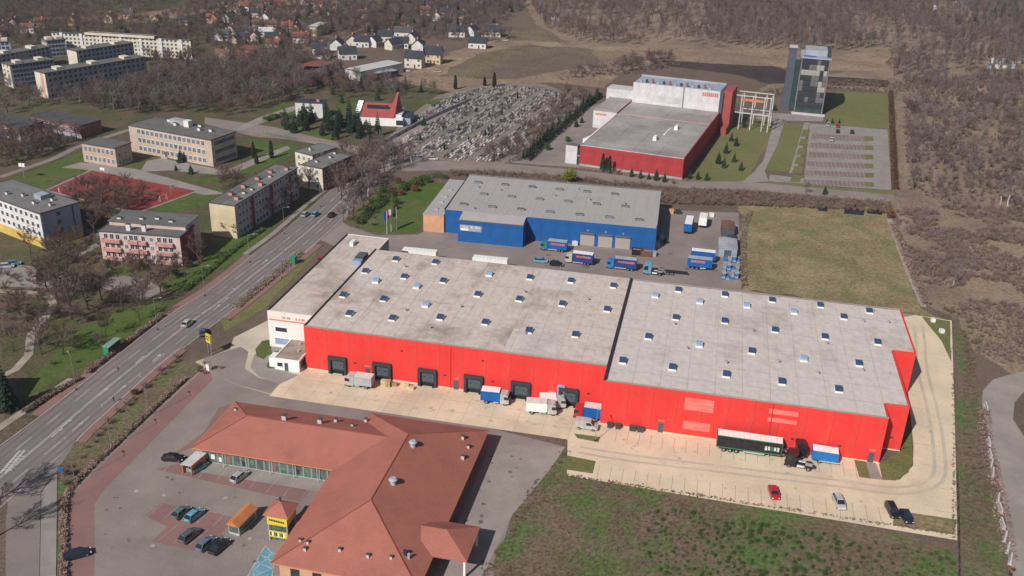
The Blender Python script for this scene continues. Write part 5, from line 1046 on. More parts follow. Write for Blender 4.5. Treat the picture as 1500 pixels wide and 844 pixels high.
# ---------------------------------------------------------------- plants: prototypes
mat('bark', (.09,.07,.06), .95, .25, 2, rnd=.2); mat('bark_birch', (.48,.45,.43), .9, .3, 3, stretch=(1, 1, 4))
mat('twig', (.25,.168,.142), .95, .2, .3, rnd=.28); mat('twig_red', (.25,.17,.14), .95, .2, .3, rnd=.25); mat('twig_olive', (.225,.18,.125), .95, .2, .3, rnd=.25); mat('twig_grey', (.26,.19,.172), .95, .2, .3, rnd=.22)
mat('bough', (.175,.12,.108), .95, .25, .3, rnd=.3); mat('bough_red', (.165,.108,.092), .95, .25, .3, rnd=.25); mat('bough_olive', (.15,.125,.085), .95, .2, .3, rnd=.25); mat('bough_grey', (.205,.165,.16), .95, .2, .3, rnd=.25)
mat('needle', (.035,.06,.028), .9, .35, 1.5, rnd=.3); mat('needle_dark', (.022,.042,.024), .9, .35, 1.5, rnd=.3); mat('leaf_yellow', (.22,.22,.03), .9, .3, 1, rnd=.15); mat('leaf_green', (.07,.12,.03), .9, .35, 1.2, rnd=.25); mat('leaf_rust', (.20,.085,.045), .9, .3, 1, rnd=.2)
def rib(mb, a, b, w0, w1, rr):
    d = b-a; s = d.cross(Vector((rr.uniform(-1, 1), rr.uniform(-1, 1), rr.uniform(-1, 1)))).normalized()
    mb.poly([a-s*w0, a+s*w0, b+s*w1, b-s*w1])
def bare(seed, H, spread, twm, n1=9, n2=6, n3=6, n4=5, tw=.033, upright=.75, brk='bark', cut=2):
    rr = random.Random(seed); tk = MB(); cr = MB(); top = H*rr.uniform(.55, .7); r0 = H*.016+.05
    p = Vector((0, 0, -.1)); pts = [p]; n = 5
    for k in range(n): p = p+Vector((rr.uniform(-.03, .03)*H, rr.uniform(-.03, .03)*H, top/n)); pts.append(p)
    for k in range(n):
        (tk if k < cut else cr).bar(pts[k], pts[k+1], r0*(1-k/n*.75), r0*(1-(k+1)/n*.75), 5)
    def along(t): f = t*n; i = min(n-1, int(f)); return pts[i].lerp(pts[i+1], f-i)
    def rnd_dir(base, sp):
        return (base+Vector((rr.gauss(0, sp), rr.gauss(0, sp), rr.gauss(0, sp*.7)))).normalized()
    for i in range(n1):
        t = .35+.65*(i+.5)/n1; a = along(t); az = i*2.4+rr.uniform(-.4, .4); up = upright+.5*t
        d = Vector((math.cos(az), math.sin(az), up)).normalized(); L1 = spread*rr.uniform(.75, 1.15)*(1.15-.45*t); b = a+d*L1+Vector((0, 0, .12*L1))
        mid = a.lerp(b, .5)+Vector((0, 0, -.06*L1)); cr.bar(a, mid, r0*.34, r0*.25, 4); cr.bar(mid, b, r0*.25, r0*.1, 3)
        for j in range(n2):
            t2 = .25+.75*(j+.6)/n2; a2 = a.lerp(b, t2); d2 = rnd_dir(d*.8+Vector((0, 0, .35)), .5); L2 = L1*.48*rr.uniform(.7, 1.2); b2 = a2+d2*L2; cr.bar(a2, b2, r0*.1+.01, .015, 3)
            for k in range(n3):
                a3 = a2.lerp(b2, .2+.8*(k+.5)/n3); d3 = rnd_dir(d2*.7+Vector((0, 0, .3)), .6); L3 = L2*.5*rr.uniform(.6, 1.2); b3 = a3+d3*L3; rib(cr, a3, b3, tw*1.2, tw*.7, rr)
                for q in range(n4):
                    a4 = a3.lerp(b3, .3+.7*(q+.5)/n4); b4 = a4+rnd_dir(d3*.6+Vector((0, 0, .25)), .7)*L3*.6*rr.uniform(.6, 1.2); rib(cr, a4, b4, tw*.8, tw*.4, rr)
    return tk.mesh('trunk', brk), cr.mesh('crown', twm)
def conifer(seed, H, rad, m, tiers=13, per=11):
    rr = random.Random(seed); tk = MB().cyl(0, 0, -.1, H*.25, .03*H*.5+.04, 6, .02*H*.5+.03); cr = MB()
    cr.cyl(0, 0, H*.2, H*.97, .05+.008*H, 5, .02)
    for i in range(tiers):
        t = i/(tiers-1); z = H*(.08+.87*t); R_ = rad*(1-t)**.85*rr.uniform(.9, 1.1)+.1
        for k in range(per):
            az = 2*math.pi*(k+rr.random()*.7)/per+i; L = R_*rr.uniform(.75, 1.15); c, s = math.cos(az), math.sin(az); w_ = .32*L+.12; dz = -L*rr.uniform(.12, .4)
            tip = (c*L, s*L, z+dz); a = (c*.05, s*.05, z+.12*L); l = (c*L*.6-s*w_, s*L*.6+c*w_, z+dz*.5-.08); r_ = (c*L*.6+s*w_, s*L*.6-c*w_, z+dz*.5-.08)
            cr.poly([a, l, tip]); cr.poly([a, tip, r_]); cr.poly([(c*L*.3, s*L*.3, z+.1), (c*L*.75-s*.1, s*L*.75+c*.1, z+dz*.5+.22*L), tip])
    return tk.mesh('trunk', 'bark'), cr.mesh('crown', m)
def leafy(seed, H, rad, m, n=900, col=False, leaf=.22, base=.15):
    rr = random.Random(seed); tk = MB().cyl(0, 0, -.1, H*.5, .05+.01*H, 5, .03); cr = MB()
    lobes = [(Vector((rr.uniform(-.5, .5)*rad, rr.uniform(-.5, .5)*rad, H*rr.uniform(base+.2, .8))), rad*rr.uniform(.45, .75)) for _ in range(7)]
    for l, r_ in lobes: cr.bar((0, 0, H*.2), l, .05, .02, 3)
    for k in range(n):
        if col:
            t = rr.random(); z = H*(.03+.96*t); r_ = rad*(1-t)**.4*(.6+.4*rr.random())*min(1, .5+t*4); az = rr.uniform(0, 6.283); p = Vector((math.cos(az)*r_, math.sin(az)*r_, z))
        else:
            l, r_ = rr.choice(lobes); v = Vector((rr.gauss(0, 1), rr.gauss(0, 1), rr.gauss(0, .8))).normalized(); p = l+v*r_*rr.uniform(.45, 1.05)
            if p.z < .1: p.z = .1+rr.random()*.3
        a = Vector((rr.uniform(-1, 1), rr.uniform(-1, 1), rr.uniform(-.6, 1))).normalized()*leaf*rr.uniform(.6, 1.4); b = a.cross(Vector((rr.uniform(-1, 1), rr.uniform(-1, 1), rr.uniform(-1, 1)))).normalized()*leaf*rr.uniform(.5, 1)
        cr.poly([p-a, p+b, p+a, p-b])
    return tk.mesh('trunk', 'bark'), cr.mesh('crown', m)
def shrub(seed, H, rad, m, stems=12, tw=.034):
    rr = random.Random(seed); st = MB(); cr = MB()
    for i in range(stems):
        az = rr.uniform(0, 6.283); d = Vector((math.cos(az)*rad/H, math.sin(az)*rad/H, 1)); a = Vector((rr.uniform(-.2, .2)*rad, rr.uniform(-.2, .2)*rad, -.05)); b = a+d*H*rr.uniform(.6, 1); st.bar(a, a.lerp(b, .5), .03, .02, 3); cr.bar(a.lerp(b, .5), b, .02, .01, 3)
        for k in range(7):
            a2 = a.lerp(b, .25+.75*k/7); b2 = a2+Vector((rr.gauss(0, .5), rr.gauss(0, .5), rr.uniform(.1, .9))).normalized()*H*.35*rr.uniform(.5, 1.1); rib(cr, a2, b2, tw, tw*.6, rr)
            for q in range(4):
                a3 = a2.lerp(b2, rr.uniform(.3, 1)); b3 = a3+Vector((rr.gauss(0, .6), rr.gauss(0, .6), rr.uniform(-.1, .8))).normalized()*H*.2*rr.uniform(.5, 1.2); rib(cr, a3, b3, tw*.8, tw*.4, rr)
    return st.mesh('stem', m), cr.mesh('branches', m)
PT = {'b0': bare(1, 10, 3.6, 'bough'), 'b1': bare(2, 11, 3.2, 'bough_grey', upright=.8), 'b2': bare(3, 9, 3.8, 'bough'), 'b3': bare(4, 10, 3.3, 'bough_red'), 'b4': bare(5, 9.5, 3.4, 'bough_olive'), 'b5': bare(6, 13, 3.0, 'bough_grey', upright=1.0, brk='bark_birch'),
      'big': bare(11, 14, 5.2, 'bough', 12, 7, 6, 5, .034), 'bigo': bare(12, 14, 4.6, 'bough_olive', 12, 7, 6, 5, .034, .7),
      'bf0': bare(21, 15, 2.6, 'bough_grey', 10, 5, 5, 4, .042, 1.2, 'bark_birch', 1), 'bf1': bare(22, 14, 2.8, 'bough', 10, 5, 5, 4, .042, 1.1, 'bark', 1), 'bf2': bare(23, 13, 3.0, 'bough_grey', 10, 5, 5, 4, .042, .9, 'bark', 1),
      'c0': conifer(1, 8, 2.0, 'needle'), 'c1': conifer(2, 9, 1.7, 'needle_dark'), 'c2': conifer(3, 7, 2.2, 'needle'), 't0': leafy(1, 5, .75, 'needle', 900, True, .2), 't1': leafy(2, 4, .9, 'needle_dark', 800, True, .2),
      'w0': leafy(4, 6.5, 3.6, 'leaf_yellow', 1600, False, .25), 'g0': leafy(5, 4, 2.2, 'leaf_green', 900), 'r0': leafy(6, 3, 2, 'leaf_rust', 700),
      's0': shrub(1, 2.4, 1.3, 'twig'), 's1': shrub(2, 2, 1.5, 'twig_red'), 's2': shrub(3, 2.2, 1.3, 'twig_olive'), 's3': shrub(4, 3.4, 1.6, 'twig_grey', 16)}
FIRST = {}
def plant(kind, x, y, sc, label, group=None, name=None, cat='tree', z=.03):
    a, b = PT[kind]; nm = name or {'b': 'bare_tree', 'c': 'conifer', 't': 'thuja', 'w': 'willow_tree', 'g': 'leafy_bush', 'r': 'rust_bush', 's': 'shrub'}[kind[0]]
    t = thing(nm, (x, y, z), rng.uniform(0, 6.28), label, cat, group); s_ = sc*rng.uniform(.9, 1.1); t.scale = (s_, s_, s_*rng.uniform(.92, 1.1))
    link(a.name.split('.')[0], a, t); c = link(b.name.split('.')[0], b, t); FIRST.setdefault(kind, c); return t
def plant_px(kind, px, py, sc, label, group=None, **k): p = at(px, py); return plant(kind, p.x, p.y, sc, label, group, **k)
def inside(P, x, y):
    c = False; n = len(P); j = n-1
    for i in range(n):
        if (P[i].y > y) != (P[j].y > y) and x < (P[j].x-P[i].x)*(y-P[i].y)/(P[j].y-P[i].y)+P[i].x: c = not c
        j = i
    return c
# building footprints to keep plants out of
FOOT = []
for o in list(COL.objects):
    if o.parent is None and 'L' in o.keys():
        L_, W_ = o['L'], o['W']; M_ = o.matrix_basis; FOOT.append([(M_ @ Vector(v)).xy for v in ((-1.5,-1.5,0), (L_+1.5,-1.5,0), (L_+1.5,W_+1.5,0), (-1.5,W_+1.5,0))]); del o['L']; del o['W']
def free(x, y): return not any(inside(F, x, y) for F in FOOT)
from mathutils import noise as mnoise
def scatter(poly, n, dmin, seed, tries=40, gap=None):
    P = W(poly); rr = random.Random(seed); xs = [p.x for p in P]; ys = [p.y for p in P]; out = []; grid = {}
    for _ in range(n*tries):
        x, y = rr.uniform(min(xs), max(xs)), rr.uniform(min(ys), max(ys))
        if not inside(P, x, y) or not free(x, y): continue
        if gap and mnoise.noise(Vector((x*gap, y*gap, seed)))+.4*mnoise.noise(Vector((x*gap*4, y*gap*4, seed+5))) < -.1: continue
        k = (int(x//dmin), int(y//dmin)); ok = True
        for i in (-1, 0, 1):
            for j in (-1, 0, 1):
                for q in grid.get((k[0]+i, k[1]+j), ()):
                    if (q[0]-x)**2+(q[1]-y)**2 < dmin*dmin: ok = False
        if ok:
            out.append((x, y)); grid.setdefault(k, []).append((x, y))
            if len(out) >= n: break
    return out
def gn_stuff(name, label, cat, pts, kinds, scale=(.7, 1.2), seed=1, z=.0):
    rr = random.Random(seed); me = bpy.data.meshes.new(name); me.from_pydata([(x, y, z) for x, y in pts], [], [])
    a = me.attributes.new('sc', 'FLOAT', 'POINT'); b = me.attributes.new('rz', 'FLOAT', 'POINT'); c = me.attributes.new('ix', 'INT', 'POINT'); n = len(pts)
    a.data.foreach_set('value', [scale[0]+(scale[1]-scale[0])*min(1, max(0, .5+.5*mnoise.noise(Vector((x*.05, y*.05, seed)))+rr.uniform(-.4, .4))) for x, y in pts]); b.data.foreach_set('value', [rr.uniform(0, 6.28) for _ in range(n)]); c.data.foreach_set('value', [rr.randrange(len(kinds)) for _ in range(n)])
    o = link(name, me); tag(o, label, cat, kind='stuff')
    g = bpy.data.node_groups.new(name, 'GeometryNodeTree'); g.interface.new_socket('Geometry', in_out='INPUT', socket_type='NodeSocketGeometry'); g.interface.new_socket('Geometry', in_out='OUTPUT', socket_type='NodeSocketGeometry')
    N = g.nodes.new; L = g.links.new; gi = N('NodeGroupInput'); go = N('NodeGroupOutput'); ip = N('GeometryNodeInstanceOnPoints'); jn = N('GeometryNodeJoinGeometry')
    for k in reversed(kinds):
        oi = N('GeometryNodeObjectInfo'); oi.inputs['Object'].default_value = FIRST[k]; oi.inputs['As Instance'].default_value = True; L(oi.outputs['Geometry'], jn.inputs[0])
    def att(nm, ty): q = N('GeometryNodeInputNamedAttribute'); q.data_type = ty; q.inputs[0].default_value = nm; return q.outputs[0]
    cx = N('ShaderNodeCombineXYZ'); L(att('rz', 'FLOAT'), cx.inputs[2])
    L(gi.outputs[0], ip.inputs['Points']); L(jn.outputs[0], ip.inputs['Instance']); ip.inputs['Pick Instance'].default_value = True; L(att('ix', 'INT'), ip.inputs['Instance Index']); L(cx.outputs[0], ip.inputs['Rotation']); L(att('sc', 'FLOAT'), ip.inputs['Scale']); L(ip.outputs[0], go.inputs[0])
    md = o.modifiers.new('scatter', 'NODES'); md.node_group = g; return o
# ---------------------------------------------------------------- houses of the far suburb
HW = ['white_wall', 'cream_pale', 'beige', 'white_wall', 'yellow', 'cream']; HR = ['roof_slate', 'roof_dark', 'roof_red', 'roof_brown', 'roof_slate']
HC = {'white_wall': 'white', 'cream_pale': 'cream', 'beige': 'beige', 'yellow': 'yellow', 'cream': 'cream', 'roof_slate': 'dark slate', 'roof_dark': 'charcoal', 'roof_red': 'red', 'roof_brown': 'brown', 'roof_pale': 'pale', 'orange_clad': 'orange', 'roof_grey': 'grey', 'pink': 'pink'}
HM = {}
G1 = 'new estate houses'
def house(px, py, w_, d_, h_, wall, roof, deg, where, group, label=None, flip=False):
    f_ = .82 if group == G1 else .68; w_, d_, h_ = w_*f_, d_*f_, h_*f_+.4; p = at(px, py); k = (round(w_), round(d_), round(h_), wall, roof)
    if k not in HM:
        w2, d2, h2 = k[:3]; rh = d2*.42
        b = MB(); b.box(-w2/2, w2/2, -d2/2, d2/2, 0, h2); b.prism_x([(-d2/2, h2), (d2/2, h2), (0, h2+rh-.25)], -w2/2, w2/2); wm = b.mesh('wall', wall)
        r = MB()
        for s in (-1, 1): r.faces([(-w2/2-.5, s*(d2/2+.5), h2-.3), (w2/2+.5, s*(d2/2+.5), h2-.3), (w2/2+.5, 0, h2+rh), (-w2/2-.5, 0, h2+rh), (-w2/2-.5, s*(d2/2+.5), h2-.5), (w2/2+.5, s*(d2/2+.5), h2-.5), (w2/2+.5, 0, h2+rh-.2), (-w2/2-.5, 0, h2+rh-.2)], [(0,1,2,3),(4,5,6,7),(0,1,5,4),(1,2,6,5),(0,3,7,4)])
        HM[k] = (wm, r.mesh('roof', roof), MB().box(-.4, .4, -.35, .35, h2+rh*.5, h2+rh+.8).mesh('chimney', 'salmon'), MB().box(-.5, .5, -d2/2-.06, -d2/2+.05, .05, 2.1).mesh('door', 'roof_brown'))
    wm, rm, cm, dm_ = HM[k]; w2, d2, h2 = k[:3]
    t = thing('house', (p.x, p.y, 0), R(deg), label or '%s house with %s roof %s' % (HC[wall], HC[roof], where), 'house', group)
    link('wall', wm, t); r_ = link('roof', rm, t); link('chimney', cm, r_, (w2*.22, d2*.12, 0)); link('door', dm_, t, (w2*.1, 0, 0)); wn_ = win_mesh(1.2, 1.3, 'white_clean', 'win_dark')
    for x in (-w2*.3, w2*.34): 
        link('window', wn_, t, (x, -d2/2-.02, 1.1)); 
        if h2 > 4: link('window', wn_, t, (x, -d2/2-.02, 3.8))
    for y in (-d2*.2, d2*.2): link('window', wn_, t, (w2/2+.02, y, 1.1), R(90))
    FOOT.append([p.xy+Vector(v) for v in ((-w2/2-2,-d2/2-2), (w2/2+2,-d2/2-2), (w2/2+2,d2/2+2), (-w2/2-2,d2/2+2))])
E1 = 'on the new estate beyond the shed'; G1 = 'new estate houses'
for px, py, w_, d_, h_, wl, rf, dg, lab in [
    (468,78,10,9,4,'white_wall','roof_slate',20,'white house with slate roof, leftmost of the new estate'), (494,72,11,9,5,'white_wall','roof_slate',100,'tall white gabled house at the estate left end'), (509,86,12,10,4,'white_wall','roof_slate',30,'low house with broad dark roof nearest the long shed'),
    (518,67,8,8,5,'cream_pale','roof_slate',95,'cream gabled house third along the estate'), (531,68,11,9,4,'white_wall','roof_slate',10,'wide dark-roofed house in the estate middle row'), (549,68,9,9,5,'white_wall','roof_slate',75,'white house with steep bright gable in the estate middle'),
    (565,60,11,9,4,'brick','roof_slate',10,'brick house with slate roof at the estate rear') if False else (565,60,11,9,4,'cream_pale','roof_slate',10,'cream house with slate roof at the estate rear'), (576,72,10,8,4,'cream_pale','roof_slate',60,'cream house facing the estate lane'), (589,70,10,9,4,'white_wall','roof_slate',15,'dark-roofed house right of the estate lane'),
    (592,54,15,9,5,'white_wall','roof_dark',8,'large white house with grey roof at the estate back'), (605,63,9,9,5,'cream_pale','roof_slate',80,'cream gabled house below the large white one'), (613,76,8,8,6,'white_wall','roof_slate',95,'white gabled house behind the cream villa'),
    (608,98,12,10,7,'cream_pale','roof_slate',0,'big cream villa at the estate front corner'), (636,92,11,11,7,'cream','roof_slate',5,'yellow villa with dark side at the estate front'), (669,53,13,10,4,'white_wall','roof_slate',15,'dark-roofed bungalow, left of the far trio'), (691,52,10,9,5,'white_wall','roof_slate',80,'white gabled house, middle of the far trio'),
    (722,53,13,10,4,'cream_pale','roof_slate',10,'cream bungalow, right of the far trio'), (700,70,14,9,4,'white_wall','roof_slate',5,'white bungalow with blue tarp near the field track')]:
    house(px, py, w_, d_, h_, wl, rf, dg, E1, G1, lab)
z6 = [(290,60,'cream'), (340,90,'white_wall'), (500,100,'cream_pale'), (300,130,'beige'), (430,145,'pink'), (195,185,'white_wall'), (85,195,'orange_clad'), (520,185,'white_wall'), (620,48,'white_wall','roof_red'), (850,55,'white_wall','roof_red'), (960,48,'cream_pale'), (1190,22,'white_wall','roof_pale'), (980,125,'cream_pale'), (1080,125,'cream'), (1345,152,'white_wall','roof_red'), (850,100,'beige'), (450,245,'beige'), (560,245,'cream'), (240,295,'white_wall'), (150,335,'white_wall'), (390,295,'cream_pale'), (520,310,'white_wall','roof_pale'), (340,345,'white_wall'), (430,345,'pink','roof_dark'), (570,395,'cream'), (780,262,'yellow'), (700,265,'beige','roof_red'), (800,360,'white_wall','roof_red'), (840,360,'pink','roof_brown'), (640,380,'beige','roof_brown'), (120,560,'cream_pale','roof_grey'), (160,495,'yellow','roof_brown'), (1000,490,'white_wall')]
z6 = [(300+q[0]/5.77, q[1]/5.77)+q[2:] for q in z6]
z0 = [(5,43), (24,40), (5,52), (109,36), (163,33), (190,27), (270,36), (312,33), (338,31), (345,62), (328,58), (398,62), (60,40), (42,48), (230,33), (360,14), (380,18), (410,10), (437,3), (465,7), (560,5), (640,30), (700,4), (652,24), (623,22), (676,26)]
rr = random.Random(12)
for q in z6+[(a, b_, rr.choice(HW)) for a, b_ in z0]: house(q[0], q[1], rr.choice((9, 10, 12)), rr.choice((8, 9)), rr.choice((4, 5, 6)), q[2], q[3] if len(q) > 3 else rr.choice(HR), rr.choice((5, 12, 20, 80, 95)), 'in the far upper-left suburb', 'suburb houses')
for px, py, wl, rf in [(812,28,'white_wall','roof_dark'), (1031,38,'cream','roof_brown'), (1404,4,'white_wall','roof_pale'), (1425,3,'white_wall','roof_pale'), (1350,12,'cream','roof_brown'), (1336,22,'white_wall','roof_dark'), (1326,24,'cream_pale','roof_dark'), (1368,14,'white_wall','roof_slate'), (1455,8,'beige','roof_brown'), (1480,14,'white_wall','roof_slate')]: house(px, py, 9, 8, 4, wl, rf, rr.choice((5, 20, 80)), 'among the far woods', 'houses among the far woods')
for FL, FR, BR, h_, wl, rf, lab in [((505,101), (528,106), (566,88), 5, 'roof_pale', 'roof_pale', 'long pale shed roof beside the new estate'), ((533,107), (543,110), (577,102), 3.5, 'roof_slate', 'grey_wall', 'low dark open shed below the long pale one'), ((440,106), (470,107), (510,100), 4, 'grey_wall', 'roof_grey', 'grey low workshop left of the long pale shed'),
                                    ((450,39), (464,40), (490,34), 6, 'cream', 'roof_pale', 'yellow hall with long white roof in the far suburb'), ((424,100), (455,104), (490,92), 4, 'brick', 'roof_red', 'red-roofed barn at the estate left'), ((345,72), (372,74), (382,68), 5, 'brick', 'roof_red', 'long red-roofed house in the far suburb'), ((447,110), (470,112), (485,107), 3.5, 'brick_red', 'blue_grey', 'low orange-red garages below the workshop')]:
    block('hall', lab, 'hall', FL, FR, BR, h_, wl, rf)
for o in list(COL.objects):
    if o.parent is None and 'L' in o.keys():
        L_, W_ = o['L'], o['W']; M_ = o.matrix_basis; FOOT.append([(M_ @ Vector(v)).xy for v in ((-1.5,-1.5,0), (L_+1.5,-1.5,0), (L_+1.5,W_+1.5,0), (-1.5,W_+1.5,0))]); del o['L']; del o['W']
# allotment plots at the right edge
for k in range(9):
    p = at(1450+(k % 5)*11, 92+(k//5)*8); t = thing('garden_hut', (p.x, p.y, 0), R(10*k), 'small pale garden hut in the plots beside the far right wood', 'hut', 'garden huts at the right edge'); MB().box(-1.6, 1.6, -1.3, 1.3, 0, 2.2).build('wall', ('white_wall', 'roof_pale', 'blue_grey')[k % 3], t); MB().prism_x([(-1.5, 2.2), (1.5, 2.2), (0, 3)], -1.8, 1.8).build('roof', ('roof_pale', 'roof_grey')[k % 2], t); MB().box(-.4, .4, -1.36, -1.28, 0, 1.9).build('door', 'roof_brown', t)
# ---------------------------------------------------------------- cemetery
mat('granite_pale', (.42,.38,.365), .5, .2, 1, rnd=.25); mat('granite_grey', (.19,.17,.16), .4, .2, 1, rnd=.25); mat('granite_dark', (.07,.065,.07), .3, .2, 1, rnd=.2)
GM = []
for m_ in ('granite_pale', 'granite_grey', 'granite_dark'):
    b = MB(); b.box(-.5, .5, -.95, .85, 0, .22); b.box(-.4, .4, -.85, .7, .22, .32); b.prism_y([(-.4, .2), (.4, .2), (.4, .7), (.2, .85), (-.2, .85), (-.4, .7)], .7, .85); b.bar((-.25, -.5, .32), (-.25, -.5, .55), .1, .15, 5); GM.append(b)
GME = [g.mesh('grave', m_) for g, m_ in zip(GM, ('granite_pale', 'granite_grey', 'granite_dark'))]
CP = W([(566,212), (640,233), (725,238), (770,205), (800,172), (842,148), (796,128), (726,126), (650,140), (612,172)]); rr = random.Random(9); gs = []
c8, s8 = math.cos(R(-8)), math.sin(R(-8)); o0 = CP[0]
for i in range(-48, 96):
    for j in range(-34, 128):
        if i % 9 in (0, 1) or j % 11 == 0 or rr.random() < .08: continue
        u_, v_ = i*1.45, j*2.35; x, y = o0.x+c8*u_-s8*v_+rr.uniform(-.06, .06), o0.y+s8*u_+c8*v_+rr.uniform(-.06, .06)
        if inside(CP, x, y): gs.append((x, y))
gs.sort(key=lambda p: (p[0]-CX)**2+(p[1]-CY)**2)
rest = [MB(), MB(), MB()]
GL = ('pale granite grave with headstone in the cemetery', 'grey granite grave with headstone in the cemetery', 'dark granite grave with headstone in the cemetery')
for k, (x, y) in enumerate(gs):
    q = rr.choice((0, 0, 1, 1, 2)); a_ = R(-8+rr.uniform(-1, 1))
    if k < 300: o = link('grave', GME[q], None, (x, y, .05), a_, (.85, .85, rr.uniform(.6, 1.1))); tag(o, GL[q], 'grave', 'graves in the front rows of the cemetery, '+('pale', 'grey', 'dark')[q])
    else:
        rest[q].cur = 0; c_, s_ = math.cos(a_), math.sin(a_); g = GM[q]; sc = rr.uniform(.6, 1.1); rest[q].faces([(x+.85*(c_*vx-s_*vy), y+.85*(s_*vx+c_*vy), .05+vz*sc) for vx, vy, vz in g.v], g.f)
cm = MB()
for q in range(3): cm.cur = q; cm.faces(rest[q].v, rest[q].f)
o = cm.build('graves', ('granite_pale', 'granite_grey', 'granite_dark')); tag(o, 'mass of grave slabs filling the rear of the cemetery', 'graves', kind='stuff')
# ---------------------------------------------------------------- street furniture
mat('pole', (.26,.26,.27), .5, .1, 2); mat('rust_fence', (.42,.16,.08), .8, .15)
def lamp_post(px, py, deg, lab, h=9, grp='street lamps along the avenue'):
    p = at(px, py); t = thing('street_lamp', (p.x, p.y, .05), R(deg), lab, 'street lamp', grp); MB().cyl(0, 0, 0, h, .08, 6, .045).build('post', 'pole', t); MB().bar((0, 0, h-.1), (1.6, 0, h+.25), .05, .04).build('arm', 'pole', t); MB().taper(1.4, 2.1, -.14, .14, h+.12, h+.3, .1, .03).build('lamp_head', 'galv', t); MB().cyl(0, 0, 0, .5, .16, 6).build('base', 'chassis', t)
for px, py, lab in [(218,610,'lamp post on the shop verge, upper one'), (163,655,'lamp post on the shop verge, middle one'), (110,706,'lamp post on the shop verge by the blue sign'), (337,470,'lamp post beside the yellow pylon sign'), (413,408,'lamp post on the pavement by the green box'), (417,343,'lamp post at the lawn before the cream flats'), (300,434,'lamp post on the left kerb below the pink flats'), (231,484,'lamp post on the left kerb above the green shelter'), (112,572,'lamp post on the left kerb below the green shelter'), (366,385,'lamp post on the left kerb near the flats corner'), (470,303,'lamp post far along the left kerb')]:
    lamp_post(px, py, 20 if px < 420 and py < 500 else 140, lab)
lamp_post(872, 647, 90, 'yard lamp post beside the white van', 7, None)
# yellow pylon sign
p = at(308, 519); t = thing('pylon_sign', (p.x, p.y, .05), R(-30), 'yellow box sign on a post at the warehouse entrance', 'sign'); MB().cyl(-.7, 0, 0, 5, .12, 6).build('post', 'pole', t); MB().cyl(.7, 0, 0, 5, .12, 6).build('post', 'pole', t); MB().box(-1.0, 1.0, -.22, .22, 3.2, 5.4).build('sign_board', 'sign_yellow', t); MB().box(-.8, .8, -.27, -.22, 4.7, 5.0).build('letter', 'sign_black', t); MB().box(-.8, .5, -.27, -.22, 4.0, 4.3).build('letter', 'sign_black', t)
p = at(306, 543); t = thing('utility_cabinet', (p.x, p.y, .05), R(-20), 'white utility cabinet on the shrub island by the entrance', 'cabinet'); MB().box(-.5, .5, -.3, .3, .1, 1.7).build('body', 'white_clean', t); MB().box(-.56, .56, -.36, .36, 1.7, 1.8).build('roof', 'galv', t); MB().box(-.45, -.02, -.33, -.3, .2, 1.6).build('door', 'white_clad', t); MB().box(.02, .45, -.33, -.3, .2, 1.6).build('door', 'white_clad', t)
p = at(92, 703); t = thing('road_sign', (p.x, p.y, .05), R(-20), 'blue road sign panel on a post by the junction', 'sign'); MB().cyl(0, 0, 0, 2.8, .05, 6).build('post', 'pole', t); MB().box(-.8, .8, -.08, -.03, 1.8, 2.9).build('sign_board', 'curtain_blue', t)
p = at(170, 516); t = thing('bus_shelter', (p.x, p.y, .17), R(an*57.3), 'green bus shelter on the left pavement of the avenue', 'shelter'); mat('shelter_green', (.03,.28,.17), .4, .1); mat('shelter_pane', (.25,.36,.34), .15, .1, spec=.6)
MB().box(-2.6, 2.6, -.1, 1.7, 2.35, 2.5).build('roof', 'shelter_pane', t); MB().box(-2.5, 2.5, 1.5, 1.56, .3, 2.2).build('back_pane', 'shelter_pane', t); MB().box(-2.55, -2.5, .2, 1.5, .2, 2.3).build('side_pane', 'shelter_green', t); MB().box(2.5, 2.55, .2, 1.5, .2, 2.3).build('side_pane', 'shelter_green', t); MB().box(-2, 2, 1.0, 1.4, .45, .52).build('bench', 'wood', t)
for x in (-2.5, 2.5): MB().box(x-.06, x+.06, 1.45, 1.57, 0, 2.4).build('post', 'shelter_green', t)
p = at(431, 387); t = thing('green_cabin', (p.x, p.y, .17), R(an*57.3), 'small green cabin on the pavement beside the avenue', 'cabin'); MB().box(-.9, .9, -.7, .7, 0, 2.2).build('wall', 'frame_green', t); MB().box(-1, 1, -.8, .8, 2.2, 2.35).build('roof', 'shelter_green', t); MB().box(-.4, .4, -.74, -.7, 0, 1.9).build('door', 'paint_green', t)
# flags on the lawn
mat('flag_blue', (.03,.08,.30), .8, .1); mat('flag_red', (.55,.03,.05), .8, .1); mat('flag_white', (.7,.7,.72), .8, .1); mat('flag_dark', (.06,.06,.08), .8, .1)
def flag(px, py, cols, lab):
    p = at(px, py); t = thing('flagpole', (p.x, p.y, .03), R(15), lab, 'flag', 'flags on the lawn of the blue warehouse'); MB().cyl(0, 0, 0, 8, .08, 6, .05).build('pole', 'white_clad', t); MB().cyl(0, 0, 0, .3, .2, 8).build('base', 'kerb', t)
    for i, m_ in enumerate(cols):
        b = MB(); n = 6; w_ = 1.1/len(cols)
        for k in range(n): x0, x1 = -.06-i*w_-w_*k/n, -.06-i*w_-w_*(k+1)/n; b.poly([(x0, .12*math.sin(k*1.2+i), 4.6), (x1, .12*math.sin((k+1)*1.2+i), 4.55), (x1, .12*math.sin((k+1)*1.2+i), 7.75), (x0, .12*math.sin(k*1.2+i), 7.8)])
        b.build('cloth', m_, t)
flag(567, 343, ('flag_blue',), 'blue hanging flag, left of three on the lawn'); flag(573, 340, ('flag_white', 'flag_red'), 'red and white hanging flag, middle of three on the lawn'); flag(581, 337, ('flag_dark',), 'dark hanging flag, right of three on the lawn')
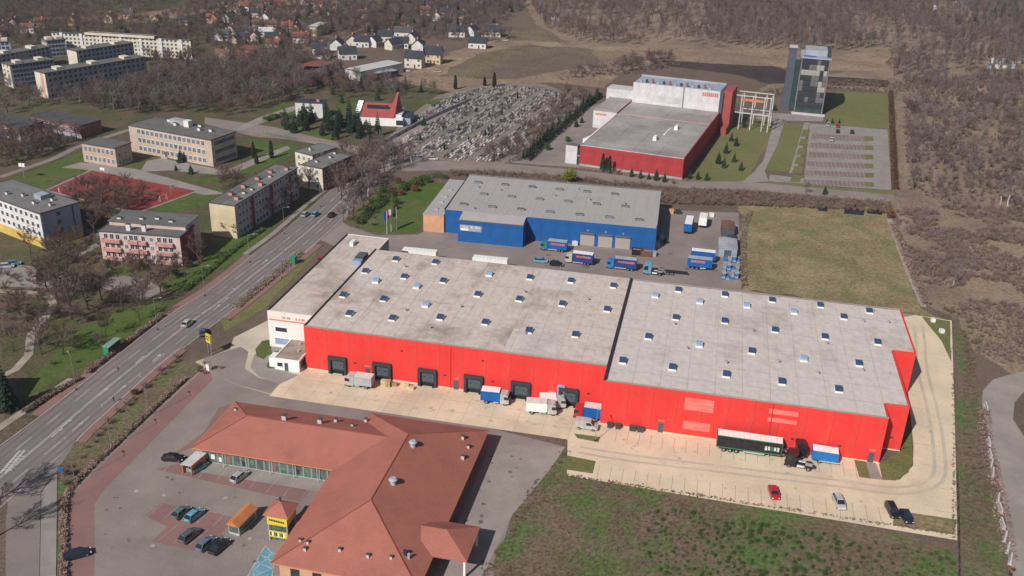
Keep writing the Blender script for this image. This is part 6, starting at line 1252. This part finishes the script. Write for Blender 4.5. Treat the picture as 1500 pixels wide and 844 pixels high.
# court equipment
def goal(px, py, deg, lab):
    p = at(px, py); t = thing('football_goal', (p.x, p.y, .07), R(deg), lab, 'goal', 'goals on the red court')
    for x in (-1.5, 1.5): MB().cyl(x, 0, 0, 2, .06, 6).build('post', 'white_clean', t); MB().bar((x, 0, 2), (x, 1, 0), .04).build('stay', 'white_clean', t)
    MB().bar((-1.5, 0, 2), (1.5, 0, 2), .06).build('crossbar', 'white_clean', t)
def hoop(px, py, deg, lab):
    p = at(px, py); t = thing('basketball_hoop', (p.x, p.y, .07), R(deg), lab, 'hoop', 'hoops on the red court'); MB().cyl(0, 0, 0, 3, .08, 6).build('post', 'pole', t); MB().bar((0, 0, 3), (0, -1, 3.2), .06).build('arm', 'pole', t); MB().box(-.9, .9, -1.08, -1.02, 2.8, 3.9).build('backboard', 'white_clean', t); MB().bar((0, -1.1, 3), (0, -1.5, 3), .12, .12, 8).build('ring', 'orange_paint', t)
goal(240, 294, 70, 'white goal at the right end of the red court'); goal(92, 281, 250, 'white goal at the left end of the red court'); hoop(251, 286, 70, 'basketball hoop at the right of the red court'); hoop(128, 280, 90, 'basketball hoop beside the bare trees of the court'); hoop(149, 262, 180, 'basketball hoop on the far side of the red court')
p = at(36, 262); t = thing('floodlight_mast', (p.x, p.y, .03), 0, 'white floodlight mast on the lawn behind the white flats', 'mast'); MB().cyl(0, 0, 0, 5, .12, 6).build('post', 'pole', t); MB().box(-1.2, -.1, -.3, .3, 4.6, 5.8).build('lamp_head', 'white_clean', t); MB().box(.1, 1.2, -.3, .3, 4.6, 5.8).build('lamp_head', 'white_clean', t)
# fences
def fence(pts, lab, m_, gap=3.0, h=1.4, rails=(.5, 1.2), slat=.35):
    P = path_pts(W(pts), 2); t = thing('fence', (P[0].x, P[0].y, 0), 0, lab, 'fence'); o0 = P[0]; last = None
    ds = cum_split(P, .01, gap); pp = [d[0]-o0 for d in ds]
    pm = MB().box(-.06, .06, -.06, .06, 0, h).mesh('post', m_)
    for q in pp: link('post', pm, t, (q.x, q.y, .03))
    for a_, b_ in zip(pp, pp[1:]):
        r = MB()
        for z in rails: r.bar((a_.x, a_.y, z), (b_.x, b_.y, z), .035)
        r.build('rail', m_, t)
fence([(370,199), (440,204), (505,213)], 'rust-red fence along the lawn before the conifers', 'rust_fence'); fence([(642,235), (690,241), (736,243)], 'rust-red fence along the cemetery front', 'rust_fence', 3, 1.2); fence([(848,249), (920,258), (1004,267)], 'pale wire fence in front of the red factory', 'pole', 3, 1.5)
fence([(1401,700), (1403,770), (1404,870)], 'thin dark fence running down the field edge at right', 'chassis', 4, 1.4); fence([(386,196), (420,203), (436,207)], 'green fence beside the school drive', 'shelter_green', 2, 1.5, (.2, .6, 1.0, 1.4))
# cemetery wall
P = path_pts(W([(556,214), (600,190), (640,170), (690,148)]), 3); b = MB(); ribbon_mb(b, P, -.15, .15, 1.6, 1.6); o = b.build('cemetery_wall', 'grey_wall'); tag(o, 'low grey wall along the left side of the cemetery', 'wall')
# barriers and rubble on the right-hand road
BAR = MB().prism_x([(-.4, 0), (.4, 0), (.3, .25), (.15, .5), (.15, .95), (-.15, .95), (-.15, .5), (-.3, .25)], -1.4, 1.4).mesh('road_barrier', 'roof_pale')
for k, (px, py) in enumerate([(1444,598), (1448,650), (1450,668), (1452,682), (1454,695), (1462,733), (1465,748), (1468,770), (1472,790), (1476,806), (1480,822)]):
    p = at(px, py); t = link('road_barrier', BAR, None, (p.x, p.y, .07), R(78+rng.uniform(-12, 12))); tag(t, 'pale concrete barrier in the row edging the right-hand road', 'barrier', 'barriers along the right-hand road')
mat('barrier_orange', (.65,.16,.06), .5)
p = at(1482, 840); t = thing('traffic_barrier', (p.x, p.y, .07), R(60), 'orange and black warning barrier at the bottom right', 'barrier'); MB().box(-1, 1, -.05, .05, .6, 1.1).build('board', 'barrier_orange', t); MB().box(-.4, 0, -.06, .06, .6, 1.1).build('stripe', 'chassis', t); MB().box(-.9, -.8, -.3, .3, 0, .6).build('leg', 'chassis', t); MB().box(.8, .9, -.3, .3, 0, .6).build('leg', 'chassis', t)
for px, py, lab in [(1366,472,'white boat-like tarp bundle at the drive corner'), (1379,488,'small white pallet of goods at the drive corner')]: cargo(px, py, lab, 'box_white', 1.1)
# ---------------------------------------------------------------- people
for n_, c_ in dict(skin=(.45,.28,.20), jacket_dark=(.03,.03,.04), jacket_blue=(.20,.32,.45), jeans=(.05,.06,.10), hair_dark=(.03,.02,.015)).items(): mat(n_, c_, .8, .1, 4)
def skin(name, verts, edges, rad, m_, parent):
    me = bpy.data.meshes.new(name); me.from_pydata(verts, edges, []); me.materials.append(MATS[m_]); o = link(name, me, parent); o.modifiers.new('s', 'SKIN'); o.modifiers.new('d', 'SUBSURF').levels = 1
    for i, v in enumerate(me.skin_vertices[0].data): v.radius = rad[i]; v.use_root = (i == 0)
    return o
def person(px, py, deg, jm, lab):
    p = at(px, py); t = thing('person', (p.x, p.y, .18), R(deg), lab, 'person')
    skin('body', [(0,0,.95),(0,0,1.2),(0,0,1.42),(0,0,1.52),(.02,0,1.64),(.04,0,1.74),(0,.18,1.40),(.06,.24,1.12),(.16,.22,.90),(0,-.18,1.40),(-.04,-.24,1.12),(.0,-.24,.88),(0,.09,.9),(.14,.1,.5),(.22,.1,.08),(.34,.11,.04),(0,-.09,.9),(-.06,-.1,.5),(-.24,-.1,.12),(-.12,-.11,.05)],
         [(0,1),(1,2),(2,3),(3,4),(4,5),(2,6),(6,7),(7,8),(2,9),(9,10),(10,11),(0,12),(12,13),(13,14),(14,15),(0,16),(16,17),(17,18),(18,19)], [(.13,.15),(.12,.14),(.11,.14),(.05,.05),(.09,.08),(.07,.07)]+[(.06,.06),(.05,.05),(.04,.04)]*2+[(.09,.09),(.065,.065),(.045,.045),(.04,.05)]*2, 'skin', t)
    skin('jacket', [(0,0,.88),(0,0,1.15),(0,0,1.44),(0,.18,1.41),(.06,.24,1.12),(.15,.22,.94),(0,-.18,1.41),(-.04,-.24,1.12),(0,-.24,.92)], [(0,1),(1,2),(2,3),(3,4),(4,5),(2,6),(6,7),(7,8)], [(.16,.19),(.15,.17),(.12,.15)]+[(.08,.08),(.065,.065),(.055,.055)]*2, jm, t)
    skin('trousers', [(0,0,.93),(0,.09,.86),(.14,.1,.5),(.21,.1,.14),(0,-.09,.86),(-.06,-.1,.5),(-.22,-.1,.16)], [(0,1),(1,2),(2,3),(0,4),(4,5),(5,6)], [(.14,.15)]+[(.105,.105),(.08,.08),(.06,.06)]*2, 'jeans', t)
    skin('hair', [(-.01,0,1.70),(-.02,0,1.78)], [(0,1)], [(.095,.09),(.075,.07)], 'hair_dark', t)
person(167, 590, 50, 'jacket_dark', 'person in dark jacket walking on the pavement by the shop verge'); person(415, 387, 230, 'jacket_blue', 'person in pale blue jacket near the green cabin'); person(374, 426, 50, 'jacket_dark', 'person in dark jacket on the pavement near the office block')
# ---------------------------------------------------------------- trees and bushes, one by one
def many(poly, n, dmin, kinds, sc, label, group, seed, **k):
    rr = random.Random(seed)
    for x, y in scatter(poly, n, dmin, seed): plant(rr.choice(kinds), x, y, rr.uniform(*sc), label, group, **k)
BT_ = ['b0', 'b1', 'b2', 'b3', 'b4']
many([(80,150), (200,138), (330,120), (420,92), (470,124), (440,142), (380,160), (262,162), (190,170), (150,162)], 80, 6, BT_, (.75, 1.15), 'bare brown tree in the park between the far flats and the school', 'bare trees of the park', 31)
many([(0,128), (50,146), (90,150), (20,170), (0,168)], 16, 5, BT_, (.8, 1.1), 'bare tree in front of the far left flats', 'bare trees before the far left flats', 32)
many([(20,98), (60,90), (100,84), (98,70), (40,74)], 8, 7, BT_, (.5, .8), 'bare tree between the far panel blocks', 'bare trees between the panel blocks', 33)
many([(220,100), (290,92), (330,110), (240,128)], 18, 5, BT_, (.8, 1.2), 'bare tree right of the long white apartment slab', 'bare trees by the white slab', 34)
many([(0,196), (60,205), (118,205), (40,235), (0,250)], 26, 5, BT_, (.8, 1.15), 'bare tree on the lawns left of the school gym', 'bare trees left of the gym', 35)
many([(90,296), (140,274), (220,285), (200,308), (150,322)], 18, 4, ['b0', 'b3', 'b2'], (.65, .95), 'bare tree in front of the red court', 'bare trees before the red court', 36)
many([(360,300), (430,268), (440,285), (380,328)], 9, 5, BT_, (.7, 1.0), 'bare street tree beside the long cream flats', 'bare trees beside the cream flats', 37)
many([(500,330), (512,336), (560,262), (610,240), (580,240), (530,262)], 18, 4.5, ['b0', 'b1', 'b2', 'b5'], (.8, 1.2), 'bare tall tree on the right of the avenue before the lawn', 'bare trees at the avenue bend', 38)
many([(520,232), (560,220), (600,236), (560,250)], 10, 4.5, ['b0', 'b1', 'b2'], (.8, 1.1), 'bare tall tree at the crossing below the cemetery', 'bare trees at the crossing', 39)
many([(706,240), (740,246), (800,208), (862,152), (838,138), (800,168), (770,200)], 46, 4, ['b3', 'b3', 'b0', 'b2'], (.65, 1.0), 'reddish bare tree along the right side of the cemetery', 'trees along the cemetery', 40)
many([(770,238), (790,214), (868,152), (880,146), (876,140), (858,150), (784,210), (760,234)], 30, 3, ['c1', 'c0'], (.5, .75), 'dark conifer in the evergreen row right of the cemetery', 'evergreen row by the cemetery', 41)
many([(385,186), (432,182), (520,196), (560,196), (545,206), (500,206), (400,190)], 14, 4, ['c1', 'c0'], (.9, 1.3), 'dark conifer below the white house and the church', 'conifers below the white house', 42)
many([(440,176), (520,184), (545,192), (530,196), (440,184)], 10, 4, ['c1', 'c2'], (1.1, 1.5), 'tall dark conifer in front of the white house', 'tall conifers at the white house', 43)
many([(480,140), (520,130), (560,128), (600,140), (640,150), (560,148), (500,152)], 16, 5, ['c0', 'b0', 'b2', 'b1'], (.6, .9), 'mixed tree behind the church and white house', 'trees behind the church', 44)
many([(360,86), (450,88), (430,100), (500,112), (470,130), (400,110)], 26, 6, BT_, (.6, .95), 'bare tree below the red-roofed barn', 'bare trees below the barn', 47)
many([(230,545), (262,522), (262,532), (205,585), (150,640), (108,690), (92,720), (84,720), (84,700), (130,650)], 34, 2.2, ['s0', 's1', 's2', 'r0'], (.45, .8), 'low brown shrub on the verge between avenue and shops', 'shrubs on the shop verge', 48, cat='shrub')
many([(282,545), (305,530), (326,540), (318,552)], 6, 1.5, ['s2', 's1'], (.4, .6), 'low shrub on the island by the warehouse entrance', 'shrubs on the entrance island', 49, cat='shrub')
many([(0,440), (60,440), (95,452), (60,480), (0,500)], 12, 3.5, ['s0', 's3', 'b4'], (.6, .8), 'brown bush in the left garden', 'bushes in the left garden', 50, cat='bush')
many([(30,520), (120,470), (200,440), (150,515), (60,560)], 10, 5, ['s0', 's2', 'b0'], (.5, .8), 'small bare tree on the lawn left of the avenue', 'bare trees on the avenue lawn', 51)
many([(150,390), (270,392), (300,380), (240,425), (170,400)], 16, 3, ['s0', 's3', 'g0', 'b3'], (.5, .75), 'bush in front of the pink flats', 'bushes before the pink flats', 52, cat='bush')
many([(515,342), (555,330), (600,292), (640,266), (600,258), (560,280), (530,305)], 26, 2.6, ['s1', 's2', 'r0', 'g0'], (.5, .9), 'rust and green bush round the lawn of the blue warehouse', 'bushes round the blue warehouse lawn', 53, cat='bush')
for k, (px, py, kd, sc, lab) in enumerate([(q[0], q[1]+(4+(q[0]-850)/25 if 875 < q[0] < 990 and 244 < q[1] < 262 else 0))+q[2:] for q in [
    (104,468,'big',1.25,'large bare tree left of the pink flats, tallest there'), (128,455,'bigo',1.2,'large olive-twigged tree beside the tall bare one'), (84,440,'bigo',1.1,'olive bare tree at the bend of the garden path'), (92,520,'b4',1.1,'bare tree on the lawn above the gravel path'), (70,425,'big',1.0,'bare tree between the small car park and garden path'), (100,425,'bigo',1.1,'olive bare tree right of the small car park'), (150,440,'big',.9,'bare tree behind the tallest one left of the pink flats'), (30,470,'big',.7,'bare tree in the left garden inside the path loop'), (60,520,'b0',1.2,'bare tree beside the lower garden path'), (20,515,'b2',1.1,'bare tree at the left edge of the garden'), (45,372,'b0',1.0,'bare tree in front of the yellow ground floor, left'), (90,368,'b3',1.0,'bare tree in front of the yellow ground floor, right'), (200,415,'b2',1.0,'bare tree on the asphalt patch before the pink flats'), (235,430,'b0',1.1,'bare tree shading the kerb before the pink flats'), (172,405,'b3',.8,'reddish bare tree at the pink flats left front'), (225,404,'b0',.7,'small bare tree at the pink flats middle front'), (205,470,'b0',1.0,'bare tree on the lawn above the green shelter'), (155,495,'b4',.9,'olive bare tree left of the green shelter'), (402,320,'b0',1.0,'bare street tree at the cream flats, near end'), (418,305,'b2',1.1,'bare street tree at the cream flats, second'), (432,292,'b3',1.1,'bare street tree at the cream flats, third'), (452,280,'b0',1.1,'bare street tree at the cream flats, fourth'), (470,262,'b1',1.1,'bare street tree by the far cream block, near'), (488,250,'b2',1.1,'bare street tree by the far cream block, middle'), (505,238,'b0',1.1,'bare street tree by the far cream block, far'), (212,448,'big',.9,'bare tree on the avenue lawn nearest the pink flats'), (180,455,'b0',.9,'bare tree between path and avenue lawn'), (272,408,'b3',.8,'bare tree at the right front of the pink flats'), (292,386,'b3',1.0,'reddish tree against the dark end of the pink flats'),
    (330,345,'b0',.7,'bare tree in front of the cream end wall'), (345,348,'b4',.6,'small bare tree at the cream wall corner'), (160,330,'b2',.9,'bare tree between the white flats and pink flats'), (140,345,'b0',.9,'bare tree touching the pink flats at left'), (128,330,'b0',.8,'bare tree in the shade of the white flats'), (12,600,'c1',1.5,'big dark conifer at the left edge below the garden'), (60,412,'c1',.8,'dark conifer at the small left car park'), (-25,742,'big',1.0,'large tree just outside the left edge casting shadow on the road'), (-15,790,'big',.9,'tree outside the left edge near the bottom'),
    (265,238,'c2',.8,'round conifer in front of the school door'), (258,250,'c2',.35,'small conifer shrub on the school lawn'), (280,255,'c2',.6,'conifer on the school lawn right of the path'), (372,232,'t0',1.2,'tall thuja right of the school'), (398,232,'t0',1.3,'thuja beside the green fence'), (376,240,'t1',1.0,'short thuja by the school corner'), (327,278,'b3',.7,'reddish bare tree by the cream flats lawn'), (338,284,'b2',.7,'bare tree beside the cream flats roof end'),
    (1085,250,'c0',.55,'conifer on the factory lawn near the white hut'), (1075,238,'c0',.6,'conifer on the factory lawn, second from the hut'), (1063,225,'c0',.7,'tall conifer in the middle of the factory lawn'), (1071,207,'c0',.6,'conifer near the factory corner porch'), (1078,214,'c0',.55,'conifer just right of the one by the porch'), (1052,240,'c0',.75,'dense conifer left in the factory lawn'), (1060,246,'c0',.6,'conifer below the dense one on the factory lawn'), (1090,187,'c0',.6,'conifer by the steel portal'), (1135,162,'c0',.55,'conifer left of the dark lift slab'), (1128,170,'c0',.5,'small conifer at the tower path'),
    (882,246,'t0',1.4,'tallest thin conifer against the red factory wall, left'), (892,248,'t0',1.25,'tall thin conifer against the red factory wall, second'), (904,250,'s1',1.3,'brown bush at the red factory wall'), (925,252,'c0',.55,'small conifer, first in the factory front row'), (938,254,'c0',.5,'small conifer, second in the factory front row'), (950,255,'c0',.45,'small conifer, third in the factory front row'), (961,256,'c0',.6,'small conifer, fourth in the factory front row'), (973,258,'c0',.5,'small conifer, fifth in the factory front row'), (986,260,'s2',1.0,'pale bush near the factory corner'), (1010,262,'c0',.5,'conifer just right of the factory corner'), (1022,263,'c0',.45,'second conifer right of the factory corner'), (1035,264,'c2',.6,'broad conifer right of the factory corner'),
    (835,270,'w0',.85,'yellow-green willow behind the blue warehouse roof'), (832,208,'g0',.7,'green bush island in the factory yard'), (802,220,'g0',.7,'green bush at the factory yard entrance'), (844,186,'c2',.6,'conifer on the strip beside the factory yard'), (852,180,'c2',.55,'second conifer on the strip beside the factory yard'),
    (1211,181,'c0',.4,'small conifer, left of three at the tower'), (1219,181,'c0',.4,'small conifer, middle of three at the tower'), (1229,181,'c0',.4,'small conifer, right of three at the tower'), (1465,300,'b5',1.0,'white-stemmed birch on the right scrub, left stem'), (1505,100,'bf0',1.0,'pale slender tree at the edge of the far right wood'), (1310,112,'bf1',1.0,'slender bare tree at the near corner of the far right wood'), (1342,112,'bf2',.9,'bare tree at the front edge of the far right wood'), (1476,302,'b5',1.15,'white-stemmed birch on the right scrub, taller stem'), (1395,420,'b5',.7,'thin pale birch in the scrub right of the dry field'), (1208,285,'c2',.5,'dark bush below the tower car park'), (1180,284,'b0',.6,'bare tree at the street below the tower car park'),
    (1305,320,'r0',.9,'rust bush at the corner of the dry field'), (667,131,'t0',1.5,'thuja column at the cemetery top, left'), (724,128,'t0',1.6,'thuja column at the cemetery top, right'), (710,126,'t1',1.2,'round thuja at the cemetery top'), (621,184,'c2',.7,'conifer beside the church wing'), (547,198,'r0',.6,'red-brown bush at the church conifers')]]):
    plant_px(kd, px, py, sc, lab, cat='tree' if kd[0] in 'bcw' else 'bush')
def hedge(name, pts, w_, h_, n, m_, lab, cat='hedge', seed=3, leaf=.3, world=False):
    P = path_pts([Vector(p) for p in pts] if world else W(pts), 2); rr = random.Random(seed); b = MB()
    for k in range(n):
        i = rr.randrange(len(P)-1); q = P[i].lerp(P[i+1], rr.random()); d = (P[i+1]-P[i]).normalized(); s_ = rr.uniform(-1, 1); q = q+Vector((d.y, -d.x))*(s_*w_/2)
        hh = h_*(.75+.35*math.sin(i*1.3+seed)**2); z = rr.uniform(.05, hh) if abs(s_) > .7 else rr.uniform(hh*.6, hh); v = [Vector((rr.uniform(-leaf, leaf), rr.uniform(-leaf, leaf), rr.uniform(-leaf, leaf)*.8)) for _ in range(3)]
        b.poly([(q.x+a_.x, q.y+a_.y, max(.02, z+a_.z)) for a_ in v])
    o = b.build(name, m_); return tag(o, lab, cat)
hedge('hedge', [(128,549), (175,512), (205,490), (238,464)], 1.2, 1.2, 3200, 'twig', 'low brown hedge along the left pavement of the avenue', seed=5)
hedge('hedge', [(35,606), (80,578), (118,556)], 1.2, 1.0, 1800, 'twig', 'low brown hedge on the left pavement below the shelter', seed=6)
hedge('hedge', [(270,428), (300,404), (345,366), (385,338)], 1.4, 1.2, 3000, 'leaf_green', 'green-brown hedge along the avenue beside the pink flats', seed=7)
hedge('hedge', [(345,452), (376,426), (410,398), (440,372)], 2.4, .9, 3600, 'twig_olive', 'low olive hedge between the pavement and the office block', seed=8)
hedge('hedge', [(270,556), (222,602), (150,670), (108,712), (96,734), (94,780), (93,850)], 1.2, .8, 5000, 'twig_red', 'low rusty hedge edging the pink paving of the car park', seed=9)
hedge('hedge', [(772,236), (800,210), (835,180), (868,150), (880,142)], 2.6, 2.6, 6000, 'needle_dark', 'dark evergreen hedge row right of the cemetery', seed=13, leaf=.45)
hedge('hedge', [(524,330), (545,310), (580,284), (625,262), (655,262)], 3.0, 1.8, 5000, 'leaf_green', 'dark hedge along the upper side of the blue warehouse lawn', seed=14, leaf=.35)
hedge('hedge', [(388,178), (410,172), (432,174)], 3.0, 2.0, 2600, 'leaf_green', 'clipped green hedge left of the white house', seed=15, leaf=.4)
hedge('hedge', [(1440,600), (1444,650), (1456,700), (1468,760), (1478,820)], 3, .8, 2400, 'twig', 'brown brushwood strip left of the right-hand road', seed=10)
hedge('hedge', [(1098,312), (1090,340), (1088,380), (1090,420)], 2, 1.0, 2400, 'twig_olive', 'dry bushes along the blue yard edge', seed=11)
hedge('hedge', [(1308,330), (1326,376), (1345,420), (1358,448)], 2.4, 1.2, 3000, 'twig', 'brown bushes along the path right of the dry field', seed=12)
many([(1395,36), (1500,30), (1560,18), (1500,12), (1400,24)], 22, 6, ['c1', 'c0'], (1.0, 1.6), 'dark conifer in the clump at the far upper right wood', 'conifers in the far right wood', 81)
many([(498,300), (530,262), (556,236), (545,232), (515,256), (490,280)], 12, 4.5, ['b0', 'b1', 'b2'], (1.0, 1.3), 'bare roadside tree on the left kerb below the crossing', 'bare roadside trees below the crossing', 82)
many([(330,262), (345,268), (352,284), (325,290)], 5, 3, ['b3', 'b2'], (.8, 1.0), 'bare tree at the rear of the long cream flats', 'bare trees behind the cream flats', 83)
many([(600,206), (640,190), (690,160), (740,140), (780,140), (760,180), (720,215), (660,224)], 14, 7, ['b0', 'b3', 't0', 't1'], (.45, .75), 'small tree standing among the graves', 'trees among the graves', 84)
# brown beech hedge by the tower car park
mat('hedge_brown', (.115,.06,.04), .95, .3, .8); hp = W([(1301,139), (1307,139), (1315,279), (1306,279)]); b = MB(); rr = random.Random(3)
for k in range(5200):
    t_ = rr.random(); s_ = rr.random(); A_ = hp[0].lerp(hp[3], t_); B_ = hp[1].lerp(hp[2], t_); q = A_.lerp(B_, s_); z = rr.uniform(.1, 2.2) if (s_ < .15 or s_ > .85) else rr.uniform(1.6, 2.4); v = [Vector((rr.uniform(-.5, .5), rr.uniform(-.7, .7), rr.uniform(-.35, .35))) for _ in range(3)]; b.poly([(q.x+a_.x, q.y+a_.y, z+a_.z) for a_ in v])
o = b.build('hedge', 'hedge_brown'); tag(o, 'straight brown beech hedge right of the tower car park', 'hedge')
# ---------------------------------------------------------------- masses nobody could count
def FP(poly, n, d, seed, gap=None): return scatter(poly, n, d, seed, 14, gap)
gn_stuff('forest', 'bare brown wood across the far right background', 'forest', FP([(850,64), (1300,79), (1312,112), (1380,108), (1500,100), (1640,60), (1560,-25), (1240,-20), (1000,-14), (880,-14), (770,-14), (790,40)], 3000, 4.6, 61, .012)+FP([(860,60), (1300,77), (1312,110), (1380,106), (1500,98), (1640,58), (1560,-25), (1240,-20), (1000,-14), (900,-10)], 1700, 5.5, 91), ['bf0', 'bf1', 'bf2', 'b0', 'bf1'], (.55, 1.2), 61)
gn_stuff('thicket', 'dense brown thicket of young trees on the right', 'thicket', FP([(1322,118), (1420,112), (1640,90), (1680,330), (1500,318), (1400,300), (1330,282)], 2300, 2.2, 62, .035)+FP([(1322,118), (1420,112), (1640,90), (1680,330), (1500,318), (1400,300), (1330,282)], 1100, 3.2, 92), ['b0', 's3', 's0', 'bf2', 's3', 's2'], (.3, .85), 62)
gn_stuff('scrub', 'sparse dry scrub right of the dry field', 'scrub', FP([(1312,310), (1352,440), (1412,470), (1432,520), (1500,548), (1600,560), (1640,320), (1500,310), (1400,302)], 3200, .9, 63, .06), ['s0', 's2', 's3', 's1'], (.15, .75), 63)
gn_stuff('forest', 'dark bare wood at the far upper left', 'forest', FP([(-60,-10), (270,-12), (225,18), (60,27), (-60,32)], 900, 5.5, 64), ['bf1', 'b2', 'bf2', 'bf1'], (.85, 1.15), 64)
gn_stuff('brush', 'reddish brush along the street behind the blue yard', 'brush', FP([(842,262), (1000,278), (1090,281), (1200,291), (1306,299), (1298,314), (1230,308), (1085,302), (985,300), (840,280), (700,258), (660,258), (660,252), (740,254)], 700, 1.4, 65), ['s1', 's0', 's2', 's1'], (.55, 1.0), 65)
gn_stuff('park_trees', 'mass of bare brown trees filling the park behind the school', 'trees', FP([(84,152), (130,140), (215,122), (300,100), (350,92), (440,92), (480,124), (450,140), (385,160), (330,172), (262,164), (190,172), (150,164)], 420, 4.0, 73), ['b0', 'b1', 'b2', 'b4', 'bf2', 'b3'], (.7, 1.1), 73)
gn_stuff('garden_brush', 'bare bushes and saplings crowding the left gardens', 'bushes', FP([(0,405), (60,400), (90,420), (140,430), (150,460), (110,480), (60,470), (0,470)], 90, 2.4, 74)+FP([(0,190), (40,200), (118,204), (60,232), (0,245)], 120, 2.5, 75)+FP([(120,320), (150,318), (150,380), (100,400), (60,380), (100,350)], 90, 2, 76)+FP([(100,292), (150,276), (230,288), (200,306), (150,320), (110,312)], 110, 2, 77), ['s0', 's3', 's2', 'b0', 's1'], (.4, .8), 74)
gn_stuff('reeds', 'brown reeds in front of the far fields', 'reeds', FP([(1090,150), (1140,140), (1225,130), (1310,136), (1500,118), (1500,108), (1310,122), (1225,120), (1110,136)], 700, 2.2, 66), ['s2', 's1', 's0'], (.6, 1.1), 66)
gn_stuff('brush', 'brown brush between factory and the far fields', 'brush', FP([(820,118), (930,108), (1000,96), (980,84), (900,92), (850,108)], 160, 3.0, 67), ['s0', 's3', 'b2'], (.5, .9), 67)
gn_stuff('forest', 'bare wood in the top middle behind the estate', 'forest', FP([(560,46), (600,18), (760,18), (790,-10), (560,-14), (480,20), (470,44), (520,56)], 420, 6.0, 68), ['b0', 'b1', 'bf2', 'bf1'], (.7, 1.0), 68)
gn_stuff('trees', 'small bare and dark trees massed among the far suburb houses', 'trees', FP([(-20,28), (60,26), (230,36), (300,0), (560,0), (770,8), (720,40), (600,45), (470,58), (450,84), (330,92), (300,64), (130,50), (-20,62)], 1000, 4.8, 72)+FP([(0,62), (60,50), (290,58), (310,92), (220,100), (205,84), (100,66), (0,80)], 110, 5, 79)+FP([(440,112), (470,84), (500,100), (500,116), (560,122), (640,140), (560,140), (480,138)], 120, 4.5, 80)+FP([(560,46), (700,42), (760,60), (700,64), (620,58)], 60, 5, 85), ['b0', 'b1', 'b2', 'b4', 'c1', 'b3', 'b0'], (.6, 1.05), 72)
# weeds on the foreground field and beside it
gn_stuff('weeds', 'dark green weed clumps on the foreground field', 'weeds', FP([(960,745), (1130,772), (1395,812), (1398,900), (1000,900), (940,800)], 420, .8, 69), ['g0'], (.10, .24), 69)
gn_stuff('weeds', 'dry brown weeds spread over the foreground field', 'weeds', FP([(800,690), (776,712), (752,764), (727,850), (1398,860), (1396,818)], 1800, .5, 70), ['s0', 's2', 's1'], (.10, .28), 70)
rr = random.Random(8); gn_stuff('weeds', 'ragged weeds along the yard and drive edges', 'weeds', [(rr.uniform(68, 141), -27+rr.gauss(0, .25)) for _ in range(420)]+[tuple(Vector((58.2, -60)).lerp(Vector((66, -18)), rr.random())+Vector((rr.gauss(.6, .4), 0))) for _ in range(160)]+[tuple(at(1397+rr.gauss(0, 1.5), rr.uniform(480, 790)).xy) for _ in range(200)], ['s0', 's2', 's1'], (.08, .2), 78)
gn_stuff('weeds', 'dry brown weeds on the verge beside the right road', 'weeds', FP([(1410,480), (1412,830), (1466,830), (1440,660), (1430,560), (1422,500)], 700, .6, 71), ['s0', 's2', 's1'], (.12, .4), 71)
# ---------------------------------------------------------------- thin spring haze
hz = bpy.data.materials.new('haze_air'); hz.use_nodes = True; t_ = hz.node_tree; t_.nodes.clear()
pv = t_.nodes.new('ShaderNodeVolumePrincipled'); mo = t_.nodes.new('ShaderNodeOutputMaterial'); t_.links.new(pv.outputs[0], mo.inputs['Volume'])
pv.inputs['Color'].default_value = (.74, .74, .92, 1); pv.inputs['Density'].default_value = HAZE; pv.inputs['Anisotropy'].default_value = .2
b = MB().box(-5050, 5050, -450, 7050, -1, 126); me = b.mesh('haze', 'kerb'); me.materials.clear(); me.materials.append(hz); o = link('haze', me); o['kind'] = 'stuff'; tag(o, 'thin bluish haze over the whole town', 'haze')
